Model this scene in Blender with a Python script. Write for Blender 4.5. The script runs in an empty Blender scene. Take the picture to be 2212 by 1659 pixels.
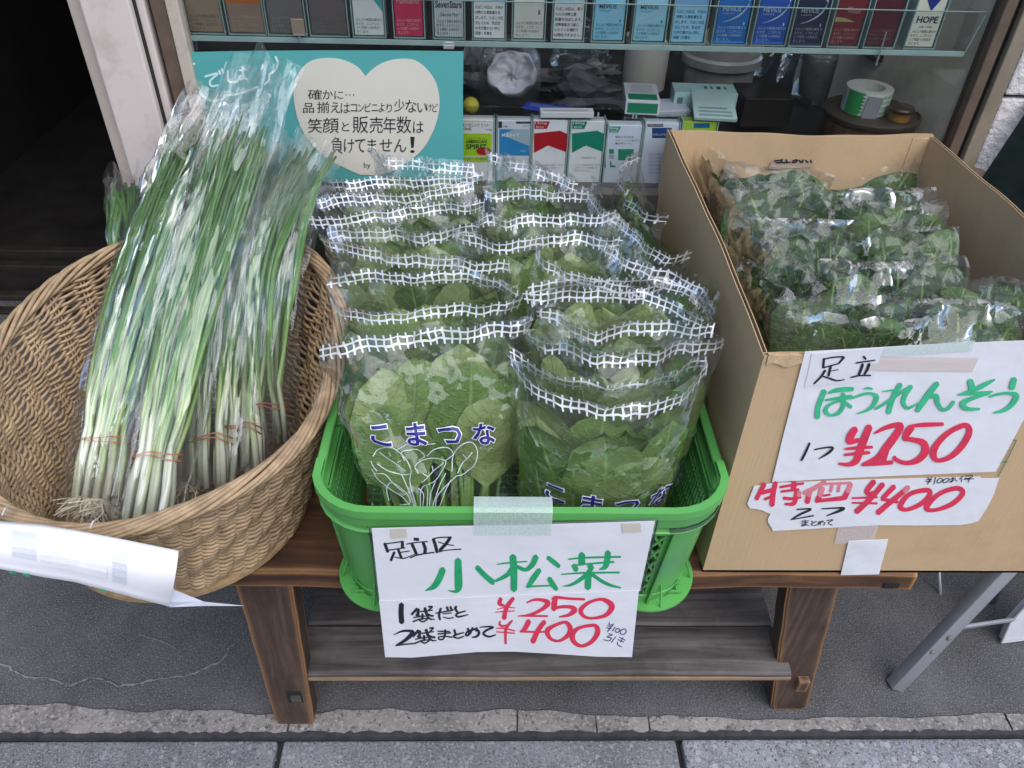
import bpy, bmesh, math, random
import numpy as np
from mathutils import Vector, Matrix
rnd = random.Random(7)
R = math.radians
sc = bpy.context.scene
COL = sc.collection

# ------------------------------------------------------------------ camera
CW, CH, FOC, CAMZ = 2212.0, 1659.0, 1700.0, 1.30
_p, _r, _y = R(39.5), R(-1.8), R(2.0)
_f = np.array([math.sin(_y)*math.cos(_p), math.cos(_y)*math.cos(_p), -math.sin(_p)])
_x = np.array([math.cos(_y), -math.sin(_y), 0.0]); _u = np.cross(_x, _f)
_xr = math.cos(_r)*_x - math.sin(_r)*_u
_ur = math.sin(_r)*_x + math.cos(_r)*_u
cam_d = bpy.data.cameras.new('camera'); cam = bpy.data.objects.new('camera', cam_d); COL.objects.link(cam)
cam.matrix_world = Matrix(((_xr[0], _ur[0], -_f[0], 0), (_xr[1], _ur[1], -_f[1], 0), (_xr[2], _ur[2], -_f[2], CAMZ), (0, 0, 0, 1)))
cam_d.sensor_width = 36; cam_d.lens = 36*FOC/CW
cam_d.clip_start = 0.02; cam_d.clip_end = 400
sc.camera = cam

def ray(x, y):
    return _f + _xr*(x-CW/2)/FOC - _ur*(y-CH/2)/FOC
def PZ(x, y, z):
    d = ray(x, y); t = (z-CAMZ)/d[2]; return np.array([0, 0, CAMZ]) + d*t
def PY(x, y, Y):
    d = ray(x, y); t = Y/d[1]; return np.array([0, 0, CAMZ]) + d*t

# ------------------------------------------------------------------ world, sun, exposure
w = bpy.data.worlds.new('World'); sc.world = w; w.use_nodes = True
nt = w.node_tree; nt.nodes.clear()
SUN_EL, SUN_ROT = R(52), R(150)
sky = nt.nodes.new('ShaderNodeTexSky'); sky.sky_type = 'NISHITA'; sky.sun_disc = False
sky.sun_elevation = SUN_EL; sky.sun_rotation = SUN_ROT; sky.air_density = 1.0; sky.dust_density = .6; sky.ozone_density = 1.5
bg = nt.nodes.new('ShaderNodeBackground'); bg.inputs[1].default_value = 0.13
wo = nt.nodes.new('ShaderNodeOutputWorld')
nt.links.new(sky.outputs[0], bg.inputs[0]); nt.links.new(bg.outputs[0], wo.inputs[0])
sun_d = bpy.data.lights.new('sun', 'SUN'); sun_d.energy = 1.5; sun_d.angle = R(75); sun_d.color = (1.0, 0.93, 0.84)
sun = bpy.data.objects.new('sun', sun_d); COL.objects.link(sun)
_sd = Vector((math.sin(SUN_ROT)*math.cos(SUN_EL), math.cos(SUN_ROT)*math.cos(SUN_EL), math.sin(SUN_EL)))
sun.rotation_euler = _sd.to_track_quat('Z', 'Y').to_euler(); sun.location = (1, -3, 4)
vs = sc.view_settings; vs.view_transform = 'Standard'; vs.look = 'None'; vs.gamma = 1; vs.exposure = 1.28; vs.use_curve_mapping = False
try:
    sc.cycles.transparent_max_bounces = 40; sc.cycles.max_bounces = 8; sc.cycles.glossy_bounces = 3
    sc.cycles.transmission_bounces = 4; sc.cycles.caustics_reflective = False; sc.cycles.caustics_refractive = False
    sc.cycles.use_denoising = True; sc.cycles.sample_clamp_indirect = 4
except Exception: pass

# ------------------------------------------------------------------ object helpers
def tag(o, label=None, cat=None, group=None, kind=None):
    if label: o['label'] = label
    if cat: o['category'] = cat
    if group: o['group'] = group
    if kind: o['kind'] = kind
    return o
def thing(name, loc, label, cat, group=None, kind=None):
    o = bpy.data.objects.new(name, None); COL.objects.link(o); o.location = loc; o.empty_display_size = .02
    return tag(o, label, cat, group, kind)
def link_mesh(name, me, mat, parent=None):
    o = bpy.data.objects.new(name, me); COL.objects.link(o)
    if mat is not None and not me.materials: me.materials.append(mat)
    if parent is not None:
        o.parent = parent
        o.matrix_parent_inverse = Matrix.Translation(-Vector(parent.location)) if parent.parent is None and parent.type == 'EMPTY' else Matrix()
    return o

class MB:
    """collects geometry given in world coordinates"""
    def __init__(s): s.v = []; s.f = []; s.uv = []
    def add(s, vs, fs, uvs=None):
        b = len(s.v); s.v += [tuple(float(c) for c in p) for p in vs]
        s.f += [tuple(b+i for i in f) for f in fs]
        s.uv += list(uvs) if uvs is not None else [(0, 0)]*len(vs)
    def box(s, lo, hi, bev=0.0, M=None):
        x0, y0, z0 = lo; x1, y1, z1 = hi
        if bev <= 0:
            vs = [(x, y, z) for x in (x0, x1) for y in (y0, y1) for z in (z0, z1)]
            fs = [(0, 1, 3, 2), (4, 6, 7, 5), (0, 4, 5, 1), (2, 3, 7, 6), (0, 2, 6, 4), (1, 5, 7, 3)]
        else:
            bm = bmesh.new(); bmesh.ops.create_cube(bm, size=1)
            for q in bm.verts: q.co = ((x0+x1)/2+q.co.x*(x1-x0), (y0+y1)/2+q.co.y*(y1-y0), (z0+z1)/2+q.co.z*(z1-z0))
            bmesh.ops.bevel(bm, geom=list(bm.edges), offset=bev, segments=2, affect='EDGES', profile=.5)
            bm.verts.ensure_lookup_table(); vs = [tuple(q.co) for q in bm.verts]
            fs = [tuple(q.index for q in f.verts) for f in bm.faces]; bm.free()
        if M is not None: vs = [tuple(M @ Vector(p)) for p in vs]
        s.add(vs, fs); return s
    def tube(s, pts, rad, n=6, cap=True, flat=1.0):
        pts = [Vector(p) for p in pts]; k = len(pts)
        rs = rad if isinstance(rad, (list, tuple)) else [rad]*k
        vs = []; uvs = []; up = Vector((0.13, 0.21, 1)).normalized(); pn = None
        for i, p in enumerate(pts):
            t = (pts[min(i+1, k-1)]-pts[max(i-1, 0)])
            t = t.normalized() if t.length > 1e-9 else Vector((0, 0, 1))
            a = pn if pn is not None else up.cross(t)
            if a.length < 1e-4: a = Vector((1, 0, 0))
            a = (a - t*a.dot(t)).normalized(); pn = a; b = t.cross(a)
            for j in range(n):
                an = 2*math.pi*j/n; vs.append(p + a*math.cos(an)*rs[i] + b*math.sin(an)*rs[i]*flat); uvs.append((j/n, i/(k-1)))
        fs = [(i*n+j, i*n+(j+1) % n, (i+1)*n+(j+1) % n, (i+1)*n+j) for i in range(k-1) for j in range(n)]
        if cap: fs += [tuple(range(n-1, -1, -1)), tuple(range((k-1)*n, k*n))]
        s.add(vs, fs, uvs); return s
    def loop_tube(s, pts, rad, n=6):
        pts = [Vector(p) for p in pts]; k = len(pts); vs = []
        for i, p in enumerate(pts):
            t = (pts[(i+1) % k]-pts[i-1]).normalized(); a = Vector((0, 0, 1)).cross(t)
            if a.length < 1e-4: a = Vector((1, 0, 0))
            a.normalize(); b = t.cross(a)
            for j in range(n):
                an = 2*math.pi*j/n; vs.append(p + a*math.cos(an)*rad + b*math.sin(an)*rad)
        fs = [(i*n+j, i*n+(j+1) % n, ((i+1) % k)*n+(j+1) % n, ((i+1) % k)*n+j) for i in range(k) for j in range(n)]
        s.add(vs, fs); return s
    def grid(s, P, uv=None, closed_u=False):
        """P: array (nv,nu,3)"""
        nv, nu = P.shape[:2]; vs = P.reshape(-1, 3)
        uvs = uv.reshape(-1, 2).tolist() if uv is not None else [(j/(nu-1), i/(nv-1)) for i in range(nv) for j in range(nu)]
        fs = []
        for i in range(nv-1):
            for j in range(nu if closed_u else nu-1):
                j2 = (j+1) % nu; fs.append((i*nu+j, i*nu+j2, (i+1)*nu+j2, (i+1)*nu+j))
        s.add(vs, fs, uvs); return s
    def lathe(s, c, prof, n=32, sx=1.0, sy=1.0, M=None, cap0=True, cap1=True):
        vs = []
        for (r, z) in prof:
            for j in range(n):
                a = 2*math.pi*j/n; p = Vector((r*sx*math.cos(a), r*sy*math.sin(a), z))
                if M is not None: p = M @ p
                vs.append(Vector(c)+p)
        k = len(prof)
        fs = [(i*n+j, i*n+(j+1) % n, (i+1)*n+(j+1) % n, (i+1)*n+j) for i in range(k-1) for j in range(n)]
        if cap0: fs.append(tuple(range(n-1, -1, -1)))
        if cap1: fs.append(tuple(range((k-1)*n, k*n)))
        s.add(vs, fs); return s
    def prism(s, poly, off):
        """poly: planar 3D points, off: extrusion vector"""
        n = len(poly); a = [Vector(p) for p in poly]; b = [p+Vector(off) for p in a]
        s.add(a+b, [tuple(range(n)), tuple(range(2*n-1, n-1, -1))]+[(i, i+n, (i+1) % n+n, (i+1) % n) for i in range(n)]); return s
    def build(s, name, mat, parent=None, smooth=False, thick=0, sub=0):
        me = bpy.data.meshes.new(name); me.from_pydata(s.v, [], s.f)
        uvl = me.uv_layers.new(name='UVMap')
        li = np.empty(len(me.loops), dtype=np.int32); me.loops.foreach_get('vertex_index', li)
        uvl.data.foreach_set('uv', np.array(s.uv, dtype=np.float32).reshape(-1, 2)[li].ravel())
        if smooth: me.polygons.foreach_set('use_smooth', [True]*len(me.polygons))
        me.update()
        o = link_mesh(name, me, mat, parent)
        if not thick:
            bm = bmesh.new(); bm.from_mesh(me); bmesh.ops.recalc_face_normals(bm, faces=bm.faces); bm.to_mesh(me); bm.free()
        if smooth == 'auto':
            try: me.set_sharp_from_angle(angle=R(35))
            except Exception: pass
        if thick:
            m = o.modifiers.new('solid', 'SOLIDIFY'); m.thickness = thick; m.offset = -1
        return o

def cr(pts, n=6, closed=False):
    """Catmull-Rom through points (any dimension)"""
    P = [np.array(p, float) for p in pts]
    if len(P) < 3 and not closed:
        return [P[0]+(P[1]-P[0])*i/n for i in range(n+1)]
    out = []; k = len(P)
    for i in range(k if closed else k-1):
        p0 = P[(i-1) % k] if closed or i > 0 else 2*P[0]-P[1]
        p1 = P[i]; p2 = P[(i+1) % k]
        p3 = P[(i+2) % k] if closed or i+2 < k else 2*P[-1]-P[-2]
        for j in range(n):
            t = j/n
            out.append(.5*((2*p1)+(-p0+p2)*t+(2*p0-5*p1+4*p2-p3)*t*t+(-p0+3*p1-3*p2+p3)*t**3))
    if not closed: out.append(P[-1])
    return out

# ------------------------------------------------------------------ materials
def newmat(name):
    m = bpy.data.materials.new(name); m.use_nodes = True; n = m.node_tree; n.nodes.clear()
    return m, n, n.nodes.new('ShaderNodeOutputMaterial')
def ramp(n, fac, stops):
    r = n.nodes.new('ShaderNodeValToRGB'); e = r.color_ramp.elements
    while len(e) < len(stops): e.new(.5)
    for i, (p, c) in enumerate(stops): e[i].position = p; e[i].color = (*c, 1) if len(c) == 3 else c
    n.links.new(fac, r.inputs[0]); return r.outputs[0]
def noise(n, scale, detail=4, rough=.6, vec=None, dist=0):
    t = n.nodes.new('ShaderNodeTexNoise'); t.inputs['Scale'].default_value = scale; t.inputs['Detail'].default_value = detail
    t.inputs['Roughness'].default_value = rough; t.inputs['Distortion'].default_value = dist
    if vec is not None: n.links.new(vec, t.inputs['Vector'])
    return t
def objco(n, scale=None):
    c = n.nodes.new('ShaderNodeTexCoord'); o = c.outputs['Object']
    if scale is None: return o
    mp = n.nodes.new('ShaderNodeMapping'); mp.inputs['Scale'].default_value = scale; n.links.new(o, mp.inputs[0]); return mp.outputs[0]
def mixc(n, fac, a, b, mode='MIX'):
    m = n.nodes.new('ShaderNodeMix'); m.data_type = 'RGBA'; m.blend_type = mode
    for k, v in ((0, fac), (6, a), (7, b)):
        if hasattr(v, 'type') and hasattr(v, 'links'): n.links.new(v, m.inputs[k])
        else: m.inputs[k].default_value = v if k == 0 else ((*v, 1) if len(v) == 3 else v)
    return m.outputs[2]
def math_(n, op, a, b=None, c=None, clamp=False):
    m = n.nodes.new('ShaderNodeMath'); m.operation = op; m.use_clamp = clamp
    for k, v in enumerate((a, b, c)):
        if v is None: continue
        if hasattr(v, 'links'): n.links.new(v, m.inputs[k])
        else: m.inputs[k].default_value = v
    return m.outputs[0]
def bump(n, h, strength=.3, dist=.002, nrm=None):
    b = n.nodes.new('ShaderNodeBump'); b.inputs['Strength'].default_value = strength; b.inputs['Distance'].default_value = dist
    n.links.new(h, b.inputs['Height'])
    if nrm is not None: n.links.new(nrm, b.inputs['Normal'])
    return b.outputs[0]
def M(name, col, rough=.6, var=.12, scale=25, bmp=.15, bscale=300, bdist=.001, metal=0, spec=.5, stretch=(1, 1, 1), dirt=None, dscale=8, emit=None, coat=0):
    m, n, out = newmat(name); b = n.nodes.new('ShaderNodeBsdfPrincipled'); n.links.new(b.outputs[0], out.inputs[0])
    vec = objco(n, stretch); ns = noise(n, scale, 5, .6, vec)
    lo = tuple(c*(1-var) for c in col); hi = tuple(min(1, c*(1+var)) for c in col)
    c = ramp(n, ns.outputs[0], [(.3, lo), (.7, hi)])
    if dirt:
        d = noise(n, dscale, 6, .7, objco(n)); f = ramp(n, d.outputs[0], [(.5, (0, 0, 0)), (.72, (1, 1, 1))])
        c = mixc(n, f, c, dirt)
    n.links.new(c, b.inputs['Base Color'])
    b.inputs['Roughness'].default_value = rough; b.inputs['Metallic'].default_value = metal; b.inputs['Specular IOR Level'].default_value = spec
    b.inputs['Coat Weight'].default_value = coat
    if bmp: n.links.new(bump(n, noise(n, bscale, 3, .6, vec).outputs[0], bmp, bdist), b.inputs['Normal'])
    return m

def film_mat(name, band=False, gain=1.0, wr=1.0, stretch=(1, 1, 1), fs=1.0, gr=.10, tint=(.985, .995, .99)):
    m, n, out = newmat(name)
    uvn = n.nodes.new('ShaderNodeUVMap'); uvn.uv_map = 'UVMap'
    oi = n.nodes.new('ShaderNodeObjectInfo')
    ad = n.nodes.new('ShaderNodeVectorMath'); ad.operation = 'ADD'; n.links.new(uvn.outputs[0], ad.inputs[0])
    cmb = n.nodes.new('ShaderNodeCombineXYZ'); n.links.new(math_(n, 'MULTIPLY', oi.outputs['Random'], 9.0), cmb.inputs[0]); n.links.new(cmb.outputs[0], ad.inputs[1])
    mp = n.nodes.new('ShaderNodeMapping'); mp.inputs['Scale'].default_value = stretch; n.links.new(ad.outputs[0], mp.inputs[0])
    wob = noise(n, 22, 2, .5, mp.outputs[0])
    wv = n.nodes.new('ShaderNodeVectorMath'); wv.operation = 'MULTIPLY_ADD'; n.links.new(wob.outputs['Color'], wv.inputs[0])
    wv.inputs[1].default_value = (.035, .035, .035); n.links.new(mp.outputs[0], wv.inputs[2])
    def facets(scale, k):   # flat creased facets: every cell is its own slightly tilted plane
        v = n.nodes.new('ShaderNodeTexVoronoi'); v.feature = 'F1'; v.inputs['Scale'].default_value = scale; n.links.new(wv.outputs[0], v.inputs['Vector'])
        d = n.nodes.new('ShaderNodeVectorMath'); d.operation = 'SUBTRACT'; n.links.new(wv.outputs[0], d.inputs[0]); n.links.new(v.outputs['Position'], d.inputs[1])
        c = n.nodes.new('ShaderNodeVectorMath'); c.operation = 'SUBTRACT'; n.links.new(v.outputs['Color'], c.inputs[0]); c.inputs[1].default_value = (.5, .5, .5)
        q = n.nodes.new('ShaderNodeVectorMath'); q.operation = 'DOT_PRODUCT'; n.links.new(d.outputs[0], q.inputs[0]); n.links.new(c.outputs[0], q.inputs[1])
        return math_(n, 'MULTIPLY', q.outputs['Value'], k)
    h = math_(n, 'ADD', facets(24*fs, .95*wr), facets(70*fs, .16*wr))
    nb = bump(n, h, 1.0, 1.0); nbw = bump(n, h, 1.0, .35)
    fr = n.nodes.new('ShaderNodeFresnel'); fr.inputs[0].default_value = 1.5; n.links.new(nbw, fr.inputs['Normal'])
    fac = math_(n, 'MINIMUM', math_(n, 'MULTIPLY_ADD', fr.outputs[0], 1.0*gain, .0, clamp=True), .36)
    tr = n.nodes.new('ShaderNodeBsdfTransparent'); tr.inputs[0].default_value = (*tint, 1)
    gl = n.nodes.new('ShaderNodeBsdfGlossy'); gl.inputs['Roughness'].default_value = gr; gl.inputs[0].default_value = (.97, .98, 1, 1); n.links.new(nb, gl.inputs['Normal'])
    df = n.nodes.new('ShaderNodeBsdfDiffuse'); df.inputs[0].default_value = (.8, .82, .82, 1)
    m0 = n.nodes.new('ShaderNodeMixShader'); m0.inputs[0].default_value = .018; n.links.new(tr.outputs[0], m0.inputs[1]); n.links.new(df.outputs[0], m0.inputs[2])
    if band:
        sp = n.nodes.new('ShaderNodeSeparateXYZ'); n.links.new(uvn.outputs[0], sp.inputs[0])
        X, Y = sp.outputs[0], sp.outputs[1]
        # hand drawn wobble of the printed net
        nz = noise(n, 60, 1, .5, uvn.outputs[0]); wob2 = math_(n, 'MULTIPLY', math_(n, 'SUBTRACT', nz.outputs[0], .5), .0065)
        Xw = math_(n, 'ADD', X, wob2); Yw = math_(n, 'ADD', Y, wob2)
        fx = math_(n, 'ABSOLUTE', math_(n, 'SUBTRACT', math_(n, 'FRACT', math_(n, 'DIVIDE', Xw, .0086)), .5))
        vx = math_(n, 'LESS_THAN', fx, .115)
        inb = math_(n, 'MULTIPLY', math_(n, 'GREATER_THAN', Y, .0015), math_(n, 'LESS_THAN', Y, .0195))
        vert = math_(n, 'MULTIPLY', vx, inb)
        h1 = math_(n, 'LESS_THAN', math_(n, 'ABSOLUTE', math_(n, 'SUBTRACT', Yw, .0062)), .0010)
        h2 = math_(n, 'LESS_THAN', math_(n, 'ABSOLUTE', math_(n, 'SUBTRACT', Yw, .0142)), .0010)
        mask = math_(n, 'MAXIMUM', vert, math_(n, 'MAXIMUM', h1, h2))
        wh = n.nodes.new('ShaderNodeBsdfPrincipled'); wh.inputs['Base Color'].default_value = (.76, .79, .83, 1); wh.inputs['Roughness'].default_value = .35; n.links.new(nb, wh.inputs['Normal'])
        m2 = n.nodes.new('ShaderNodeMixShader'); n.links.new(math_(n, 'MULTIPLY', mask, .84), m2.inputs[0]); n.links.new(m0.outputs[0], m2.inputs[1]); n.links.new(wh.outputs[0], m2.inputs[2]); m0 = m2
    m1 = n.nodes.new('ShaderNodeMixShader'); n.links.new(fac, m1.inputs[0]); n.links.new(m0.outputs[0], m1.inputs[1]); n.links.new(gl.outputs[0], m1.inputs[2])
    res = m1
    n.links.new(res.outputs[0], out.inputs[0]); return m

def leaf_mat(name, stops, veins=True, rough=.42):
    m, n, out = newmat(name); b = n.nodes.new('ShaderNodeBsdfPrincipled')
    uvn = n.nodes.new('ShaderNodeUVMap'); uvn.uv_map = 'UVMap'
    sp = n.nodes.new('ShaderNodeSeparateXYZ'); n.links.new(uvn.outputs[0], sp.inputs[0]); X, Y = sp.outputs[0], sp.outputs[1]
    oi = n.nodes.new('ShaderNodeObjectInfo'); base = ramp(n, oi.outputs['Random'], stops)
    ns = noise(n, 55, 5, .65, objco(n)); c = mixc(n, math_(n, 'MULTIPLY', ns.outputs[0], .55), base, tuple(x*.45 for x in stops[0][1]))
    aX = math_(n, 'ABSOLUTE', X)
    mid = math_(n, 'SUBTRACT', 1.0, math_(n, 'MULTIPLY', aX, 14.0), clamp=True)
    nz = noise(n, 9, 2, .5, uvn.outputs[0])
    ph = math_(n, 'ADD', math_(n, 'MULTIPLY', Y, 9.0), math_(n, 'ADD', math_(n, 'MULTIPLY', aX, -2.2), math_(n, 'MULTIPLY', nz.outputs[0], .7)))
    tri = math_(n, 'ABSOLUTE', math_(n, 'SUBTRACT', math_(n, 'FRACT', ph), .5))
    side = math_(n, 'MULTIPLY', math_(n, 'SUBTRACT', 1.0, math_(n, 'MULTIPLY', tri, 13.0), clamp=True), .75)
    stem = math_(n, 'SUBTRACT', 1.0, math_(n, 'MULTIPLY', Y, 60.0), clamp=True)
    vein = math_(n, 'MAXIMUM', math_(n, 'MAXIMUM', mid, stem), side)
    if veins: c = mixc(n, math_(n, 'MULTIPLY', vein, .8), c, (.27, .40, .13))
    n.links.new(c, b.inputs['Base Color']); b.inputs['Roughness'].default_value = rough; b.inputs['Specular IOR Level'].default_value = .35
    hgt = math_(n, 'ADD', noise(n, 120, 3, .5, objco(n)).outputs[0], math_(n, 'MULTIPLY', vein, -.5))
    nb = bump(n, hgt, .8, .0026); n.links.new(nb, b.inputs['Normal'])
    t = n.nodes.new('ShaderNodeBsdfTranslucent'); n.links.new(c, t.inputs[0]); n.links.new(nb, t.inputs['Normal'])
    mx = n.nodes.new('ShaderNodeMixShader'); mx.inputs[0].default_value = .22; n.links.new(b.outputs[0], mx.inputs[1]); n.links.new(t.outputs[0], mx.inputs[2])
    n.links.new(mx.outputs[0], out.inputs[0]); return m

def wood_mat(name, dark, mid, light, scale=1.0, axis='x', rough=.7, edge=None):
    m, n, out = newmat(name); b = n.nodes.new('ShaderNodeBsdfPrincipled'); n.links.new(b.outputs[0], out.inputs[0])
    st = {'x': (3, 45, 45), 'z': (45, 45, 3)}[axis]
    v = objco(n, tuple(s*scale for s in st)); ns = noise(n, 1.0, 7, .65, v, .8)
    c = ramp(n, ns.outputs[0], [(.3, dark), (.5, mid), (.72, light)])
    st2 = noise(n, 6, 5, .7, objco(n)); f = ramp(n, st2.outputs[0], [(.45, (0, 0, 0)), (.68, (1, 1, 1))])
    c = mixc(n, math_(n, 'MULTIPLY', f, .6), c, tuple(x*.55 for x in dark))
    if edge:
        bv = n.nodes.new('ShaderNodeBevel'); bv.samples = 4; bv.inputs[0].default_value = .013; g = n.nodes.new('ShaderNodeNewGeometry')
        dp = n.nodes.new('ShaderNodeVectorMath'); dp.operation = 'DOT_PRODUCT'; n.links.new(bv.outputs[0], dp.inputs[0]); n.links.new(g.outputs['Normal'], dp.inputs[1])
        wn = noise(n, 1.0, 4, .7, objco(n, tuple(t_*.5 for t_ in st)))
        ef = ramp(n, math_(n, 'MULTIPLY', math_(n, 'SUBTRACT', 1.0, dp.outputs['Value']), math_(n, 'MULTIPLY', wn.outputs[0], 2.2)), [(.03, (0, 0, 0)), (.30, (1, 1, 1))]); c = mixc(n, ef, c, edge)
    n.links.new(c, b.inputs['Base Color']); b.inputs['Roughness'].default_value = rough
    n.links.new(bump(n, ns.outputs[0], .5, .0012), b.inputs['Normal']); return m

def speckle_mat(name, base, dark, pale, gs=260, big=None, rough=.85, bmp=.6):
    m, n, out = newmat(name); b = n.nodes.new('ShaderNodeBsdfPrincipled'); n.links.new(b.outputs[0], out.inputs[0]); v = objco(n)
    a = noise(n, 4.5, 9, .72, v, .4); c = ramp(n, a.outputs[0], [(.34, tuple(x*.60 for x in base)), (.5, tuple(x*.95 for x in base)), (.66, tuple(x*1.38 for x in base))])
    s1 = noise(n, gs, 3, .7, v); c = mixc(n, ramp(n, s1.outputs[0], [(.52, (0, 0, 0)), (.66, (1, 1, 1))]), c, pale)
    s2 = noise(n, gs*.7, 3, .7, v); c = mixc(n, ramp(n, s2.outputs[0], [(.34, (1, 1, 1)), (.46, (0, 0, 0))]), c, dark)
    if big:
        vo = n.nodes.new('ShaderNodeTexVoronoi'); vo.inputs['Scale'].default_value = big[0]; vo.inputs['Randomness'].default_value = 1; n.links.new(v, vo.inputs['Vector'])
        cc = n.nodes.new('ShaderNodeSeparateColor'); n.links.new(vo.outputs['Color'], cc.inputs[0])
        f = math_(n, 'MULTIPLY', math_(n, 'GREATER_THAN', cc.outputs[0], big[1]), math_(n, 'LESS_THAN', vo.outputs['Distance'], .42))
        c = mixc(n, math_(n, 'MULTIPLY', f, .75), c, ramp(n, cc.outputs[1], [(0, big[2]), (.5, big[3]), (1, big[4])]))
    n.links.new(c, b.inputs['Base Color']); b.inputs['Roughness'].default_value = rough
    n.links.new(bump(n, s1.outputs[0], bmp, .0018), b.inputs['Normal']); return m

def glass_mat(name, tint=(.9, .96, .94), ior=1.5, gain=1.0, rough=.02, haze=.0):
    m, n, out = newmat(name); fr = n.nodes.new('ShaderNodeFresnel'); fr.inputs[0].default_value = ior
    tr = n.nodes.new('ShaderNodeBsdfTransparent'); tr.inputs[0].default_value = (*tint, 1)
    gl = n.nodes.new('ShaderNodeBsdfGlossy'); gl.inputs['Roughness'].default_value = rough
    mx = n.nodes.new('ShaderNodeMixShader'); n.links.new(math_(n, 'MULTIPLY', fr.outputs[0], gain, clamp=True), mx.inputs[0])
    n.links.new(tr.outputs[0], mx.inputs[1]); n.links.new(gl.outputs[0], mx.inputs[2]); res = mx
    if haze:
        df = n.nodes.new('ShaderNodeBsdfDiffuse'); df.inputs[0].default_value = (.75, .78, .78, 1); m3 = n.nodes.new('ShaderNodeMixShader')
        f = noise(n, 14, 4, .6, objco(n)); n.links.new(math_(n, 'MULTIPLY', f.outputs[0], haze), m3.inputs[0])
        n.links.new(mx.outputs[0], m3.inputs[1]); n.links.new(df.outputs[0], m3.inputs[2]); res = m3
    n.links.new(res.outputs[0], out.inputs[0]); return m

_mc = {}
def flat(col, rough=.5, name=None):
    k = (tuple(round(c, 3) for c in col), rough)
    if k not in _mc: _mc[k] = M(name or 'print_ink', col, rough, var=.05, bmp=0)
    return _mc[k]
WHITE_P = M('white_paper', (.74, .75, .79), .55, var=.04, scale=9, bmp=.5, bscale=11, bdist=.006)
WHITE_P2 = M('white_paper_strip', (.77, .78, .82), .5, var=.03, scale=15, bmp=.5, bscale=14, bdist=.005)
INK_BLACK = M('black_marker', (.012, .013, .025), .45, var=.3, scale=60, bmp=0)
INK_RED = M('red_marker', (.72, .035, .09), .5, var=.12, scale=80, bmp=0)
INK_PINK = M('faded_red_marker', (.75, .22, .26), .5, var=.1, scale=80, bmp=0)
INK_GREEN = M('green_marker', (.015, .36, .14), .5, var=.15, scale=80, bmp=0)
INK_GREEN2 = M('light_green_marker', (.05, .50, .25), .5, var=.15, scale=80, bmp=0)
CARD = M('corrugated_cardboard', (.55, .385, .22), .8, var=.06, scale=14, bmp=.6, bscale=1.0, stretch=(520, 520, 5), bdist=.0009, dirt=(.45, .31, .18), dscale=5)
CARD_D = M('cardboard_flute', (.20, .12, .06), .9, bmp=0)
GREEN_P = M('green_plastic', (.10, .37, .085), .38, var=.1, scale=9, bmp=.15, bscale=220, dirt=(.10, .30, .12), dscale=9, spec=.45)
GREEN_D = M('scuffed_green_plastic', (.07, .16, .09), .6, var=.4, scale=60, dirt=(.06, .07, .07), dscale=30)
WICKER = M('wicker', (.37, .26, .15), .62, var=.35, scale=45, bmp=.4, bscale=260, dirt=(.26, .17, .10), dscale=22)
WICKER2 = M('wicker_stake', (.33, .22, .12), .65, var=.35, scale=55, bmp=.3)
FILM = film_mat('clear_film', gain=1.0)
FILM_B = film_mat('clear_film_with_net_print', band=True, gain=.95, wr=.8, fs=.8)
FILM_O = film_mat('long_clear_film', gain=1.7, stretch=(2.0, .26, 1), wr=1.25, fs=1.0, gr=.06)
FILM_S = film_mat('crinkly_clear_film', gain=.80, wr=1.2, fs=.85, gr=.05)
LEAF = leaf_mat('komatsuna_leaf', [(0, (.06, .135, .02)), (.3, (.16, .27, .058)), (1, (.36, .45, .17))])
LEAF_S = leaf_mat('spinach_leaf', [(0, (.014, .042, .007)), (.5, (.036, .092, .014)), (1, (.10, .19, .035))])
GLASS = glass_mat('window_glass', (.985, .993, .99), gain=.40, haze=.004)
ACRYL = glass_mat('acrylic', (.985, .995, .993), gain=.28, haze=.002)
ACRYL_E = M('acrylic_edge', (.30, .42, .40), .3, bmp=0)
def tape_mat(name, col, cover):
    m, n, out = newmat(name); b = n.nodes.new('ShaderNodeBsdfPrincipled'); b.inputs['Base Color'].default_value = (*col, 1); b.inputs['Roughness'].default_value = .4
    t = n.nodes.new('ShaderNodeBsdfTransparent'); mx = n.nodes.new('ShaderNodeMixShader'); g = noise(n, 900, 2, .5, objco(n, (1, 1, .2)))
    n.links.new(math_(n, 'MULTIPLY_ADD', g.outputs[0], .5, cover-.25, clamp=True), mx.inputs[0]); n.links.new(t.outputs[0], mx.inputs[1]); n.links.new(b.outputs[0], mx.inputs[2]); n.links.new(mx.outputs[0], out.inputs[0]); return m
TAPE = tape_mat('cloth_tape', (.66, .80, .74), .55)
TAPE_P = tape_mat('pink_translucent_tape', (.72, .66, .66), .6)
TAPE_W = M('white_tape', (.76, .77, .80), .5, bmp=0)
ALU = M('painted_aluminium', (.42, .43, .46), .4, var=.08, metal=.5, bmp=.05)
DARKPL = M('black_plastic', (.006, .009, .012), .45, bmp=.1)

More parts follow.
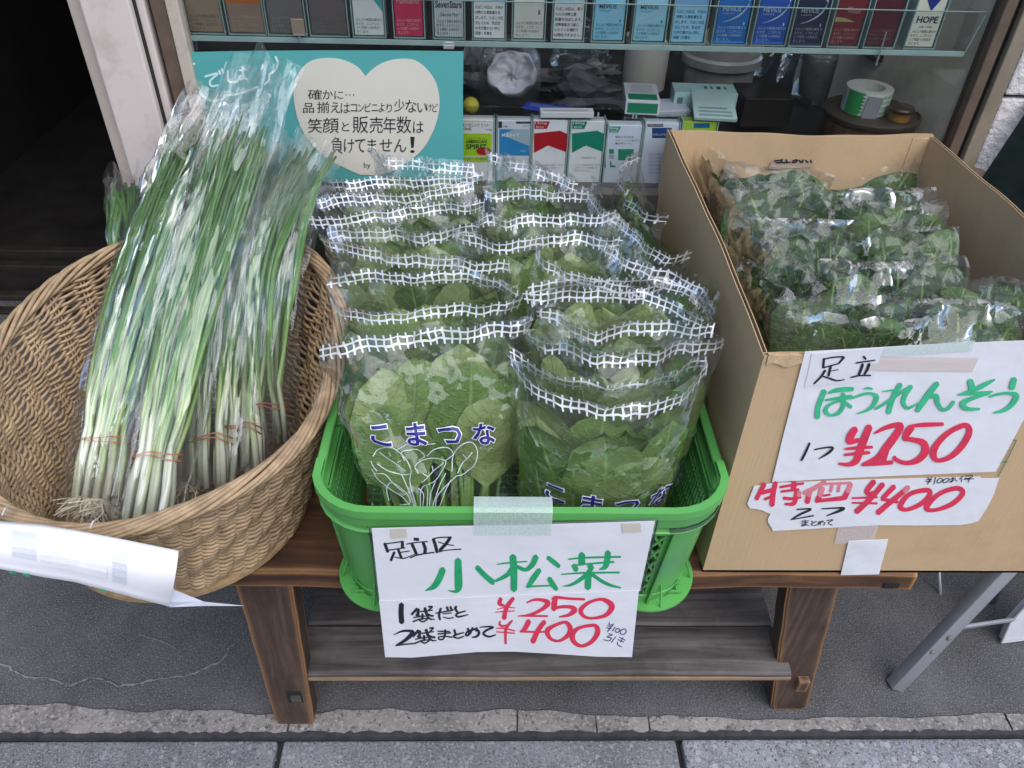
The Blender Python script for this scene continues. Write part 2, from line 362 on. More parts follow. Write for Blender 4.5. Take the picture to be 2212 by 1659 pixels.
# ------------------------------------------------------------------ print and lettering helpers
def glyph_mesh(s, offset=0.0):
    c = bpy.data.curves.new('txt', 'FONT'); c.body = s; c.size = 1; c.offset = offset; c.resolution_u = 2
    o = bpy.data.objects.new('txt', c); me = bpy.data.meshes.new_from_object(o)
    bpy.data.objects.remove(o); vs = np.array([tuple(v.co) for v in me.vertices]).reshape(-1, 3); fs = [tuple(p.vertices) for p in me.polygons]
    bpy.data.meshes.remove(me); return vs, fs
def fit_text(mb, s, rect, Y, eps=0.0006, offset=0.0, shear=0.0):
    """glyphs of s filling the photo rectangle rect=(x0,y0,x1,y1) on the upright plane y=Y"""
    vs, fs = glyph_mesh(s, offset)
    if len(vs) == 0: return
    lo = vs.min(0); hi = vs.max(0); sz = np.maximum(hi-lo, 1e-6)
    x0, y0, x1, y1 = rect; A = PY(x0, y1, Y); B = PY(x1, y1, Y); C = PY(x0, y0, Y)
    q = (vs-lo)/sz
    P = A[None, :] + q[:, :1]*(B-A) + q[:, 1:2]*(C-A) + (q[:, 1:2]-.5)*shear*(B-A)
    P[:, 1] = Y-eps; mb.add(P, fs)
def lines_text(mb, lines, rect, Y, gap=.35, eps=.0006):
    x0, y0, x1, y1 = rect; n = len(lines); h = (y1-y0)/(n+gap*(n-1)); full = max(len(l) for l in lines)
    for i, l in enumerate(lines):
        yy = y0+i*h*(1+gap); fit_text(mb, l, (x0, yy, x0+(x1-x0)*len(l)/full, yy+h), Y, eps)

class Crop:
    def __init__(s, x0, y0, k): s.x0, s.y0, s.k = x0, y0, k
    def __call__(s, x, y): return ((s.x0+x*s.k)*.54004, (s.y0+y*s.k)*.54004)
_sk = [0]
def stroke(mb, crop, pts, width=None, closed=False, plane=None, n=5, base=.0003):
    """brush stroke traced in photo pixels, laid as a flat ribbon on a real surface"""
    P = []
    for p in pts:
        wd = p[2] if len(p) > 2 else width
        P.append((p[0], p[1], wd))
    Q = cr(P, n, closed)
    D = []
    for q in Q:
        x, y = crop(q[0], q[1]); D.append((x, y, max(2, q[2])*crop.k*.54004/2))
    m = len(D); L = []; Rr = []
    for i, (x, y, h) in enumerate(D):
        a = D[(i-1) % m] if closed else D[max(0, i-1)]; b = D[(i+1) % m] if closed else D[min(m-1, i+1)]
        dx, dy = b[0]-a[0], b[1]-a[1]; l = math.hypot(dx, dy) or 1; nx, ny = -dy/l, dx/l
        L.append((x+nx*h, y+ny*h)); Rr.append((x-nx*h, y-ny*h))
    vs = []; fs = []
    def put(px, i): 
        p = plane(px[0], px[1]); e = base+_sk[0]*.000012+i*.000002
        vs.append(p[0]+np.array(p[1])*e)
    for i in range(m): put(L[i], i); put(Rr[i], i)
    for i in range(m if closed else m-1):
        j = (i+1) % m; fs.append((2*i, 2*j, 2*j+1, 2*i+1))
    if not closed:
        for i, sgn in ((0, -1), (m-1, 1)):
            x, y, h = D[i]; a = D[max(0, i-1)]; b = D[min(m-1, i+1)]; an = math.atan2(b[1]-a[1], b[0]-a[0]); b0 = len(vs)
            for k in range(5):
                t = an + sgn*0 + (-math.pi/2+math.pi*k/4) + (0 if sgn > 0 else math.pi)
                put((x+math.cos(t)*h*.6 if 0 < k < 4 else x+math.cos(t)*h, y+math.sin(t)*h*.75 if 0 < k < 4 else y+math.sin(t)*h), i)
            fs.append(tuple(range(b0, b0+5)))
    _sk[0] = (_sk[0]+1) % 24
    mb.add(vs, fs)
def upright(Y):
    return lambda x, y: (PY(x, y, Y), (0, -1, 0))
# ================================================================== SETTING
def struct(mb, name, mat, **k):
    o = mb.build(name, mat, **k); o['kind'] = 'structure'; return o
BT = .43            # bench top height
BY = .655           # bench front
KY = .645           # kerb line

# forecourt: dark worn concrete reaching back into the doorway
asphalt = speckle_mat('dark_worn_concrete', (.088, .086, .090), (.035, .035, .037), (.24, .235, .24), gs=380, bmp=.7)
g = MB(); nx, ny = 60, 30
g.grid(np.array([[(x, y, .0012*math.sin(x*3.1)*math.sin(y*4.3)) for x in np.linspace(-60, 60, 3)] for y in (KY, 1.3, 2.0, 60)]))
forecourt = struct(g, 'ground', asphalt)
g = MB(); g.grid(np.array([[(x, y, -.02) for x in (-60, 0, 60)] for y in (-60, -4, -1.2)]))
struct(g, 'road', speckle_mat('road_asphalt', (.05, .05, .052), (.02, .02, .02), (.12, .12, .12), gs=200))
g = MB(); g.box((-60, -1.2, -.15), (60, -1.05, 0), .01); struct(g, 'kerb_stone', speckle_mat('kerb_concrete', (.25, .25, .24), (.12, .12, .12), (.4, .4, .4)))
# pavement of precast slabs, joints recessed
slab_a = speckle_mat('pavement_slab', (.165, .168, .18), (.05, .05, .055), (.33, .33, .36), gs=330, big=(120, .80, (.22, .23, .28), (.33, .33, .36), (.09, .09, .1)))
slab_b = speckle_mat('coarse_pavement_slab', (.22, .225, .24), (.04, .04, .045), (.42, .42, .45), gs=300, big=(85, .45, (.20, .22, .30), (.42, .42, .44), (.10, .10, .11)))
g = MB(); g.grid(np.array([[(x, y, -.02) for x in (-6, 6)] for y in (-1.05, KY+.01)])); pave = struct(g, 'pavement', M('joint_dirt', (.03, .03, .032), .95))
J0, PW = -.345, .668
for iy in range(3):
    for ix in range(-5, 7):
        x0 = J0+(ix-1)*PW+.005+(iy % 2)*.0; y1 = KY-.005-iy*.56; y0 = y1-.55
        mb = MB(); mb.box((x0, y0, -.06), (x0+PW-.010, y1, -.003+rnd.uniform(-.0015, .0015)), .004)
        if ix == 2 and iy == 0 or (iy == 0 and ix > 2):
            o = mb.build('slab', slab_b, pave); 
            if ix == 2: o['label'] = 'coarser paler pavement slab with exposed aggregate'
        else: mb.build('slab', slab_a, pave)
# ragged pale mortar strip along the kerb line, broken into pieces
cem = speckle_mat('pale_mortar', (.235, .215, .20), (.085, .08, .078), (.38, .36, .34), gs=170)
strip = thing('mortar_strip', (0, KY+.02, 0), None, None, kind='structure')
cuts = [-3, -1.1, -.335, .29-.24, .185, .275, .9, 3]
for a, b in zip(cuts[:-1], cuts[1:]):
    xs = np.linspace(a+.0015, b-.0015, max(8, int((b-a)*120))); top = []; bot = []
    for x in xs:
        wdt = .036+.007*math.sin(x*7+1)+.004*math.sin(x*23)+.002*math.sin(x*67)+.0012*rnd.uniform(-1, 1)
        wdt *= .98-.42*min(1, max(0, (x+.25)/.5))
        top.append((x+.002*rnd.uniform(-1, 1), KY+.010+wdt, .0046)); bot.append((x, KY+.007+.003*rnd.uniform(-1, 1), .0046))
    P = np.array([[(p[0], p[1]-.0015, .0) for p in bot], bot, top, [(p[0], p[1]+.0015, .0) for p in top]])
    mb = MB(); mb.grid(P); mb.build('mortar_piece', cem, strip)
# dark lip between mortar and slabs
mb = MB(); xs = np.linspace(-6, 6, 700)
mb.grid(np.array([[(x, KY-.004, -.012) for x in xs], [(x, KY-.0035+.002*rnd.random(), .0025) for x in xs], [(x, KY+.006+.003*rnd.random(), .0028) for x in xs], [(x, KY+.010, 0) for x in xs]]))
struct(mb, 'kerb_edge', M('dark_concrete_edge', (.035, .036, .038), .8, var=.4, scale=60, bmp=.6))
# pale meandering crack filling on the forecourt
crk = MB()
cp = [(-300, 440), (0, 500), (60, 525), (120, 555), (220, 562), (310, 588), (390, 556), (450, 566), (520, 592), (600, 580), (700, 562), (820, 545), (900, 508), (960, 480), (985, 440), (1010, 415)]
cz = Crop(0, 2200, .92586)
def gp(x, y): return (PZ(x, y, 0), (0, 0, 1))
jp = [(x+rnd.uniform(-4, 4), y+rnd.uniform(-4, 4), rnd.choice((2, 4, 7, 9))) for (x, y) in [tuple(q) for q in cr(cp, 5)]]
stroke(crk, cz, jp, plane=gp, n=3, base=.004)
stroke(crk, cz, [(600, 370, 3), (700, 400, 4), (760, 430, 3)], plane=gp, base=.004)
struct(crk, 'crack_line', speckle_mat('crack_mortar', (.23, .225, .22), (.09, .09, .09), (.36, .35, .34), gs=500), parent=None)

# ------------------------------------------------------------------ shop front
GL = 1.285
wallm = M('shop_render', (.30, .27, .22), .8, var=.1, scale=6, bmp=.3)
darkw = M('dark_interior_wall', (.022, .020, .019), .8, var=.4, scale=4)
beige = M('beige_painted_metal', (.50, .44, .36), .5, var=.05, scale=6, bmp=.05, dirt=(.40, .34, .27), dscale=30)
cream = M('cream_painted_post', (.62, .55, .51), .45, var=.04, scale=5, bmp=.12, bscale=90, dirt=(.48, .41, .36), dscale=16)
brown = M('brown_window_frame', (.12, .085, .06), .5, var=.2, scale=30, bmp=.1)
bronze = M('bronze_frame', (.36, .30, .22), .4, var=.15, metal=.4, scale=14)
wall = thing('shop_wall', (.1, 1.4, 0), 'shop front wall around the display window', 'wall', kind='structure')
mb = MB(); mb.box((-.50, 1.30, 0), (.80, 1.38, .655), .004); mb.build('lower_panel', M('dark_sill_panel', (.045, .04, .038), .7, var=.3, scale=8), wall)
mb = MB(); mb.box((-4, 1.30, 2.25), (4, 1.60, 3.6)); mb.build('upper_wall', wallm, wall)
mb = MB(); mb.box((-5, 1.30, 0), (-1.75, 1.5, 3.6)); mb.build('left_wall', wallm, wall)
# interior shells: dark room behind the window, dark entrance to the left
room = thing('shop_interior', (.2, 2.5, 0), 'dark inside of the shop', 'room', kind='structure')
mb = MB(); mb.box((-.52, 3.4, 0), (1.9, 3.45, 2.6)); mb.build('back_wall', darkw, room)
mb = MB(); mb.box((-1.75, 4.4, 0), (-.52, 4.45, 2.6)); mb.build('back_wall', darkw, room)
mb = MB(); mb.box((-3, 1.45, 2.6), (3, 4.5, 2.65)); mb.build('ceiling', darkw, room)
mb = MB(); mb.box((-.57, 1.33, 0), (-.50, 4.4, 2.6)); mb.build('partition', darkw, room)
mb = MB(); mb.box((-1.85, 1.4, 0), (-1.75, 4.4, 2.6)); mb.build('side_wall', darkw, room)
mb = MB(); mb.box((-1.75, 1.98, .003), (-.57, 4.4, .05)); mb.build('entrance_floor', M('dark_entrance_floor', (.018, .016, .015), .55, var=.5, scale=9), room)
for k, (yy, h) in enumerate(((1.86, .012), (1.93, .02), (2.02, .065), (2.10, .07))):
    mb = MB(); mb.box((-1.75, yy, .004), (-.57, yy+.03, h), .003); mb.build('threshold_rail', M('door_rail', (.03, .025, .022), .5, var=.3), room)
# display counter inside the window and its right hand cheek
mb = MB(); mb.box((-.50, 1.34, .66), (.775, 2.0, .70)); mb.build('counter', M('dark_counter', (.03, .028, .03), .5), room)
mb = MB(); mb.prism([(.776, 1.30, .60), (.690, 1.62, .60), (.690, 1.62, 2.2), (.776, 1.30, 2.2)], (.01, .004, 0)); mb.build('window_cheek', M('cream_cheek_panel', (.66, .60, .47), .6, var=.04, dirt=(.42, .37, .28)), room)
# left post with its jamb and sliding sash edges
post = thing('door_post', (-.57, 1.27, 0), 'cream painted metal post between dark doorway and display window', 'post')
mb = MB(); mb.box((-.630, 1.262, 0), (-.606, 1.33, 2.25), .003); mb.build('jamb', M('jamb_beige', (.44, .38, .33), .5, var=.06), post)
mb = MB(); mb.box((-.606, 1.250, 0), (-.534, 1.33, 2.25), .003); mb.build('face', cream, post)
mb = MB(); mb.box((-.532, 1.268, 0), (-.520, 1.33, 2.25), .002); mb.build('return_strip', cream, post)
for nm, (a, b, y0, mt) in dict(rubber_seal=(-.534, -.532, 1.262, DARKPL), gasket=(-.519, -.513, 1.285, DARKPL)).items():
    mb = MB(); mb.box((a, y0, .66), (b, 1.33, 2.25)); mb.build(nm, mt, post)
win = thing('display_window', (.13, GL, .66), 'shop display window with sliding frame above the bagged greens', 'window')
mb = MB(); mb.box((-.513, 1.272, .66), (-.490, 1.30, 2.25), .002); mb.build('sash', brown, win)
mb = MB(); mb.box((-.489, 1.268, .66), (-.470, 1.295, 2.25), .002); mb.build('sash_edge', beige, win)
mb = MB(); mb.box((-.513, 1.262, .655), (.785, 1.31, .690), .003); mb.build('sill', M('sill_rail', (.10, .09, .085), .5), win)
mb = MB(); mb.box((-.513, 1.262, 2.2), (.785, 1.31, 2.25), .003); mb.build('head_rail', brown, win)
mb = MB(); mb.box((-.470, GL, .69), (.772, GL+.004, 2.2)); mb.build('glass_pane', GLASS, win)
mb = MB(); mb.box((.772, 1.268, .66), (.790, 1.30, 2.25), .002); mb.build('sash', brown, win)
pr = thing('right_frame', (.81, 1.27, 0), 'bronze metal strip between window and white stone cladding', 'frame')
mb = MB(); mb.box((.790, 1.275, 0), (.799, 1.32, 2.25)); mb.build('shadow_gap', DARKPL, pr)
mb = MB(); mb.box((.799, 1.262, 0), (.822, 1.32, 2.25), .002); mb.build('cover_strip', bronze, pr)
stone = M('white_split_stone', (.60, .58, .57), .85, var=.07, scale=40, bmp=.9, bscale=75, bdist=.006)
clad = thing('stone_cladding', (1.2, 1.28, 0), 'white textured stone blocks right of the window', 'wall')
zs = [0, .15, .29, .43, .57, .71, .868, 1.03, 1.19, 1.35, 1.51, 1.67, 1.83, 1.99, 2.15, 2.31]
mb = MB(); mb.box((.822, 1.285, 0), (2.4, 1.40, 2.3)); mb.build('backing', M('grey_grout', (.20, .19, .18), .9), clad)
for i in range(len(zs)-1):
    for x0 in (.824, 1.22, 1.62, 2.02):
        mb = MB(); mb.box((x0+(.0 if x0 < .9 or i % 2 == 0 else -.2), 1.262+rnd.uniform(0, .003), zs[i]+.003), (x0+.39+(-.2 if i % 2 and x0 < 2 else 0), 1.30, zs[i+1]-.003), .004)
        mb.build('stone_block', stone, clad)

# ================================================================== BENCH
wood = wood_mat('weathered_bench_wood', (.028, .013, .008), (.085, .037, .017), (.20, .095, .038), edge=(.60, .28, .075))
wood_z = wood_mat('weathered_leg_wood', (.030, .018, .013), (.075, .045, .032), (.155, .105, .075), axis='z', edge=(.38, .19, .08))
wood_g = wood_mat('grey_shelf_wood', (.038, .032, .030), (.105, .092, .086), (.19, .172, .16), rough=.75)
wood_p = wood_mat('pale_sawn_wood', (.20, .13, .08), (.34, .22, .13), (.45, .32, .2))
bench = thing('wooden_bench', (.1, .85, 0), 'old low wooden bench with shelf carrying basket, green crate and cardboard box', 'bench')
def plank(lo, hi, mat, name, parent, bev=.004, wob=.0015, seed=0):
    r = random.Random(seed); x0, y0, z0 = lo; x1, y1, z1 = hi; n = 26; mb = MB(); sec = []
    ph = [r.uniform(0, 6) for _ in range(4)]
    for i in range(n+1):
        x = x0+(x1-x0)*i/n; d = wob*(math.sin(x*17+ph[0])+.6*math.sin(x*41+ph[1])); e = wob*.6*math.sin(x*29+ph[2])
        sec.append([(x, y0+d+bev, z0+e), (x, y0+d, z0+bev+e), (x, y0+d, z1-bev+e*.5), (x, y0+d+bev, z1+e*.3), (x, y1-bev, z1+e*.3), (x, y1, z1-bev), (x, y1, z0+bev), (x, y1-bev, z0)])
    A = np.array(sec); mb.grid(A, closed_u=True); b = len(mb.v)
    mb.f.append(tuple(range(7, -1, -1))); mb.f.append(tuple(range(n*8, n*8+8)))
    return mb.build(name, mat, parent, smooth=False)
BX0, BX1 = -.40, .585
plank((BX0, BY, BT-.036), (BX1, .815, BT), wood, 'seat_plank', bench, seed=1)
plank((BX0, .819, BT-.034), (BX1, .975, BT-.001), wood, 'seat_plank', bench, seed=2)
plank((BX0, .979, BT-.034), (BX1, 1.12, BT-.001), wood, 'seat_plank', bench, seed=3)
mb = MB(); mb.box((.545, .6525, .401), (.566, .66, .411)); mb.build('end_mortise', M('dark_hole', (.01, .008, .007), .9), bench)
def leg(xt, xb, y, mortise=0, tenon=0):
    # splayed leg, wider than deep, foot chamfered
    wt, wb, d = .078, .064, .042
    bm = bmesh.new()
    z0, z1 = 0.0, BT-.037
    rings = []
    for z in (z0, .012, z1):
        t = (z-z0)/(z1-z0); xc = xb+(xt-xb)*t; wd = (wb+(wt-wb)*t)/2-(.004 if z == 0 else 0)
        rings.append([(xc-wd, y, z), (xc+wd, y, z), (xc+wd, y+d, z), (xc-wd, y+d, z)])
    m_ = MB(); m_.grid(np.array(rings), closed_u=True); m_.f += [(3, 2, 1, 0), (8, 9, 10, 11)]
    # real bevelled edges
    me = bpy.data.meshes.new('leg'); me.from_pydata(m_.v, [], m_.f); bm.from_mesh(me); bmesh.ops.subdivide_edges(bm, edges=[e for e in bm.edges if abs(e.verts[0].co.z-e.verts[1].co.z) > .1], cuts=7)
    for v in bm.verts:
        if .02 < v.co.z < z1-.01: v.co.x += .0006*math.sin(v.co.z*60+v.co.y*90); v.co.y += .0005*math.sin(v.co.z*43+v.co.x*70)
    bmesh.ops.bevel(bm, geom=[e for e in bm.edges if abs(e.verts[0].co.z-e.verts[1].co.z) > .004 and abs(e.verts[0].co.y-e.verts[1].co.y) < .01], offset=.003, segments=2, affect='EDGES')
    me2 = bpy.data.meshes.new('leg'); bm.to_mesh(me2); bm.free(); me2.uv_layers.new(name='UVMap')
    o = link_mesh('leg', me2, wood_z, bench)
    zz = .082; t = zz/z1; xc = xb+(xt-xb)*t
    if mortise:
        mb = MB(); mb.box((xc-.002, y-.0012, zz-.006), (xc+.022, y+.004, zz+.030), .001); mb.build('mortise', M('mortise_dark', (.014, .011, .010), .8), o)
        mb = MB(); mb.box((xc+.003, y-.0022, zz-.004), (xc+.020, y+.004, zz+.017), .002); mb.build('tenon', wood_g, o)
    if tenon:
        mb = MB(); mb.box((xc-.001, y-.012, zz-.002), (xc+.018, y+.004, zz+.028), .002); mb.build('tenon', wood_z, o)
    return o
l1 = leg(-.310, -.325, .664, mortise=1); leg(-.310, -.325, 1.06)
l2 = leg(.468, .525, .690, tenon=1); leg(.468, .525, 1.06)
SZ = .15
plank((-.300, .672, SZ-.014), (.487, .760, SZ), wood_g, 'shelf_plank', bench, wob=.001, seed=5)
plank((-.300, .763, SZ-.016), (.480, .90, SZ-.001), wood_g, 'shelf_plank', bench, wob=.001, seed=6)
plank((-.300, .904, SZ-.016), (.480, 1.04, SZ-.002), wood_g, 'shelf_plank', bench, wob=.001, seed=7)
mb = MB(); mb.box((-.31, .6705, SZ-.020), (.489, .6735, SZ-.012), .0008); mb.build('pale_plank_edge', wood_p, bench)
for x in (-.262, .432):
    mb = MB(); mb.box((x-.014, .70, SZ-.05), (x+.014, 1.06, SZ-.018), .002); mb.build('stretcher', wood_z, bench)
    mb = MB(); mb.box((x-.014, .70, BT-.085), (x+.014, 1.06, BT-.0375), .002); mb.build('stretcher', wood_z, bench)

# ================================================================== GREEN CRATE
CZ0, CZ1 = BT+.001, .640
def rrect(cx, cy, hx, hy, r, n=7):
    P = []
    for (sx, sy, a0) in ((1, -1, -90), (1, 1, 0), (-1, 1, 90), (-1, -1, 180)):
        for k in range(n+1):
            a = R(a0+90*k/n); P.append((cx+sx*(hx-r)+r*math.cos(a), cy+sy*(hy-r)+r*math.sin(a)))
    return P
CCX, CCY = .0375, .8735
def cring(t, ins=0.0, r=.062):   # t: 0 bottom .. 1 rim
    return rrect(CCX, CCY, .2225+.0125*t-ins, .2655+.0145*t-ins, max(.008, r-ins))
crate = thing('plastic_crate', (CCX, CCY, CZ0), 'scuffed green plastic lattice crate full of bagged greens', 'crate')
def band(z0, z1, o0, o1, th, name, mat=GREEN_P, bev=.0015, r=.062):
    """closed rounded ring wall from z0 to z1; o0/o1 outward offsets below/above"""
    t0, t1 = (z0-CZ0)/(CZ1-CZ0), (z1-CZ0)/(CZ1-CZ0); mb = MB(); sec = []
    for (t, z, o) in ((t0, z0, o0), (t0, z0+bev, o0+bev*.0), (t1, z1-bev, o1), (t1, z1, o1-bev), (t1, z1, o1-th+bev), (t1, z1-bev, o1-th), (t0, z0+bev, o0-th), (t0, z0, o0-th+bev)):
        sec.append([(x, y, z) for x, y in cring(t, -o, r)])
    sec.append(sec[0]); mb.grid(np.array(sec), closed_u=True)
    return mb.build(name, mat, crate, smooth='auto')
band(.6300, CZ1-.004, .010, .010, .0115, 'rim')
band(.612, .6325, .0085, .0095, .003, 'rim_skirt')
band(.6015, .6045, .0105, .0105, .010, 'lower_flange')
band(.585, .602, .0005, .0005, .003, 'upper_band')
band(CZ0+.001, CZ0+.020, .001, .001, .003, 'bottom_band')
# raised front lip of the rim
mb = MB(); fr_ = [p for p in cring(1, -.0105)]
idx = [i for i, p in enumerate(fr_) if p[1] < .655]; order = sorted(idx, key=lambda i: math.atan2(fr_[i][1]-CCY, fr_[i][0]-CCX))
fo = [fr_[i] for i in order]; fin = [cring(1, -.0005)[i] for i in order]
fo = [(fo[0][0], .668)]+fo+[(fo[-1][0], .668)]; fin = [(fin[0][0], .668)]+fin+[(fin[-1][0], .668)]
sec = [[(x, y, .630) for x, y in fo], [(x, y, .6400) for x, y in fo], [(x*.98+a*.02, y*.98+b*.02, .6420) for (x, y), (a, b) in zip(fo, fin)], [(x*.03+a*.97, y*.03+b*.97, .6420) for (x, y), (a, b) in zip(fo, fin)], [(x, y, .6405) for x, y in fin], [(x, y, .630) for x, y in fin]]
A = np.array(sec).transpose(1, 0, 2); mb.grid(A); n6 = len(fo); mb.f += [tuple(range(6)), tuple(range((n6-1)*6, n6*6))]
mb.build('front_lip', GREEN_P, crate, smooth='auto')
# corner columns (solid) and feet
def column(pts, z0, z1, th, name):
    mb = MB(); sec = []
    for z, t in ((z0, (z0-CZ0)/.21), (z1, (z1-CZ0)/.21)):
        sec.append(t)
    out = []; inn = []
    a = cring(sec[0], 0); b = cring(sec[1], 0); c = cring(sec[0], th); d = cring(sec[1], th)
    Pg = np.array([[(*a[i], z0) for i in pts], [(*b[i], z1) for i in pts], [(*d[i], z1) for i in pts], [(*c[i], z0) for i in pts], [(*a[i], z0) for i in pts]])
    mb.grid(Pg); k = len(pts); mb.f += [(0, k, 2*k, 3*k), (k-1, 3*k+k-1, 2*k+k-1, k+k-1)]
    return mb.build(name, GREEN_P, crate, smooth='auto')
for q in range(4): column(list(range(q*8, q*8+8)), CZ0+.002, .602, .003, 'corner_column')
# straight solid panels beside the corners on the short sides and ribs
def wall_pt(side, s, z, ins=0.0):
    """point on the straight wall: side f/b/l/r, s in -1..1 along it"""
    t = (z-CZ0)/(CZ1-CZ0); hx = .2225+.0125*t-ins; hy = .2655+.0145*t-ins; ex = hx-.060; ey = hy-.060
    return {'f': (CCX+s*ex, CCY-hy, z), 'b': (CCX+s*ex, CCY+hy, z), 'l': (CCX-hx, CCY+s*ey, z), 'r': (CCX+hx, CCY+s*ey, z)}[side]
def bar(a, b, w_, d_, mb):
    a, b = Vector(a), Vector(b); t = (b-a).normalized()
    # outward = horizontal normal of wall
    c = Vector((CCX, CCY, 0)); mid = (a+b)/2
    nrm = Vector((mid.x-CCX, 0, 0)) if abs(abs(mid.x-CCX)-.23) < .014 else Vector((0, mid.y-CCY, 0)); nrm.normalize()
    s_ = t.cross(nrm).normalized()*w_/2; o = nrm*d_
    vs = [a-s_, a+s_, b+s_, b-s_, a-s_-o, a+s_-o, b+s_-o, b-s_-o]
    mb.add(vs, [(0, 1, 2, 3), (7, 6, 5, 4), (0, 4, 5, 1), (2, 6, 7, 3), (1, 5, 6, 2), (0, 3, 7, 4)])
for side in 'fblr':
    for s in ((-1, -.62, .62, 1) if side in 'fb' else (-1, -.5, 0, .5, 1)):
        mb = MB(); bar(wall_pt(side, s, CZ0+.004, -.005), wall_pt(side, s, .610, -.006), .003, .010, mb); mb.build('rib', GREEN_P, crate)
    mb = MB()
    z0, z1 = CZ0+.020, .586
    if side in 'lr':   # upright slots
        for k in range(49): bar(wall_pt(side, -1+k/24, z0), wall_pt(side, -1+k/24, z1), .0028, .003, mb)
        for z in (.47, .495, .52, .545, .57): bar(wall_pt(side, -1, z), wall_pt(side, 1, z), .0035, .003, mb)
    else:              # diamond lattice
        L = .325; hgt = z1-z0; st = .0155; nn = int(L/st)+8
        for k in range(-8, nn):
            for dr in (1, -1):
                xa = k*st if dr == 1 else k*st; xb = xa+dr*hgt*.58
                za, zb = z0, z1; lo_, hi_ = 0, L
                if min(xa, xb) > hi_ or max(xa, xb) < lo_: continue
                def cl(x, z, x2, z2):
                    for lim in (lo_, hi_):
                        if (x < lo_ and lim == lo_) or (x > hi_ and lim == hi_):
                            f = (lim-x)/(x2-x); return lim, z+(z2-z)*f
                    return x, z
                p = cl(xa, za, xb, zb); q = cl(xb, zb, xa, za)
                off = 0 if dr == 1 else .0008
                bar(wall_pt(side, p[0]/L*2-1, p[1], off), wall_pt(side, q[0]/L*2-1, q[1], off), .0032, .0026, mb)
    o = mb.build('lattice_panel', GREEN_P, crate); o['kind'] = 'stuff'
# solid smooth front quarter panels next to the corners
for s0, s1 in ((-1, -.62),):
    mb = MB(); P = np.array([[wall_pt('f', s, z, -.0005) for s in (s0, s1)] for z in (CZ0+.015, .60)]); mb.grid(P); mb.build('front_panel', GREEN_P, crate, thick=.002)
# floor grid and feet
mb = MB()
for k in range(34): mb.box((CCX-.21+k*.0127, CCY-.255, CZ0+.003), (CCX-.21+k*.0127+.003, CCY+.255, CZ0+.006))
for k in range(40): mb.box((CCX-.215, CCY-.255+k*.013, CZ0+.0065), (CCX+.215, CCY-.255+k*.013+.003, CZ0+.009))
o = mb.build('floor_grid', GREEN_P, crate); o['kind'] = 'stuff'
for (sx, sy) in ((-1, -1), (1, -1), (-1, 1), (1, 1)):
    c0 = (CCX+sx*(.2225-.052), CCY+sy*(.2655-.052)); mb = MB(); a0 = math.atan2(sy, sx); pts = []
    for k in range(15): 
        a = a0-R(62)+R(124)*k/14; pts.append((c0[0]+.067*math.cos(a), c0[1]+.067*math.sin(a)))
    ins_ = [(c0[0]+.050*math.cos(a0-R(62)+R(124)*k/14), c0[1]+.050*math.sin(a0-R(62)+R(124)*k/14)) for k in range(15)]
    P = np.array([[(*p, CZ0) for p in pts], [(*p, CZ0+.003) for p in pts], [(*p, CZ0+.0035) for p in ins_], [(p[0]*1, p[1], CZ0+.045) for p in ins_], [(*p, CZ0) for p in ins_], [(*p, CZ0) for p in pts]])
    mb.grid(P); o = mb.build('foot', GREEN_P, crate, smooth='auto')
    for da in (-32, 32):
        a = a0+R(da); mb = MB(); mb.tube([(c0[0]+.052*math.cos(a), c0[1]+.052*math.sin(a), CZ0+.04), (c0[0]+.063*math.cos(a), c0[1]+.063*math.sin(a), CZ0+.004)], .0016, 4); mb.build('gusset', GREEN_P, o)
for k in range(26):
    a_ = rnd.uniform(math.pi*1.02, math.pi*1.98); q = min(cring(1, -.0108), key=lambda p: abs(math.atan2(p[1]-CCY, p[0]-CCX)+2*math.pi-a_))
    mb = MB(); l = rnd.uniform(.004, .016); dx = rnd.uniform(-.002, .002); i = rnd.choice([p for p in cring(1, -.005) if p[1] < .75])
    mb.add([(i[0]-l, i[1]+.0006, .6424), (i[0]+l, i[1]+dx*.3, .6424), (i[0]+l*.9, i[1]+.0014+dx*.3, .6424), (i[0]-l*.8, i[1]+.0022, .6424)], [(0, 1, 2, 3)]) if abs(i[1]-.588) < .004 and abs(i[0]-CCX) < .15 else None
    if mb.v: mb.build('scuff', GREEN_D, crate)
# worn patch of dark dirt on the right end of the lower flange
mb = MB(); q = [p for p in cring(.8, -.0112)][0:7]
mb.grid(np.array([[(*p, .6045) for p in q], [(*p, .611) for p in q]])); mb.grid(np.array([[(*p, .6050) for p in cring(.8, -.0108)[0:6]], [(*p, .6050) for p in cring(.8, -.003)[0:6]]]))
mb.build('dirt_patch', GREEN_D, crate)

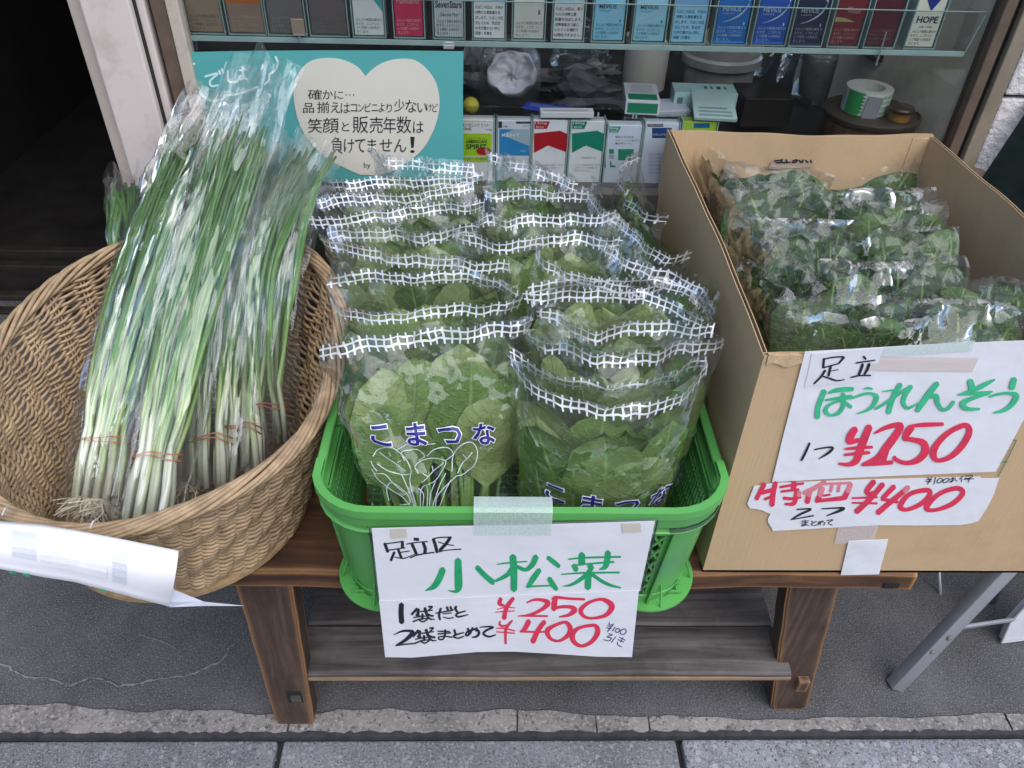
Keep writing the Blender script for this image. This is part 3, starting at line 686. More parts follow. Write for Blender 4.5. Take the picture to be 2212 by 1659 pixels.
# ================================================================== CARDBOARD BOX
X0, X1, Y0, Y1, Z0, Z1 = .289, .737, .657, 1.275, BT+.001, .800
TH = .005
cbox = thing('cardboard_box', ((X0+X1)/2, (Y0+Y1)/2, Z0), 'open tall cardboard box holding bagged spinach on the right of the bench', 'box')
def cb_wall(P0, P1, out, name, z1=Z1, bow=0.0, ragged=0, mat=CARD):
    """double liner wall with fluted edge between P0 and P1 (xy), out: outward xy normal"""
    P0, P1, o = np.array(P0), np.array(P1), np.array(out); L = np.linalg.norm(P1-P0); n = 40
    nm = {'front': 0, 'back': 1, 'left': 2, 'right': 3}
    def pt(t, z, d):
        b = bow*math.sin(math.pi*t)*((z-Z0)/(Z1-Z0))**2; p = P0+(P1-P0)*t+o*(d+b); return (p[0], p[1], z)
    def top(t):
        w_ = .0012*math.sin(t*9+nm.get(name.split('_')[0], 0))+.0008*math.sin(t*23)
        return z1+w_
    for d, sgn in ((0, 1), (-TH, -1)):
        dd = 0
    ts = np.linspace(0, 1, n+1)
    o1 = MB(); rows = []
    for z in (Z0, Z0+(z1-Z0)*.5, z1):
        rows.append([pt(t, z if z < z1 else top(t)-(.004 if ragged and .0 < t < .30 else 0)*abs(math.sin(t*70)), 0) for t in ts])
    inner = [[pt(t, z if z < z1 else top(t), -TH) for t in ts] for z in (Z0, Z0+(z1-Z0)*.5, z1)]
    o1.grid(np.array(rows)); ob = o1.build(name, mat, cbox, thick=.0010)
    o2 = MB(); o2.grid(np.array(inner)); o2.build('inner_liner', mat, ob, thick=.0008)
    fl = MB(); k = int(L/.0042); tt = np.linspace(0.002, .998, k)
    fl.grid(np.array([[pt(t, top(t)-.0015, -.0012 if i % 2 else -TH+.0014) for i, t in enumerate(tt)], [pt(t, z1-.02, -.0012 if i % 2 else -TH+.0014) for i, t in enumerate(tt)]]))
    fl.build('fluting', CARD_D, ob)
    return ob
cb_wall((X0, Y0), (X1, Y0), (0, -1), 'front_panel', ragged=0)
cb_wall((X0, Y1), (X0, Y0+.0005), (-1, 0), 'left_panel', bow=-.004)
cb_wall((X1, Y1), (X0, Y1), (0, 1), 'back_panel', bow=-.010)
cb_wall((X1, Y0+.0005), (X1, Y1), (1, 0), 'right_panel', bow=.006)
mb = MB(); mb.box((X0, Y0, Z0), (X1, Y1, Z0+.004)); mb.build('base_panel', CARD, cbox)
# torn lip at the front left corner
mb = MB(); tl = [(X0+.004+k*.0062, Y0-.0012-.0007*math.sin(k*2.1), Z1+.0016+.0012*math.sin(k*1.7+1)) for k in range(13)]
tb = [(p[0]+.001*math.sin(i*3), Y0-.0022, Z1-.011+.003*math.sin(i*1.3)) for i, p in enumerate(tl)]
mb.grid(np.array([tb, tl, [(p[0], p[1]+.0055, p[2]-.0012) for p in tl]])); mb.build('torn_lip', M('torn_liner', (.50, .36, .21), .9, var=.1, scale=90, bmp=.8), cbox, thick=.0006)
# corner crease of the inner back right flap
mb = MB(); mb.box((X1-.035, Y1-TH-.004, Z0), (X1-TH-.001, Y1-TH-.001, Z1-.004)); mb.build('glue_flap', CARD, cbox)
# green carton print: bracket lines right of the sign and characters on the shaded left side
gi = flat((.02, .20, .12), .6, 'carton_green_ink'); mb = MB(); c5 = Crop(2600, 1300, .67631); up = upright(Y0-.0013)
for pts in ([(2130, 680), (2168, 680), (2105, 810), (2058, 895)], [(2080, 810), (2112, 808)]): 
    for a, b in zip(pts[:-1], pts[1:]): stroke(mb, c5, [(*a, 5), (*b, 5)], plane=up)
mb.build('carton_print', gi, cbox)
mb = MB()
for s_, yy, zz in (('の', .80, .60), ('な', .735, .545), ('は', .70, .50), ('大', .715, .47)):
    vs_, fs_ = glyph_mesh(s_, .01)
    mb.add([(X0-.0015, yy-(v[0]-.5)*.045, zz+v[1]*.045) for v in vs_], fs_)
mb.build('carton_print', gi, cbox)

# ================================================================== WICKER BASKET
BC = np.array([-.432, .772, BT+.006]); NS = 30
_rp = [(2.1, .2171), (31, .2391), (50, .256), (70, .2625), (90, .260), (117.5, .2424), (136.7, .2363), (149.8, .2326), (162, .2261), (175, .226), (200, .238), (220, .244), (241, .2455), (260.7, .2430), (269.8, .237), (277.8, .2301), (293.3, .2230), (308.5, .2235), (326.2, .2269), (342.9, .2229)]
_ra = np.array([p[0] for p in _rp]); _rr = np.array([p[1] for p in _rp])
_ra = np.r_[_ra-360, _ra, _ra+360]; _rr = np.r_[_rr, _rr, _rr]
RA = np.arange(0, 361, 3.0); _fine = np.interp(np.arange(-60, 421, 3.0), _ra, _rr); _k = np.ones(11)/11
RR = np.convolve(_fine, _k, 'same')[20:141]
def bk(th, t):
    """wicker surface, th angle, t 0 foot .. 1 rim"""
    c, sn = math.cos(th), math.sin(th); re = np.interp(math.degrees(th) % 360, RA, RR)
    rb = 1/math.sqrt((c/.165)**2+(sn/.158)**2); f = t**1.12; r = rb+(re-rb)*f
    x = -.425-.008*(1-t)+r*c; y = .772+.043*t+r*sn; xr, yr = -.425+re*c, .815+re*sn
    zr = .600+.22*(yr-.56)
    return np.array([x, y, BC[2]+(zr-BC[2])*t])
def bkn(th): return np.array([math.cos(th), math.sin(th), 0.0])
basket = thing('wicker_basket', tuple(BC), 'brown wicker basket with woven sides holding long onions', 'basket')
for s in range(NS):
    th = 2*math.pi*(s+.25)/NS; 
    for d in (-.0045, .0045) if s % 1 == 0 else (0,):
        mb = MB(); pts = []
        for k in range(9):
            t = .02+.96*k/8; p = bk(th, t)+np.array([-math.sin(th), math.cos(th), 0])*d*.55; pts.append(p)
        mb.tube(pts, .0019, 4); mb.build('stake', WICKER2, basket, smooth=True)
zrow = 58
for r_ in range(zrow):
    t = .015+.955*(r_+.5)/zrow
    mb = MB(); pts = []; n = NS*5; ph = math.pi*(r_ % 2)
    if 22 < r_ < 36 and False: continue
    amp = .0036
    for k in range(n):
        th = 2*math.pi*k/n; ts = t+.008*math.sin(3*th+.5)+.003*math.sin(7*th+r_*.9)+.0065*math.sin(NS*th/2.0+r_*.25)+.0012*math.sin(th*11+r_)
        off = amp*math.sin(NS*th*1.0/1+ph-math.pi/2*0+math.pi*.0)
        p = bk(th, min(.985, ts)); p = p+bkn(th)*(off+.0035*math.sin(NS*th/2.0-r_*.33+1)); pts.append(p)
    rad = .0027 if r_ < 38 else .0025
    mb.loop_tube(pts, rad*rnd.uniform(.92, 1.06), 5)
    mb.build('weaver', WICKER, basket, smooth=True)
for s in range(8):   # twisted rim
    mb = MB(); pts = []; n = 220
    for k in range(n):
        th = 2*math.pi*k/n; a = 6*th+2*math.pi*s/8+.3*math.sin(5*th+s); p = bk(th, 1.0)
        pts.append(p+bkn(th)*(.0085*math.cos(a)+.001)+np.array([0, 0, .0075*math.sin(a)+.001]))
    mb.loop_tube(pts, .0032, 6); mb.build('rim_strand', WICKER, basket, smooth=True)
for k in range(14):  # stray ends poking out of the rim
    th = rnd.uniform(2.2, 6.6); p = bk(th, .985)+bkn(th)*.008; tdir = np.array([-math.sin(th), math.cos(th), .3])
    mb = MB(); mb.tube([p, p+tdir*.008+bkn(th)*.001, p+tdir*.017+bkn(th)*.003], [.0016, .0014, .0009], 4); mb.build('stray_end', WICKER, basket)
mb = MB(); mb.lathe((BC[0], BC[1], BT+.002), [(.155, 0), (.170, .004), (.170, .010), (.150, .012)], 40); mb.build('woven_base', WICKER2, basket)

crate.scale = (1, 1, .957)
# grit and crumbs on the ground
mb = MB(); gr = random.Random(3)
for k in range(420):
    x = gr.uniform(-.95, 1.1); y = gr.choice((gr.uniform(.66, .80), gr.uniform(.645, .665), gr.uniform(.56, .64), gr.uniform(.7, 1.0))); r_ = gr.choice((.0006, .0009, .0014, .002)); z_ = .001 if y > .64 else -.002
    q = [(x+r_*gr.uniform(.6, 1.2)*math.cos(a)*1.2, y+r_*gr.uniform(.6, 1.2)*math.sin(a), z_) for a in (0, 2.1, 4.2)]; mb.add(q+[(x, y, z_+r_*1.1+.003*(y > .655 and y < .70))], [(0, 1, 3), (1, 2, 3), (2, 0, 3)])
o = mb.build('grit', speckle_mat('grit_stone', (.22, .20, .18), (.08, .07, .06), (.4, .38, .35))); tag(o, 'loose grit and crumbs scattered over pavement and forecourt', 'grit', kind='stuff')

# houses across the narrow street: they close off the low sky and show in the film and the window pane
opp = thing('street_buildings', (0, -6.3, 0), None, None, kind='structure')
hr = random.Random(21); xx = -17.0
for k in range(6):
    wd_ = hr.uniform(4.6, 6.4); hh = hr.uniform(3.6, 5.2); cwall = [(.42, .36, .27), (.30, .28, .26), (.50, .46, .38), (.36, .27, .19), (.45, .44, .42), (.33, .30, .24)][k]
    mb = MB(); mb.box((xx, -9.5, 0), (xx+wd_-.15, -6.3, hh), .02); ho = mb.build('wall', M('rendered_wall', cwall, .85, var=.08, scale=2, bmp=.3), opp)
    for fl_ in range(2):
        for j in range(3):
            x_ = xx+.5+j*(wd_-1)/3; z_ = .8+1.7*fl_
            mb = MB(); mb.box((x_, -6.33, z_), (x_+1.0, -6.28, z_+1.0), .01); fo_ = mb.build('window_frame', ALU, ho)
            mb = MB(); mb.box((x_+.05, -6.285, z_+.05), (x_+.95, -6.272, z_+.95)); mb.build('pane', M('dark_pane', (.02, .025, .03), .1, bmp=0), fo_)
    mb = MB(); mb.prism([(xx-.1, -6.0, hh), (xx-.1, -7.9, hh+.9), (xx-.1, -9.8, hh)], (wd_+.05, 0, 0)); mb.build('roof', M('roof_tile', (.10, .10, .11), .6), opp)
    xx += wd_
# ================================================================== FILM BAGS
def resamp(pts, n=41):
    P = np.array(cr(pts, 6)); d = np.r_[0, np.cumsum(np.linalg.norm(np.diff(P, axis=0), axis=1))]; t = np.linspace(0, d[-1], n)
    return np.stack([np.interp(t, d, P[:, k]) for k in range(3)], 1)
def interp(A, u):
    t = np.clip((np.asarray(u, float)+1)/2, 0, 1)*(len(A)-1); i = np.clip(t.astype(int), 0, len(A)-2); f = (t-i)[..., None]
    return A[i]*(1-f)+A[i+1]*f
class Bag:
    def __init__(s, Ef, B, T0, seed, cr_=.006, Eb=None, vfull=.45, tiew=0.0, lam=(.018, .11), dirb=None, wav=.003, endT=0.0, cap=0, bow=0.0):
        s.cap = cap; s.bow = bow
        s.Ef = resamp(Ef); s.B = resamp(B) if len(B) > 2 else np.linspace(B[0], B[1], 41)
        s.Eb = resamp(Eb) if Eb is not None else s.Ef
        s.E = (s.Ef+s.Eb)/2; s.D = (s.Ef-s.Eb)/2; s.T0 = T0; s.cr = cr_; s.vfull = vfull; s.endT = endT
        r = random.Random(seed); s.r = r; s.wav = wav
        ec, bc = s.E[20], s.B[20]; s.H = float(np.linalg.norm(ec-bc)); xa = s.E[-1]-s.E[0]; s.W = float(np.linalg.norm(xa)); xa /= s.W
        up = (ec-bc)/s.H; nn = np.cross(xa, up); nn /= np.linalg.norm(nn)
        s.n = nn; s.up = up; s.xa = xa           # n points towards the viewer's side
        s.Wb = float(np.linalg.norm(s.B[-1]-s.B[0]))
        s.folds = []
        for k in range(6):
            th = (r.gauss(0, .5)+math.pi/2*(dirb if dirb is not None else r.choice((0, 1, .5, -.5)))); lm = lam[0]*(lam[1]/lam[0])**r.random()
            s.folds.append((math.cos(th)/lm, math.sin(th)/lm, r.random(), lm*r.uniform(.035, .10), r.uniform(.1, .5), r.uniform(0, 6)))
        s.ph = [r.uniform(0, 6) for _ in range(6)]
    def mid(s, u, v):
        vv = np.asarray(v, float)[..., None]; ss = vv
        return interp(s.B, u)*(1-ss)+interp(s.E, u)*ss+s.n*(s.bow*np.clip(4*ss*(1-ss), 0, 1))
    def T(s, u, v):
        v = np.clip(np.asarray(v, float), 0, 1); u = np.asarray(u, float)
        pr = np.where(v < s.vfull, .62+.38*np.sin(v/s.vfull*math.pi/2), np.cos(np.clip((v-s.vfull)/(.97-s.vfull), 0, 1)*math.pi/2)**.8)
        pr = np.maximum(pr, s.endT)
        if s.cap: pr = pr*np.sqrt(np.clip(1-np.clip((v-s.cap)/(1-s.cap), 0, 1)**2, 0, 1))
        return s.T0*pr*np.sqrt(np.clip(1-np.abs(u)**3, 0, 1))
    def crump(s, u, v, side):
        X = np.asarray(u)*s.W/2; Z = np.asarray(v)*s.H; h = 0
        for (a, b, c, am, wj, p) in s.folds:
            q = a*X+b*Z+c+wj*np.sin(X*23+p+side*1.7)+wj*np.sin(Z*19+p*2+side)
            h = h+am*np.abs(2*(q-np.floor(q))-1)
        h = h*s.cr/.006*(.45+.75*np.clip((np.asarray(v)-.45)/.4, 0, 1))
        return np.minimum(h, .012)
    def film(s, u, v, side, off=0.0):
        u = np.asarray(u, float); v = np.asarray(v, float)
        P = s.mid(u, v)
        edge = np.clip((1-np.abs(u))*5, 0, 1)
        topk = np.clip((v-.8)/.2, 0, 1)
        d = side*(s.T(u, v)+(s.crump(u, v, side)*(1-.35*topk)+.0012)*edge+off)
        d = d+topk*s.wav*(np.sin(u*(5+s.ph[4])+s.ph[0])+.5*np.sin(u*(13+s.ph[5])+s.ph[1])+.45*np.abs(((u*(3+s.ph[2])+s.ph[3]) % 2)-1))
        P = P+s.n*d[..., None]+interp(s.D, u)*(side*np.clip(v, 0, 1)**3)[..., None]
        e2 = np.clip((np.abs(u)-.86)/.14, 0, 1)
        P = P+s.n*(e2*.004*np.sin(v*26+s.ph[2])*np.sign(u))[..., None]+s.xa*(e2*.003*np.sin(v*33+s.ph[3]))[..., None]
        return P
    def build_film(s, mat, parent, nu=44, nv=52, name='film'):
        mb = MB(); us = np.linspace(-1, 1, nu); us = np.sign(us)*np.abs(us)**.92; vsn = 1-(1-np.linspace(0, 1, nv))**1.15
        U, V = np.meshgrid(us, vsn)
        uv = np.stack([(U+1)*s.W/2, (1-V)*s.H], -1)
        mb.grid(s.film(U, V, 1), uv); uv2 = uv+(0 if s.Eb is not s.Ef else np.array([0, .5])); mb.grid(s.film(U, V, -1), uv2)
        return mb.build(name, mat, parent, smooth=True)
    def leaf(s, X0, Z0, X1, Z1, r, lay, parent, stem=.45, mat=None, cup=.004, name='leaf', wv_=1.0, nb=(7, 17)):
        """spoon leaf in bag space: base (X0,Z0) -> tip (X1,Z1) metres, r half width, lay -1..1 through the thickness"""
        na, nl = nb; a = np.linspace(-1, 1, na); t = np.linspace(0, 1, nl); A, Tt = np.meshgrid(a, t)
        L = math.hypot(X1-X0, Z1-Z0); dx, dz = (X1-X0)/L, (Z1-Z0)/L
        bl = np.clip((Tt-stem)/(1-stem), 0, 1)
        hw = np.where(Tt < stem, .0035+.0025*(1-Tt/max(stem, .01)), .0035+r*np.sin(np.clip(bl, 0, 1)**.85*math.pi)**.55)
        hw = hw*(1+.05*np.sin(Tt*40+s.r.uniform(0, 6))*np.abs(A)); hw[-1] = .0005
        bend = s.r.uniform(-.012, .012)
        X = X0+dx*L*Tt+dz*hw*A+bend*np.sin(Tt*math.pi)*dz; Z = Z0+dz*L*Tt-dx*hw*A-bend*np.sin(Tt*math.pi)*dx
        v = Z/s.H; wv = (s.Wb+(s.W-s.Wb)*np.clip(v, 0, 1)); u = np.clip(X/(wv/2), -.97, .97); v = np.clip(v, .01, .985)
        Tm = s.T(u, v); ph = s.r.uniform(0, 6)
        off = lay*s.T0*np.minimum(1, 1.0)+np.where(bl > 0, cup*A*A*s.r.choice((-1, 1))+wv_*(.0022*np.sin(A*3.5+ph+Tt*9)*bl+.0016*np.sin(Tt*31+ph)*np.abs(A)), 0)
        curl = np.clip((Tt-.85)/.15, 0, 1)**2*s.r.uniform(-.012, .006)
        off = np.clip(off+curl, -Tm*.96, Tm*.96)
        P = s.mid(u, v)+s.n*off[..., None]+interp(s.D, u)*((np.clip(v, 0, 1)**3)*np.clip(lay, -1, 1)*.8)[..., None]
        mb = MB(); uv = np.stack([np.where(bl > 0, A, A*.1), np.where(bl > 0, bl, 0)], -1); mb.grid(P, uv)
        o = mb.build(name, mat or LEAF, parent, smooth=True); return o
    def stem(s, X0, Z0, X1, Z1, rad, lay, parent, mat, name='stem'):
        pts = []; b = s.r.uniform(-.006, .006)
        for k in range(7):
            t = k/6; X = X0+(X1-X0)*t+b*math.sin(t*3.1); Z = Z0+(Z1-Z0)*t; v = Z/s.H; wv = s.Wb+(s.W-s.Wb)*v; u = max(-.93, min(.93, X/(wv/2)))
            pts.append(s.mid(u, v)+s.n*(lay*float(s.T(u, v))*.8))
        mb = MB(); mb.tube(pts, [rad*(1.25-.5*k/6) for k in range(7)], 6, flat=.7); return mb.build(name, mat, parent, smooth=True)

STEM = M('pale_green_stem', (.17, .34, .07), .4, var=.25, scale=30, bmp=.15, stretch=(3, 3, .4))
INK_B = flat((.022, .02, .20), .4, 'blue_print'); INK_W = flat((.80, .82, .86), .4, 'white_print')

def warp_text(bag, txt, X0, X1, Zc, h, side, off, mat, parent, name, bold=.0, gap=0.30, rot=0.0, drop=0.0):
    mb = MB(); n = len(txt); cw = (X1-X0)/(n+gap*(n-1))
    for i, ch in enumerate(txt):
        vs_, fs_ = glyph_mesh(ch, bold)
        me = bpy.data.meshes.new('x'); me.from_pydata(vs_.tolist(), [], fs_); bm = bmesh.new(); bm.from_mesh(me); bpy.data.meshes.remove(me)
        for ax in (0, 1):
            for k in range(-1, 12):
                c = Vector((0, 0, 0)); c[ax] = k*.1; nrm = Vector((0, 0, 0)); nrm[ax] = 1
                bmesh.ops.bisect_plane(bm, geom=list(bm.verts)+list(bm.edges)+list(bm.faces), plane_co=c, plane_no=nrm)
        bm.verts.index_update(); V_ = np.array([tuple(q.co) for q in bm.verts]); F_ = [tuple(q.index for q in f.verts) for f in bm.faces]; bm.free()
        cx = X0+i*cw*(1+gap); X = cx+V_[:, 0]*cw; Z = Zc+(V_[:, 1]-.4)*h+(X-X0)*drop
        v = Z/bag.H; wv = bag.Wb+(bag.W-bag.Wb)*v; u = X/(wv/2)
        mb = MB(); mb.add(bag.film(u, v, side, off), F_); mb.build(name, mat, parent)

def warp_line(bag, pts, wd, side, off, mb, closed=False):
    Q = cr([np.array(p, float) for p in pts], 5, closed); D = np.array(Q); m = len(D); L = []; Rr = []
    for i in range(m):
        a = D[(i-1) % m] if closed else D[max(0, i-1)]; b = D[(i+1) % m] if closed else D[min(m-1, i+1)]
        t = b-a; l = np.linalg.norm(t) or 1; nn = np.array([-t[1], t[0]])/l*wd/2; L.append(D[i]+nn); Rr.append(D[i]-nn)
    A = np.array([L, Rr]); X, Z = A[..., 0], A[..., 1]; v = Z/bag.H; wv = bag.Wb+(bag.W-bag.Wb)*v; u = X/(wv/2)
    P = bag.film(u, v, side, off); k = P.reshape(-1, 3); mb.add(k, [(i, (i+1) % m, m+(i+1) % m, m+i) for i in range(m if closed else m-1)])

# ---- komatsuna: standing pillow bags; top edges read off along the crate at their real height
ZT = .775
def zc(x, y): return (648+x*.4272, 297+y*.4272)
def edge(pts, z=ZT, crop=zc): return [PZ(*crop(*p), z) for p in pts]
def koma(label, Ef, Eb=None, z=ZT, wb=.72, lean=.02, T0=.024, seed=0, front=False, shift=0.0, group='bags of komatsuna in the green crate', ncut=1.0, zb=None, by=None):
    ef = edge(Ef, z); eb = edge(Eb, z) if Eb else None
    c = (ef[0]+ef[-1])/2; d = (ef[-1]-ef[0]); hw = np.linalg.norm(d)/2; d = d/np.linalg.norm(d)
    d[2] = 0; nrm = np.array([d[1], -d[0], 0]); nrm = nrm if nrm[1] < 0 else -nrm
    bc = c+nrm*lean+np.array([shift, 0, 0]); bc[2] = zb or (CZ0+.012)
    if by is not None: bc[1] = by
    hb = min(hw, .115)*wb; bc[0] = min(max(bc[0], CCX-.205+hb*abs(d[0])), CCX+.205-hb*abs(d[0])); bc[1] = min(max(bc[1], CCY-.245), CCY+.24)
    bag = Bag(ef, [bc-d*hb, bc+d*hb], T0, seed, Eb=eb, cr_=.0085 if not front else .0060, wav=.0045, vfull=.55)
    root = thing('vegetable_bag', tuple(bc), label, 'bag', group)
    H, W = bag.H, bag.W; r = bag.r
    lays = [(-.45, 5), (.0, 4)] if front else [(-.35, 4), (.2, 4), (.65, 5)]
    for lay, n in lays:
        xs = np.linspace(-1, 1, n)
        for k, xx in enumerate(xs):
            X1 = xx*(W/2-.030)+r.uniform(-.01, .01); Z1 = H*(r.uniform(.83, .94) if abs(xx) < .9 else r.uniform(.76, .88))
            if front and lay > .5: Z1 -= H*(.05*(k % 2)+.04)
            X0_ = xx*bag.Wb/2*.55; rr = r.uniform(.034, .043) if not (front and lay > .5) else r.uniform(.040, .047)
            bag.leaf(X0_, .02, X1, Z1, rr, lay+r.uniform(-.08, .08), root, stem=r.uniform(.5, .6), name='leaf')
    # small folded top leaves filling the mouth
    if front:   # the leaves pressed against the front film, one above the other
        for k, (x0_, x1_, z1_, rr, ly) in enumerate([(-.03, -.085, .74, .040, .30), (.03, .085, .78, .040, .36), (0, .0, .86, .042, .44), (-.02, -.058, .88, .045, .54), (.02, .045, .87, .046, .62), (-.035, -.062, .76, .042, .74), (.03, .062, .74, .042, .82)]):
            bag.leaf(x0_*.8, .015, x1_, H*z1_, rr, ly, root, stem=.54, cup=.002, wv_=1.0)
    for k in range(5 if not front else 2):
        X = r.uniform(-.8, .8)*(W/2-.03); bag.leaf(X, H*.55, X+r.uniform(-.03, .03), H*r.uniform(.86, .93), r.uniform(.018, .028), r.uniform(-.5, .7), root, stem=.1, cup=.008)
    if front:
        for k in range(9):
            xx = -1+2*k/8; bag.stem(xx*bag.Wb/2*.7, .012, xx*W/2*.62, H*.52, .0045, .55+.2*(k % 2), root, STEM)
    bag.build_film(FILM_B, root)
    return bag, root
K = {}
K['L8'] = koma('clear bag of greens farthest back on the left, against the teal poster', [(350, 40), (440, 85), (600, 97), (760, 115), (890, 128)], seed=8, lean=.01)
K['R8'] = koma('clear bag of greens leaning up below the window, farthest back in the middle', [(945, 45), (1050, 92), (1150, 112), (1250, 148), (1350, 185), (1420, 220)], seed=18, lean=.01)
K['R10'] = koma('clear greens bag turned sideways against the cardboard box, farthest right of the greens', [(1740, 60), (1665, 105), (1650, 170), (1690, 265), (1740, 345), (1860, 385)], seed=20, wb=.6, lean=.0)
K['L7'] = koma('bag with straight net band, second from the back in the left row', [(135, 208), (330, 186), (550, 185), (760, 180), (920, 160)], seed=7)
K['L6'] = koma('bag with rumpled net band, third from the back in the left row', [(90, 312), (180, 266), (350, 264), (540, 270), (620, 240), (760, 222), (890, 215)], seed=6)
K['R7'] = koma('bag with flat straight net band in the middle of the back rows', [(920, 250), (1050, 240), (1200, 236), (1350, 250), (1480, 262)], seed=17)
K['R9'] = koma('bag set diagonally in the back right corner of the green crate', [(1470, 195), (1540, 300), (1620, 380), (1700, 440), (1800, 510), (1900, 580), (1990, 565)], seed=19, wb=.55, lean=.01)
K['L5'] = koma('bag whose left tip sticks out to a sharp point beside the onions', [(45, 385), (200, 377), (350, 355), (550, 326), (750, 310), (940, 300)], seed=5)
K['R6'] = koma('bag with broad doubled net band in the middle right row', [(885, 395), (960, 366), (1050, 385), (1150, 368), (1400, 366), (1595, 366)], seed=16, lean=.02)
K['L4'] = koma('bag with strongly wavy top edge in the middle of the left row', [(140, 470), (220, 436), (350, 436), (470, 440), (600, 466), (720, 437), (860, 418), (920, 440)], seed=4)
K['R5'] = koma('bag with sagging net band between the left and right rows', [(780, 450), (900, 476), (1050, 503), (1180, 480), (1300, 460), (1480, 466), (1640, 500)], seed=15)
K['R4b'] = koma('bag whose net band runs slanting down to the cardboard box', [(1495, 440), (1600, 540), (1700, 600), (1850, 640), (1980, 690), (2080, 770), (2112, 870)], seed=141, wb=.5, lean=.01)
K['L3'] = koma('bag with plain downward slanting band, fourth from the front on the left', [(108, 486), (250, 512), (400, 545), (600, 566), (800, 586), (1000, 597), (1075, 615)], seed=3)
K['R4'] = koma('bag with dipping net band, fifth from the front on the right', [(1170, 550), (1300, 605), (1450, 665), (1620, 712), (1760, 716), (1870, 684)], seed=14)
K['L2'] = koma('open mouthed bag gaping wide, second from the front on the left', [(150, 770), (230, 830), (380, 866), (550, 840), (700, 822), (900, 815), (1135, 785)], Eb=[(130, 690), (300, 678), (520, 690), (700, 682), (850, 688), (990, 718), (1110, 770)], seed=2, T0=.026)
K['R3'] = koma('open bag with net band curling round on the right side', [(1130, 772), (1300, 752), (1480, 738), (1650, 745), (1800, 770), (1940, 830), (2060, 900)], Eb=[(1160, 740), (1350, 715), (1550, 710), (1750, 712), (1900, 730), (2010, 770), (2095, 860)], seed=13)
K['R2'] = koma('bag with dented net band just behind the two front right bags', [(1205, 850), (1300, 862), (1430, 925), (1500, 945), (1600, 908), (1800, 904), (2000, 908), (2115, 930)], seed=12)
K['R1b'] = koma('bag with long net band reaching past the crate, second from the front on the right', [(1140, 962), (1350, 1010), (1600, 1066), (1800, 1032), (2000, 998), (2155, 990)], seed=11, lean=.03)
K['L1'] = koma('front left closed bag with blue lettering and white leaf drawing', [(88, 1045), (170, 1012), (350, 985), (560, 960), (800, 935), (1000, 915), (1185, 895)], seed=1, lean=.09, T0=.028, front=True, wb=.66, by=.652)
z3 = lambda x, y: (x, y)
efR = [PZ(x, y, z) for x, y, z in ((1099, 760, .775), (1149, 812, .755), (1200, 838, .745), (1263, 859, .738), (1331, 866, .735), (1422, 857, .738), (1490, 820, .755), (1536, 775, .775))]
ebR = [PZ(x, y, z) for x, y, z in ((1104, 752, .777), (1160, 790, .765), (1225, 818, .758), (1290, 826, .755), (1340, 832, .752), (1420, 818, .758), (1490, 782, .77), (1534, 765, .778))]
def front_right():
    c = (efR[0]+efR[-1])/2; bc = np.array([c[0]-.004, .650, CZ0+.012]); d = np.array([1., .02, 0]); hb = .080
    bag = Bag(efR, [bc-d*hb, bc+d*hb], .028, 10, Eb=ebR, cr_=.0040, vfull=.6)
    root = thing('vegetable_bag', tuple(bc), 'front right gaping bag with curved net band and blue lettering', 'bag', 'bags of komatsuna in the green crate')
    r = bag.r; H, W = bag.H, bag.W
    for k, (x0_, x1_, z1_, rr, ly) in enumerate([(-.03, -.075, .80, .042, .30), (.03, .075, .80, .042, .36), (0, .0, .84, .044, .44), (-.02, -.072, .62, .040, .62), (.02, .050, .70, .048, .55), (-.01, -.028, .56, .042, .76), (.035, .072, .54, .040, .84), (0, .022, .46, .040, .92)]):
        bag.leaf(x0_*.8, .015, x1_, H*z1_, rr, ly, root, stem=.42, cup=.002, wv_=.9)
    for lay, n in ((-.4, 5), (.0, 4)):
        for k, xx in enumerate(np.linspace(-1, 1, n)):
            bag.leaf(xx*.04, .02, xx*(W/2-.036), H*(r.uniform(.62, .80)+(.06 if lay < 0 else 0)-(.22*(k % 2) if lay > .7 else 0)), r.uniform(.040, .048), lay, root, stem=.45)
    bag.build_film(FILM_B, root); return bag, root
K['R1'] = front_right()

# printed names and line drawing on the two front bags
def zfor(bag, X, px, py):
    return None
def locate(bag, px, py, side=1):
    """find bag coordinates (X,Z) seen at a photo pixel"""
    best = None
    U, V = np.meshgrid(np.linspace(-.95, .95, 60), np.linspace(.02, .95, 80)); P = bag.film(U, V, side)
    q = P-np.array([0, 0, CAMZ]); dz = q@_f; x = CW/2+FOC*(q@_xr)/dz; y = CH/2-FOC*(q@_ur)/dz
    i = np.argmin((x-px)**2+(y-py)**2); u, v = U.ravel()[i], V.ravel()[i]; wv = bag.Wb+(bag.W-bag.Wb)*v
    return u*wv/2, v*bag.H
def print_name(key, a, b, hh):
    bag, root = K[key]; (xa, za), (xb, zb_) = locate(bag, *a), locate(bag, *b); dr = (zb_-za)/(xb-xa)
    for off, bold, mt in ((.0012, .055, INK_W), (.0017, .022, INK_B)):
        warp_text(bag, 'こまつな', xa, xb, za, hh, 1, off, mt, root, 'printed_character', bold=bold, drop=dr)
    return bag, root, xa, xb, za
bag, root, xa, xb, za = print_name('L1', (790, 938), (1072, 932), .032)
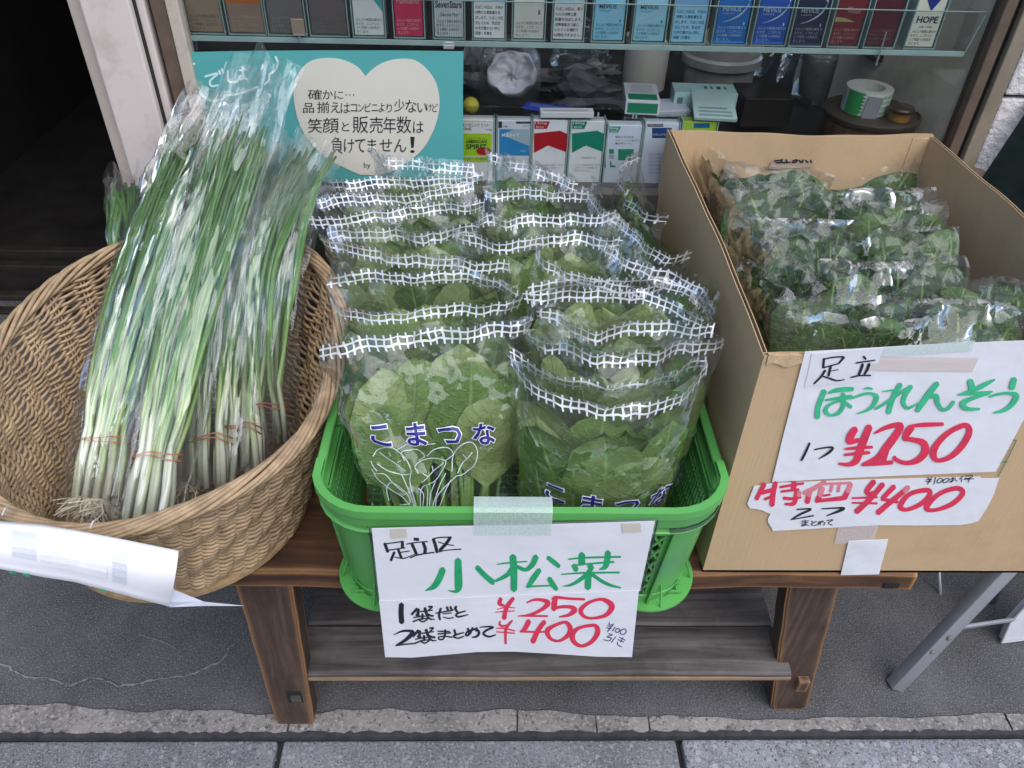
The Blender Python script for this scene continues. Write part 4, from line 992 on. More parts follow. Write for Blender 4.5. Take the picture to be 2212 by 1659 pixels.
def drawing(bag, root, tf):
    mb = MB(); z3c = Crop(1200, 1300, .84388)
    def L(pts, closed=False, wd=.0011):
        q = [locate2(bag, *z3c(*p)) for p in pts]; warp_line(bag, q, wd, 1, .0014, mb, closed)
    leafs = [[(345, 620), (375, 585), (430, 578), (480, 610), (515, 655), (525, 700), (480, 705), (420, 690), (365, 655)],
             [(560, 700), (545, 665), (590, 635), (650, 630), (690, 645), (670, 690), (640, 735), (585, 760)],
             [(720, 690), (725, 620), (760, 570), (815, 555), (840, 600), (825, 660), (780, 700), (740, 712)],
             [(495, 640), (480, 600), (520, 590), (560, 590), (590, 620), (560, 640)], [(600, 620), (640, 585), (700, 580), (725, 610), (690, 640)],
             [(420, 830), (410, 770), (440, 745), (500, 790), (520, 840), (470, 850)], [(455, 590), (520, 560), (590, 565), (640, 560)]]
    for l in leafs: L(l)
    for l in ([(340, 680), (370, 730), (420, 770), (480, 810), (520, 850)], [(350, 700), (400, 705), (440, 745), (490, 790)], [(335, 640), (345, 665), (365, 690)], [(525, 700), (520, 740), (535, 800), (550, 860)],
              [(585, 760), (570, 790), (570, 860)], [(740, 712), (690, 760), (650, 810), (640, 865)], [(690, 700), (660, 760), (625, 865)], [(600, 760), (605, 800), (600, 865)], [(480, 705), (510, 770), (545, 865)], [(560, 770), (585, 800), (580, 865)], [(715, 730), (690, 780), (660, 860)], [(640, 740), (620, 790), (612, 865)],
              [(375, 600), (430, 640), (500, 690)], [(430, 620), (420, 600)], [(460, 650), (480, 640)], [(680, 650), (630, 690), (575, 745)], [(630, 690), (625, 665)], [(605, 715), (580, 700)], [(815, 600), (780, 640), (745, 700)], [(790, 630), (770, 610)]): L(l)
    return mb.build('leaf_drawing', flat((.62, .70, .74), .4, 'pale_line_print'), root)
def locate2(bag, px, py):
    if not hasattr(bag, '_g'):
        U, V = np.meshgrid(np.linspace(-.97, .97, 140), np.linspace(.01, .97, 200)); P = bag.film(U, V, 1)
        q = P-np.array([0, 0, CAMZ]); dz = q@_f; bag._g = (U.ravel(), V.ravel(), (CW/2+FOC*(q@_xr)/dz).ravel(), (CH/2-FOC*(q@_ur)/dz).ravel())
    U, V, x, y = bag._g; d = (x-px)**2+(y-py)**2; i = np.argsort(d)[:6]; w_ = 1/(d[i]+1)
    u = float((U[i]*w_).sum()/w_.sum()); v = float((V[i]*w_).sum()/w_.sum()); return u*(bag.Wb+(bag.W-bag.Wb)*v)/2, v*bag.H
drawing(*K['L1'], None)
print_name('R1', (1172, 1046), (1455, 1050), .032)

# ---- spinach bags in the cardboard box
def zs_(x, y): return (1404+x*.3652, 270+y*.3652)
def spin(label, E, z=.776, wb=.97, lean=.115, T0=.028, seed=0, dz=0.0, lay_flat=None, H=.24, n=20, sx=0.0):
    ef = [p+np.array([sx, 0, 0]) for p in edge(E, z+dz, zs_)]; c = (ef[0]+ef[-1])/2; d = ef[-1]-ef[0]; hw = np.linalg.norm(d)/2; d = d/np.linalg.norm(d); d[2] = 0
    nrm = np.array([d[1], -d[0], 0]); nrm = nrm if nrm[1] < 0 else -nrm
    bc = c+nrm*lean; bc[2] = z+dz-H; hb = hw*wb
    ax = hb*abs(d[0])+.02; bc[0] = min(max(bc[0], X0+ax), X1-ax); ay = hb*abs(d[1])+.02; bc[1] = min(max(bc[1], Y0+ay), Y1-ay)
    bag = Bag(ef, [bc-d*hb, bc+d*hb], T0, seed+50, cr_=.0065, vfull=.6, lam=(.015, .09), wav=.004, endT=.62, cap=.86)
    root = thing('spinach_bag', tuple(bc), label, 'bag', 'bags of spinach in the cardboard box'); r = bag.r; Hh, W = bag.H, bag.W
    for k in range(n):
        lay = (-.4, .3, .7)[k % 3]; xx = -1+2*((k*.618+.13) % 1); X1_ = xx*(W/2-.012); Z1 = Hh*(r.uniform(.84, .985) if k % 3 else r.uniform(.66, .86))
        bag.leaf(X1_*.6+r.uniform(-.02, .02), Z1-r.uniform(.08, .11), X1_, Z1, r.uniform(.034, .050), lay+r.uniform(-.1, .1), root, stem=.12, mat=LEAF_S, cup=.008)
    for k in range(3):
        X_ = r.uniform(-.8, .8)*W/2; bag.leaf(X_, Hh*.35, X_, Hh*.7, .040, .5, root, stem=.1, mat=LEAF_S)
    bag.build_film(FILM_S, root, 40, 40); return bag, root
spin('large leafy spinach bag against the back right corner of the box', [(1010, 120), (1120, 95), (1200, 90), (1350, 118), (1500, 140), (1690, 148)], seed=9, dz=.0, lean=.09, H=.20, n=22, z=.765)
spin('crumpled spinach bag at the back left of the box under the label', [(440, 225), (520, 215), (650, 240), (800, 246), (950, 262), (1090, 300)], seed=10)
spin('narrow dark spinach bag lying along the left wall of the box', [(205, 45), (260, 110), (330, 215), (390, 330), (450, 430)], seed=15, wb=.85, lean=-.13, z=.775, sx=.016, T0=.024)
spin('thin dark roll of spinach below the large back right bag', [(1080, 385), (1200, 375), (1300, 370), (1480, 372), (1680, 366)], seed=8, T0=.02)
spin('spinach bag with loose flap in the left part of the second row', [(430, 372), (520, 350), (650, 338), (800, 332), (960, 350), (1080, 400)], seed=11)
spin('glossy spinach bag with torn pale end at the right wall', [(1090, 425), (1250, 445), (1450, 440), (1620, 440), (1775, 445)], seed=7, T0=.032)
spin('spinach bag in the middle of the third row', [(480, 490), (600, 520), (780, 545), (950, 550), (1220, 560)], seed=12)
spin('spinach bag tilted down from the left wall', [(430, 500), (520, 560), (620, 640), (720, 720), (830, 790)], seed=14, wb=.7, sx=.01, lean=-.07)
spin('flat dark spinach bag at the right wall in the third row', [(1280, 625), (1400, 600), (1550, 598), (1700, 597), (1835, 600)], seed=6)
spin('hazy spinach bag in the centre of the box', [(620, 640), (740, 605), (900, 610), (1050, 660), (1250, 700)], seed=13, T0=.034)
spin('spinach bag with three bright folds in the fourth row', [(1010, 790), (1150, 785), (1300, 800), (1450, 800), (1600, 795)], seed=5)
spin('dark flat spinach bag end touching the right wall in the fourth row', [(1500, 790), (1620, 780), (1750, 768), (1870, 770)], seed=25)
spin('dark spinach bag pressed low along the left wall', [(450, 790), (520, 850), (600, 920), (660, 990), (700, 1060)], seed=16, wb=.9, lean=-.12, sx=.014, T0=.024)
spin('spinach bag with dry yellow stalk ends on the left', [(690, 800), (800, 775), (900, 810), (980, 880), (1040, 960)], seed=17)
spin('wide spinach bag on the right of the fifth row', [(1440, 870), (1600, 850), (1750, 870), (1900, 905), (2100, 900)], seed=4)
spin('spinach bag poking up in the front right corner', [(1960, 900), (2060, 890), (2150, 905), (2260, 950)], seed=24)
spin('spinach bag just behind the front left one', [(700, 1035), (850, 1010), (1100, 1003), (1350, 1003), (1550, 1020)], seed=2)
spin('front right spinach bag with peaked leaves', [(1560, 1030), (1700, 1010), (1850, 1020), (2000, 1030), (2240, 1100)], seed=3)
spin('front left spinach bag above the price sign', [(800, 1110), (1000, 1085), (1250, 1120), (1480, 1130), (1670, 1118)], seed=1, lean=.01)

spin('half hidden spinach bag in the gap at the centre left', [(640, 470), (760, 500), (900, 520), (1080, 530)], seed=31, z=.735)
spin('low spinach bag between the fourth and fifth rows', [(900, 880), (1080, 900), (1250, 905), (1450, 900)], seed=32, z=.74)
spin('low dark spinach bag at the right end of the second row', [(1300, 500), (1450, 515), (1600, 520), (1760, 515)], seed=33, z=.735)
spin('dark leafy spinach bag standing along the upper left wall', [(300, 235), (340, 330), (400, 430), (440, 520)], seed=41, wb=.95, lean=-.05, z=.74, sx=.03, T0=.03, n=16)
spin('dark leafy spinach bag standing along the lower left wall', [(480, 640), (540, 740), (610, 850), (660, 930)], seed=42, wb=.95, lean=-.05, z=.74, sx=.03, T0=.03, n=16)
# ---- long onions in tall film sleeves
def onion_mat():
    m, n, out = newmat('long_onion'); b = n.nodes.new('ShaderNodeBsdfPrincipled'); n.links.new(b.outputs[0], out.inputs[0])
    uvn = n.nodes.new('ShaderNodeUVMap'); sp = n.nodes.new('ShaderNodeSeparateXYZ'); n.links.new(uvn.outputs[0], sp.inputs[0])
    oi = n.nodes.new('ShaderNodeObjectInfo'); t = math_(n, 'ADD', sp.outputs[1], math_(n, 'MULTIPLY_ADD', oi.outputs['Random'], .16, -.08))
    c = ramp(n, t, [(.0, (.60, .61, .50)), (.12, (.58, .62, .44)), (.22, (.38, .50, .20)), (.33, (.17, .32, .07)), (.5, (.075, .19, .035)), (1, (.055, .14, .03))])
    ns = noise(n, 1, 4, .6, objco(n, (160, 160, 12))); c = mixc(n, math_(n, 'MULTIPLY', ns.outputs[0], .4), c, (.09, .16, .04), 'MULTIPLY') if False else c
    n.links.new(c, b.inputs['Base Color']); b.inputs['Roughness'].default_value = .38; n.links.new(bump(n, ns.outputs[0], .25, .001), b.inputs['Normal']); return m
ONION = onion_mat(); ROOTM = M('onion_roots', (.62, .55, .43), .8, bmp=0); BANDM = M('rusty_rubber_band', (.42, .12, .045), .5, bmp=0)
def onions(label, root_px, top_px, zr=.50, ytop=1.215, w0=.075, w1=.15, n=13, seed=0, bandv=.17, T0=.026, bow=.085, hairs=0, film_top=1.02, stalk_top=.98):
    A = PZ(*root_px, zr); Bt = PY(*top_px, ytop); r = random.Random(seed*13+5); d = Bt-A; L = np.linalg.norm(d); up = d/L
    xa = np.cross(up, np.array([0, 0, 1.])); xa = xa/np.linalg.norm(xa); xa = xa if xa[0] > 0 else -xa
    lo = A-up*.045; hi = A+d*film_top
    jag = [hi+xa*w1/2*s_+up*r.uniform(-.02, .025) for s_ in np.linspace(-1, 1, 7)]
    bag = Bag(jag, [lo-xa*w0*.62, lo+xa*w0*.62], T0, seed+90, cr_=.0075, vfull=.35, lam=(.014, .06), dirb=0, wav=.005, endT=.30, bow=bow)
    root = thing('onion_bundle', tuple(A), label, 'onions', 'bagged bundles of long onions in the wicker basket')
    H = bag.H
    for k in range(n):
        xx = -1+2*(k+.5)/n; lay = (-.55, .1, .6)[k % 3]; X0_ = xx*w0*.42; pts = []; rad = []
        pts0 = (X0_, .045+r.uniform(-.008, .008)); sp_ = xx*r.uniform(.7, 1.0)*w1*.42; tz = H*stalk_top*r.uniform(.86, 1.0)
        vb = bandv; r0 = r.random()
        for q in range(13):
            t = q/12; Z = pts0[1]+(tz-pts0[1])*t; squeeze = 1-.25*math.exp(-((t-vb)/.06)**2)
            X = (X0_*(1-t**1.2)+sp_*t**1.2)*squeeze+.003*math.sin(t*7+k)+(r0-.5)*.020*math.sin(t*3.3); v = Z/H; wv = bag.Wb+(bag.W-bag.Wb)*v; u = max(-.9, min(.9, X/(wv/2)))
            pts.append(bag.mid(u, v)+bag.n*(lay*float(bag.T(u, v))*.85)); rad.append((.0050 if q < 2 else .0041)*(1-.50*t) if t < .98 else .0008)
        mb = MB(); mb.tube(pts, rad, 6, flat=.8); st = mb.build('stalk', ONION, root, smooth=True)
        for j in range(3):   # leaf blades splitting off
            f0 = 3.2+1.3*j+r.uniform(-.4, .4); sp = xa*r.uniform(-.012, .012)+bag.n*r.uniform(-.004, .006); w1_ = r.uniform(.92, 1.0)
            pp = []
            for tt in np.linspace(0, 1, 10):
                f = f0+(12*w1_-f0)*tt; i = min(11, int(f)); q = np.array(pts[i])*(1-(f-i))+np.array(pts[i+1])*(f-i)
                pp.append(q+sp*tt**1.3+xa*.0035*math.sin(tt*5+j*2+k))
            mb = MB(); b0 = MB(); b0.tube(pp, [.0019+.0027*min(1, tt*6)*(1-.85*tt**1.5) for tt in np.linspace(0, 1, 10)], 5, flat=.6)
            b0.uv = [(a, .36+.64*b) for a, b in b0.uv]; b0.build('leaf', ONION, root, smooth=True)
    mb = MB()   # roots
    for k in range(hairs):
        xx = r.uniform(-1, 1); p = bag.mid(np.array(xx*.42), np.array(.045/H))+bag.n*r.uniform(-.016, .02); dr = -up*r.uniform(.3, 1)+xa*r.uniform(-1, 1)*.8+bag.n*r.uniform(-.8, 1)
        dr = dr/np.linalg.norm(dr); l = r.uniform(.015, .042); c2 = xa*r.uniform(-1, 1)*.008+bag.n*r.uniform(-1, 1)*.008
        q1 = p+dr*l*.5+c2; q2 = p+dr*l-c2*.4; 
        for q in (q1, q2): q[2] = max(q[2], BT+.014)
        mb.tube([p, q1, q2], [.0008, .0006, .0004], 3, cap=False)
    if hairs: o = mb.build('roots', ROOTM, root); o['kind'] = 'stuff'
    mb = MB()
    for e in (0, .0045):
        pts = []
        for k in range(28):
            a = 2*math.pi*k/28; v = bandv+e/H+.004*math.sin(a+seed)+.006*math.cos(a)*(e > 0); wv = bag.Wb+(bag.W-bag.Wb)*v; uu = math.cos(a)*w0*.42/(wv/2)
            pts.append(bag.mid(np.array(uu), np.array(v))+bag.n*(math.sin(a)*T0*.88))
        mb.loop_tube(pts, .0011, 4)
    mb.build('rubber_band', BANDM, root)
    bag.build_film(FILM_O, root, 40, 60); return bag
onions('onion bundle leaning apart at the far left against the cream post', (325, 735), (286, 375), zr=.58, ytop=1.215, w0=.05, w1=.085, n=8, seed=7, film_top=1.0, bow=.035)
onions('onion bundle at the far right with loose upright leaf tips', (606, 950), (668, 300), zr=.475, w0=.065, w1=.12, n=12, seed=6, stalk_top=1.0, film_top=.95, bow=.115)
onions('small onion bundle deep in the basket behind the front pair', (415, 1050), (520, 330), zr=.465, w0=.05, w1=.11, n=11, seed=3, hairs=90)
onions('onion bundle with band close to the rim beside the right end', (540, 1020), (622, 315), zr=.465, w0=.062, w1=.15, n=17, seed=5)
onions('onion bundle with short white shafts right of the middle', (475, 1050), (580, 320), zr=.465, w0=.062, w1=.13, n=13, seed=4)
onions('onion bundle in the front middle with two crossed rubber bands', (316, 1128), (562, 165), zr=.50, w0=.078, w1=.125, n=24, seed=2, hairs=60, film_top=1.05, stalk_top=.86, bow=.02)
onions('frontmost left onion bundle with bushy roots resting on the basket', (216, 1082), (482, 238), zr=.50, w0=.078, w1=.14, n=27, seed=1, hairs=260, film_top=1.05, stalk_top=.93, bow=.04)
# ================================================================== WINDOW DISPLAY
def flatbox(mb, rect, Yf, depth, z_top=None):
    """upright box whose front fills the photo rectangle rect on plane y=Yf"""
    x0, y0, x1, y1 = rect; a = PY(x0, y1, Yf); b = PY(x1, y1, Yf); t = PY((x0+x1)/2, y0, Yf)[2] if z_top is None else z_top
    z0 = min(a[2], b[2]); mb.box((a[0], Yf, z0), (b[0], Yf+depth, t), .0008); return (a[0], b[0], z0, t)
def quad_px(mb, pts, Y, eps=.0004):
    P = [PY(x, y, Y) for x, y in pts]; 
    for p in P: p[1] = Y-eps
    mb.add(P, [tuple(range(len(P)))])
# --- upper acrylic tray of cigarette packs
YS, YP = 1.297, 1.303
ZB = float(PY(1100, 84, YP)[2]); SX0, SX1 = float(PY(385, 70, YS)[0]), float(PY(2085, 100, YS)[0])
tray = thing('acrylic_tray', ((SX0+SX1)/2, YS, ZB-.008), 'long clear acrylic tray holding the upper row of cigarette packs', 'tray')
mb = MB(); mb.box((SX0, YS-.002, ZB-.009), (SX1, YS+.034, ZB-.004), .001); mb.build('tray_floor', ACRYL, tray)
mb = MB(); mb.box((SX0, YS-.004, ZB-.010), (SX1, YS-.0015, ZB-.002), .0005); mb.build('tray_edge', ACRYL_E, tray)
mb = MB(); mb.box((SX1-.001, YS-.003, ZB-.009), (SX1+.002, YS+.034, ZB+.055), .0005); mb.build('tray_end', ACRYL, tray)
mb = MB(); mb.tube([(SX1+.001, YS-.003, ZB-.008), (SX1+.012, YS-.003, ZB+.052)], .0011, 4); mb.tube([(SX0, YS-.003, ZB+.0565), (SX1+.012, YS-.003, ZB+.0565)], .0010, 4); mb.build('tray_outline', ACRYL_E, tray)
mb = MB(); mb.box((SX0, YS-.0035, ZB-.004), (SX1+.012, YS-.0025, ZB+.056)); mb.build('tray_front', ACRYL, tray)
for cx, cy0, cy1 in ((644, 40, 82), (1903, 68, 132)):
    a = PY(cx-10, cy1, YS-.006); b = PY(cx+12, cy0, YS-.006)
    br = thing('shelf_clip', (float(a[0]), YS-.006, float(a[2])), 'small bent metal clip under the %s end of the acrylic tray' % ('left' if cx < 1000 else 'right'), 'clip', 'metal clips under the acrylic tray')
    mb = MB(); mb.box((a[0], YS-.009, a[2]+.006), (b[0], YS-.0065, b[2]), .0006); mb.build('plate', bronze if cx < 1000 else ALU, br)
    mb = MB(); mb.box((a[0]+.001, YS-.009, a[2]+.004), (b[0]-.001, YS+.006, a[2]+.0065), .0006); mb.tube([((a[0]+b[0])/2, YS-.007, a[2]-.006), ((a[0]+b[0])/2, YS-.007, a[2]+.005)], .0016, 6); mb.build('hook', ALU, br)
WARN = ['人により程度は異なり', 'ますが、ニコチンに', 'より喫煙への依存が', '生じます。']
WARN2 = ['たばこの煙は、子供の', '健康にも悪影響を及', 'ぼします。たばこの煙', 'を防ぐため、乳幼児', 'の手が届かない所に', '保管・廃棄を']
WARN3 = ['たばこの煙は、周り', 'の人の健康に悪', '影響を及ぼします。', '健康増進法で禁じ', 'られている場所で', 'は喫煙できません。']
LBLUE = (.27, .53, .74)
packs = [  # x0,x1 (bottom, photo px), body colour, text colour, name, label
 (412, 490, (.26, .19, .13), (.13, .09, .06), None, 'plain brown cigarette pack at the left end of the upper tray', 's'),
 (499, 578, (.25, .17, .12), (.50, .42, .35), 'echo', 'brown cigarette pack with orange and yellow top in the upper tray', 'e'),
 (583, 665, (.14, .12, .115), (.34, .30, .28), None, 'dark grey cigarette pack behind the left metal clip', 's'),
 (673, 755, (.12, .095, .09), (.24, .2, .19), None, 'dark brown plain cigarette pack right of the left clip', 's'),
 (765, 834, (.66, .74, .74), (.12, .14, .16), 'teal', 'white cigarette pack with teal corner in the upper tray', 't'),
 (853, 918, (.50, .022, .08), (.78, .55, .5), 'Pianissimo', 'crimson cigarette pack in the upper tray', 's'),
 (937, 1004, (.58, .61, .62), (.05, .06, .08), 'SevenStars', 'silver white striped cigarette pack with serif lettering', '7'),
 (1021, 1092, (.72, .76, .80), (.05, .06, .09), None, 'white cigarette pack with blue top and large warning print', 'w2'),
 (1106, 1176, (.56, .57, .50), (.2, .2, .2), '1', 'cream cigarette pack with pale top in the middle of the tray', 's'),
 (1191, 1260, (.72, .76, .78), (.05, .06, .09), None, 'white cigarette pack filled with warning print under a pale top', 'w3'),
 (1277, 1347, (.22, .50, .70), (.04, .12, .2), 'MEVIUS', 'leftmost sky blue cigarette pack with silver swoosh', 'm'),
 (1364, 1436, LBLUE, (.04, .14, .25), 'MEVIUS', 'right sky blue cigarette pack with silver swoosh', 'm'),
 (1447, 1521, (.24, .50, .78), (.03, .08, .2), None, 'mid blue cigarette pack covered in dark warning print', 'w2'),
 (1538, 1612, (.012, .12, .38), (.55, .75, .9), 'MEVIUS', 'first deep blue cigarette pack with bright swoosh', 'm'),
 (1624, 1697, (.015, .07, .33), (.55, .72, .9), 'MEVIUS', 'darker royal blue cigarette pack with bright swoosh', 'm'),
 (1705, 1776, (.012, .018, .05), (.45, .5, .6), 'MEVIUS', 'navy black cigarette pack with silver swoosh', 'm'),
 (1789, 1856, (.14, .012, .018), (.55, .35, .3), 'Winston', 'dark red cigarette pack with gold lettering', 'k'),
 (1868, 1934, (.075, .010, .016), (.3, .2, .2), None, 'wine red cigarette pack behind the right metal clip', 's'),
 (1957, 2022, (.66, .64, .52), (.06, .07, .12), 'HOPE', 'cream cigarette pack with blue arrowhead at the right end', 'h')]
for i, (xa, xb, col, tc, nm, lab, st) in enumerate(packs):
    col = tuple(min(.88, c_*1.35+.008) for c_ in col)
    yb = 84; A = PY(xa, yb, YP); B = PY(xb, yb, YP); x0, x1 = float(A[0]), float(B[0]); z0 = ZB
    t = thing('cigarette_pack', ((x0+x1)/2, YP, z0), lab, 'cigarette pack', 'cigarette packs in the upper tray')
    mb = MB(); mb.box((x0+.002, YP, z0+.001), (x1-.002, YP+.021, z0+.086), .0012); body = mb.build('pack_body', flat(col, .35), t)
    mb = MB()
    for (p, q) in (((x0-.001, z0-.001), (x0+.0006, z0+.089)), ((x1-.0006, z0-.001), (x1+.001, z0+.089))): mb.box((p[0], YP-.003, p[1]), (q[0], YP+.024, q[1]), .0004)
    mb.box((x0-.001, YP-.003, z0-.002), (x1+.001, YP+.024, z0-.0005)); mb.build('case', ACRYL_E, t)
    mb = MB(); mb.add([(x0, YP-.0028, z0), (x1, YP-.0028, z0), (x1, YP-.0028, z0+.088), (x0, YP-.0028, z0+.088)], [(0, 1, 2, 3)]); mb.build('case_front', ACRYL, t)
    def R_(fx0, fz0, fx1, fz1):   # pack coordinates in metres -> photo rectangle helper replaced by direct placing
        return fx0, fz0, fx1, fz1
    def place(mb, s, fx0, fz0, fx1, fz1, off=0.0, e=.0004):
        vs_, fs_ = glyph_mesh(s, off)
        if not len(vs_): return
        lo = vs_.min(0); sz = np.maximum(vs_.max(0)-lo, 1e-6); q = (vs_-lo)/sz; w_ = x1-x0-.004
        mb.add([(x0+.002+w_*(fx0+(fx1-fx0)*a[0]), YP-e, z0+.001+.085*(fz0+(fz1-fz0)*a[1])) for a in q], fs_)
    def patch(c, fx0, fz0, fx1, fz1, e=.0002, name='print_patch'):
        w_ = x1-x0-.004; X = lambda f: x0+.002+w_*f; Z = lambda f: z0+.001+.085*f; mb = MB()
        mb.add([(X(fx0), YP-e, Z(fz0)), (X(fx1), YP-e, Z(fz0)), (X(fx1), YP-e, Z(fz1)), (X(fx0), YP-e, Z(fz1))], [(0, 1, 2, 3)]); mb.build(name, flat(c, .35), t)
    tm = MB()
    if st in 'se7tk' or st == 'm' or st == 'h':
        for k, l in enumerate(WARN): place(tm, l, .08, .26-.07*k-.012, .08+.86*len(l)/10, .30-.07*k, 0, .0005)
    if st == 'w2':
        patch(tuple(min(1, c*1.1) for c in col), 0, .0, 1, .60)
        for k, l in enumerate(WARN2): place(tm, l, .05, .50-.09*k, .05+.9*len(l)/10, .56-.09*k, .01, .0006)
        patch((.20, .42, .68), 0, .62, 1, 1)
    if st == 'w3':
        for k, l in enumerate(WARN3): place(tm, l, .05, .50-.09*k, .05+.9*len(l)/9, .56-.09*k, .01, .0006)
        patch((.45, .62, .70), 0, .62, 1, 1)
    if st == 'e':
        patch((.55, .16, .03), 0, .50, 1, .68); patch((.62, .48, .06), 0, .60, 1, 1, .0003); place(tm, 'echo', .12, .58, .8, .78, .02, .0006)
    if st == 't':
        mb = MB(); w_ = x1-x0-.004; mb.add([(x0+.002+w_*.2, YP-.0003, z0+.086), (x1-.002, YP-.0003, z0+.035), (x1-.002, YP-.0003, z0+.086)], [(0, 1, 2)]); mb.build('teal_corner', flat((.10, .45, .45), .4), t)
    if nm == 'Pianissimo': place(tm, nm, .1, .56, .9, .66, .0, .0006)
    if nm == 'SevenStars':
        place(tm, nm, .05, .50, .95, .62, .02, .0006); place(tm, 'Charcoal Filter', .2, .36, .85, .42, .0, .0006)
        sm = MB()
        for k in range(16): w_ = (x1-x0-.004)/16; sm.add([(x0+.002+w_*k, YP-.0002, z0+.001), (x0+.002+w_*(k+.4), YP-.0002, z0+.001), (x0+.002+w_*(k+.4), YP-.0002, z0+.086), (x0+.002+w_*k, YP-.0002, z0+.086)], [(0, 1, 2, 3)])
        sm.build('pinstripes', flat((.42, .45, .48), .35), t)
    if nm == '1': place(tm, '1', .8, .42, .86, .50, .01, .0006)
    if st == 'm':
        place(tm, 'MEVIUS', .14, .55, .70, .62, .015, .0006); place(tm, 'EXTRA LIGHTS' if i < 12 else 'LIGHTS', .16, .50, .50, .525, .0, .0006); place(tm, '1', .84, .32, .88, .37, .01, .0006)
        w_ = x1-x0-.004; arc = [(.20, .36, .006), (.45, .41, .02), (.70, .50, .045), (.86, .62, .06), (.92, .74, .05), (.80, .80, .02), (.62, .79, .01)]
        Q = cr([np.array(a) for a in arc], 6); sw = MB(); P = []
        for r_, q in enumerate(Q): P.append([(x0+.002+w_*q[0], YP-.0005, z0+.001+.085*(q[1]-q[2]*.5)), (x0+.002+w_*(q[0]+q[2]*.2), YP-.0005, z0+.001+.085*(q[1]+q[2]*.5))])
        sw.grid(np.array(P)); sw.build('swoosh', flat((.55, .65, .75), .25), t)
        if i >= 13: patch(tuple(min(1, c*2+.02) for c in col), 0, .0, 1, .03)
    if nm == 'Winston': place(tm, 'Winston', .36, .56, .82, .68, .01, .0006); mb = MB(); w_ = x1-x0; mb.add([(x0+.003, YP-.0004, z0+.036), (x0+w_*.7, YP-.0004, z0+.036), (x0+w_*.4, YP-.0004, z0+.041), (x0+.003, YP-.0004, z0+.043)], [(0, 1, 2, 3)]); mb.build('gold_flash', flat((.42, .40, .16), .35), t)
    if st == 'h':
        place(tm, 'HOPE', .12, .42, .88, .54, .03, .0006); place(tm, 'FILTER', .3, .34, .75, .37, 0, .0006)
        w_ = x1-x0; cx_ = (x0+x1)/2; mb = MB(); mb.add([(cx_-w_*.24, YP-.0005, z0+.072), (cx_, YP-.0005, z0+.080), (cx_+w_*.24, YP-.0005, z0+.072), (cx_+.001, YP-.0005, z0+.054)], [(0, 1, 2, 3)]); mb.build('arrowhead', flat((.02, .04, .30), .35), t)
    if tm.v: tm.build('lettering', flat(tc, .4), t)
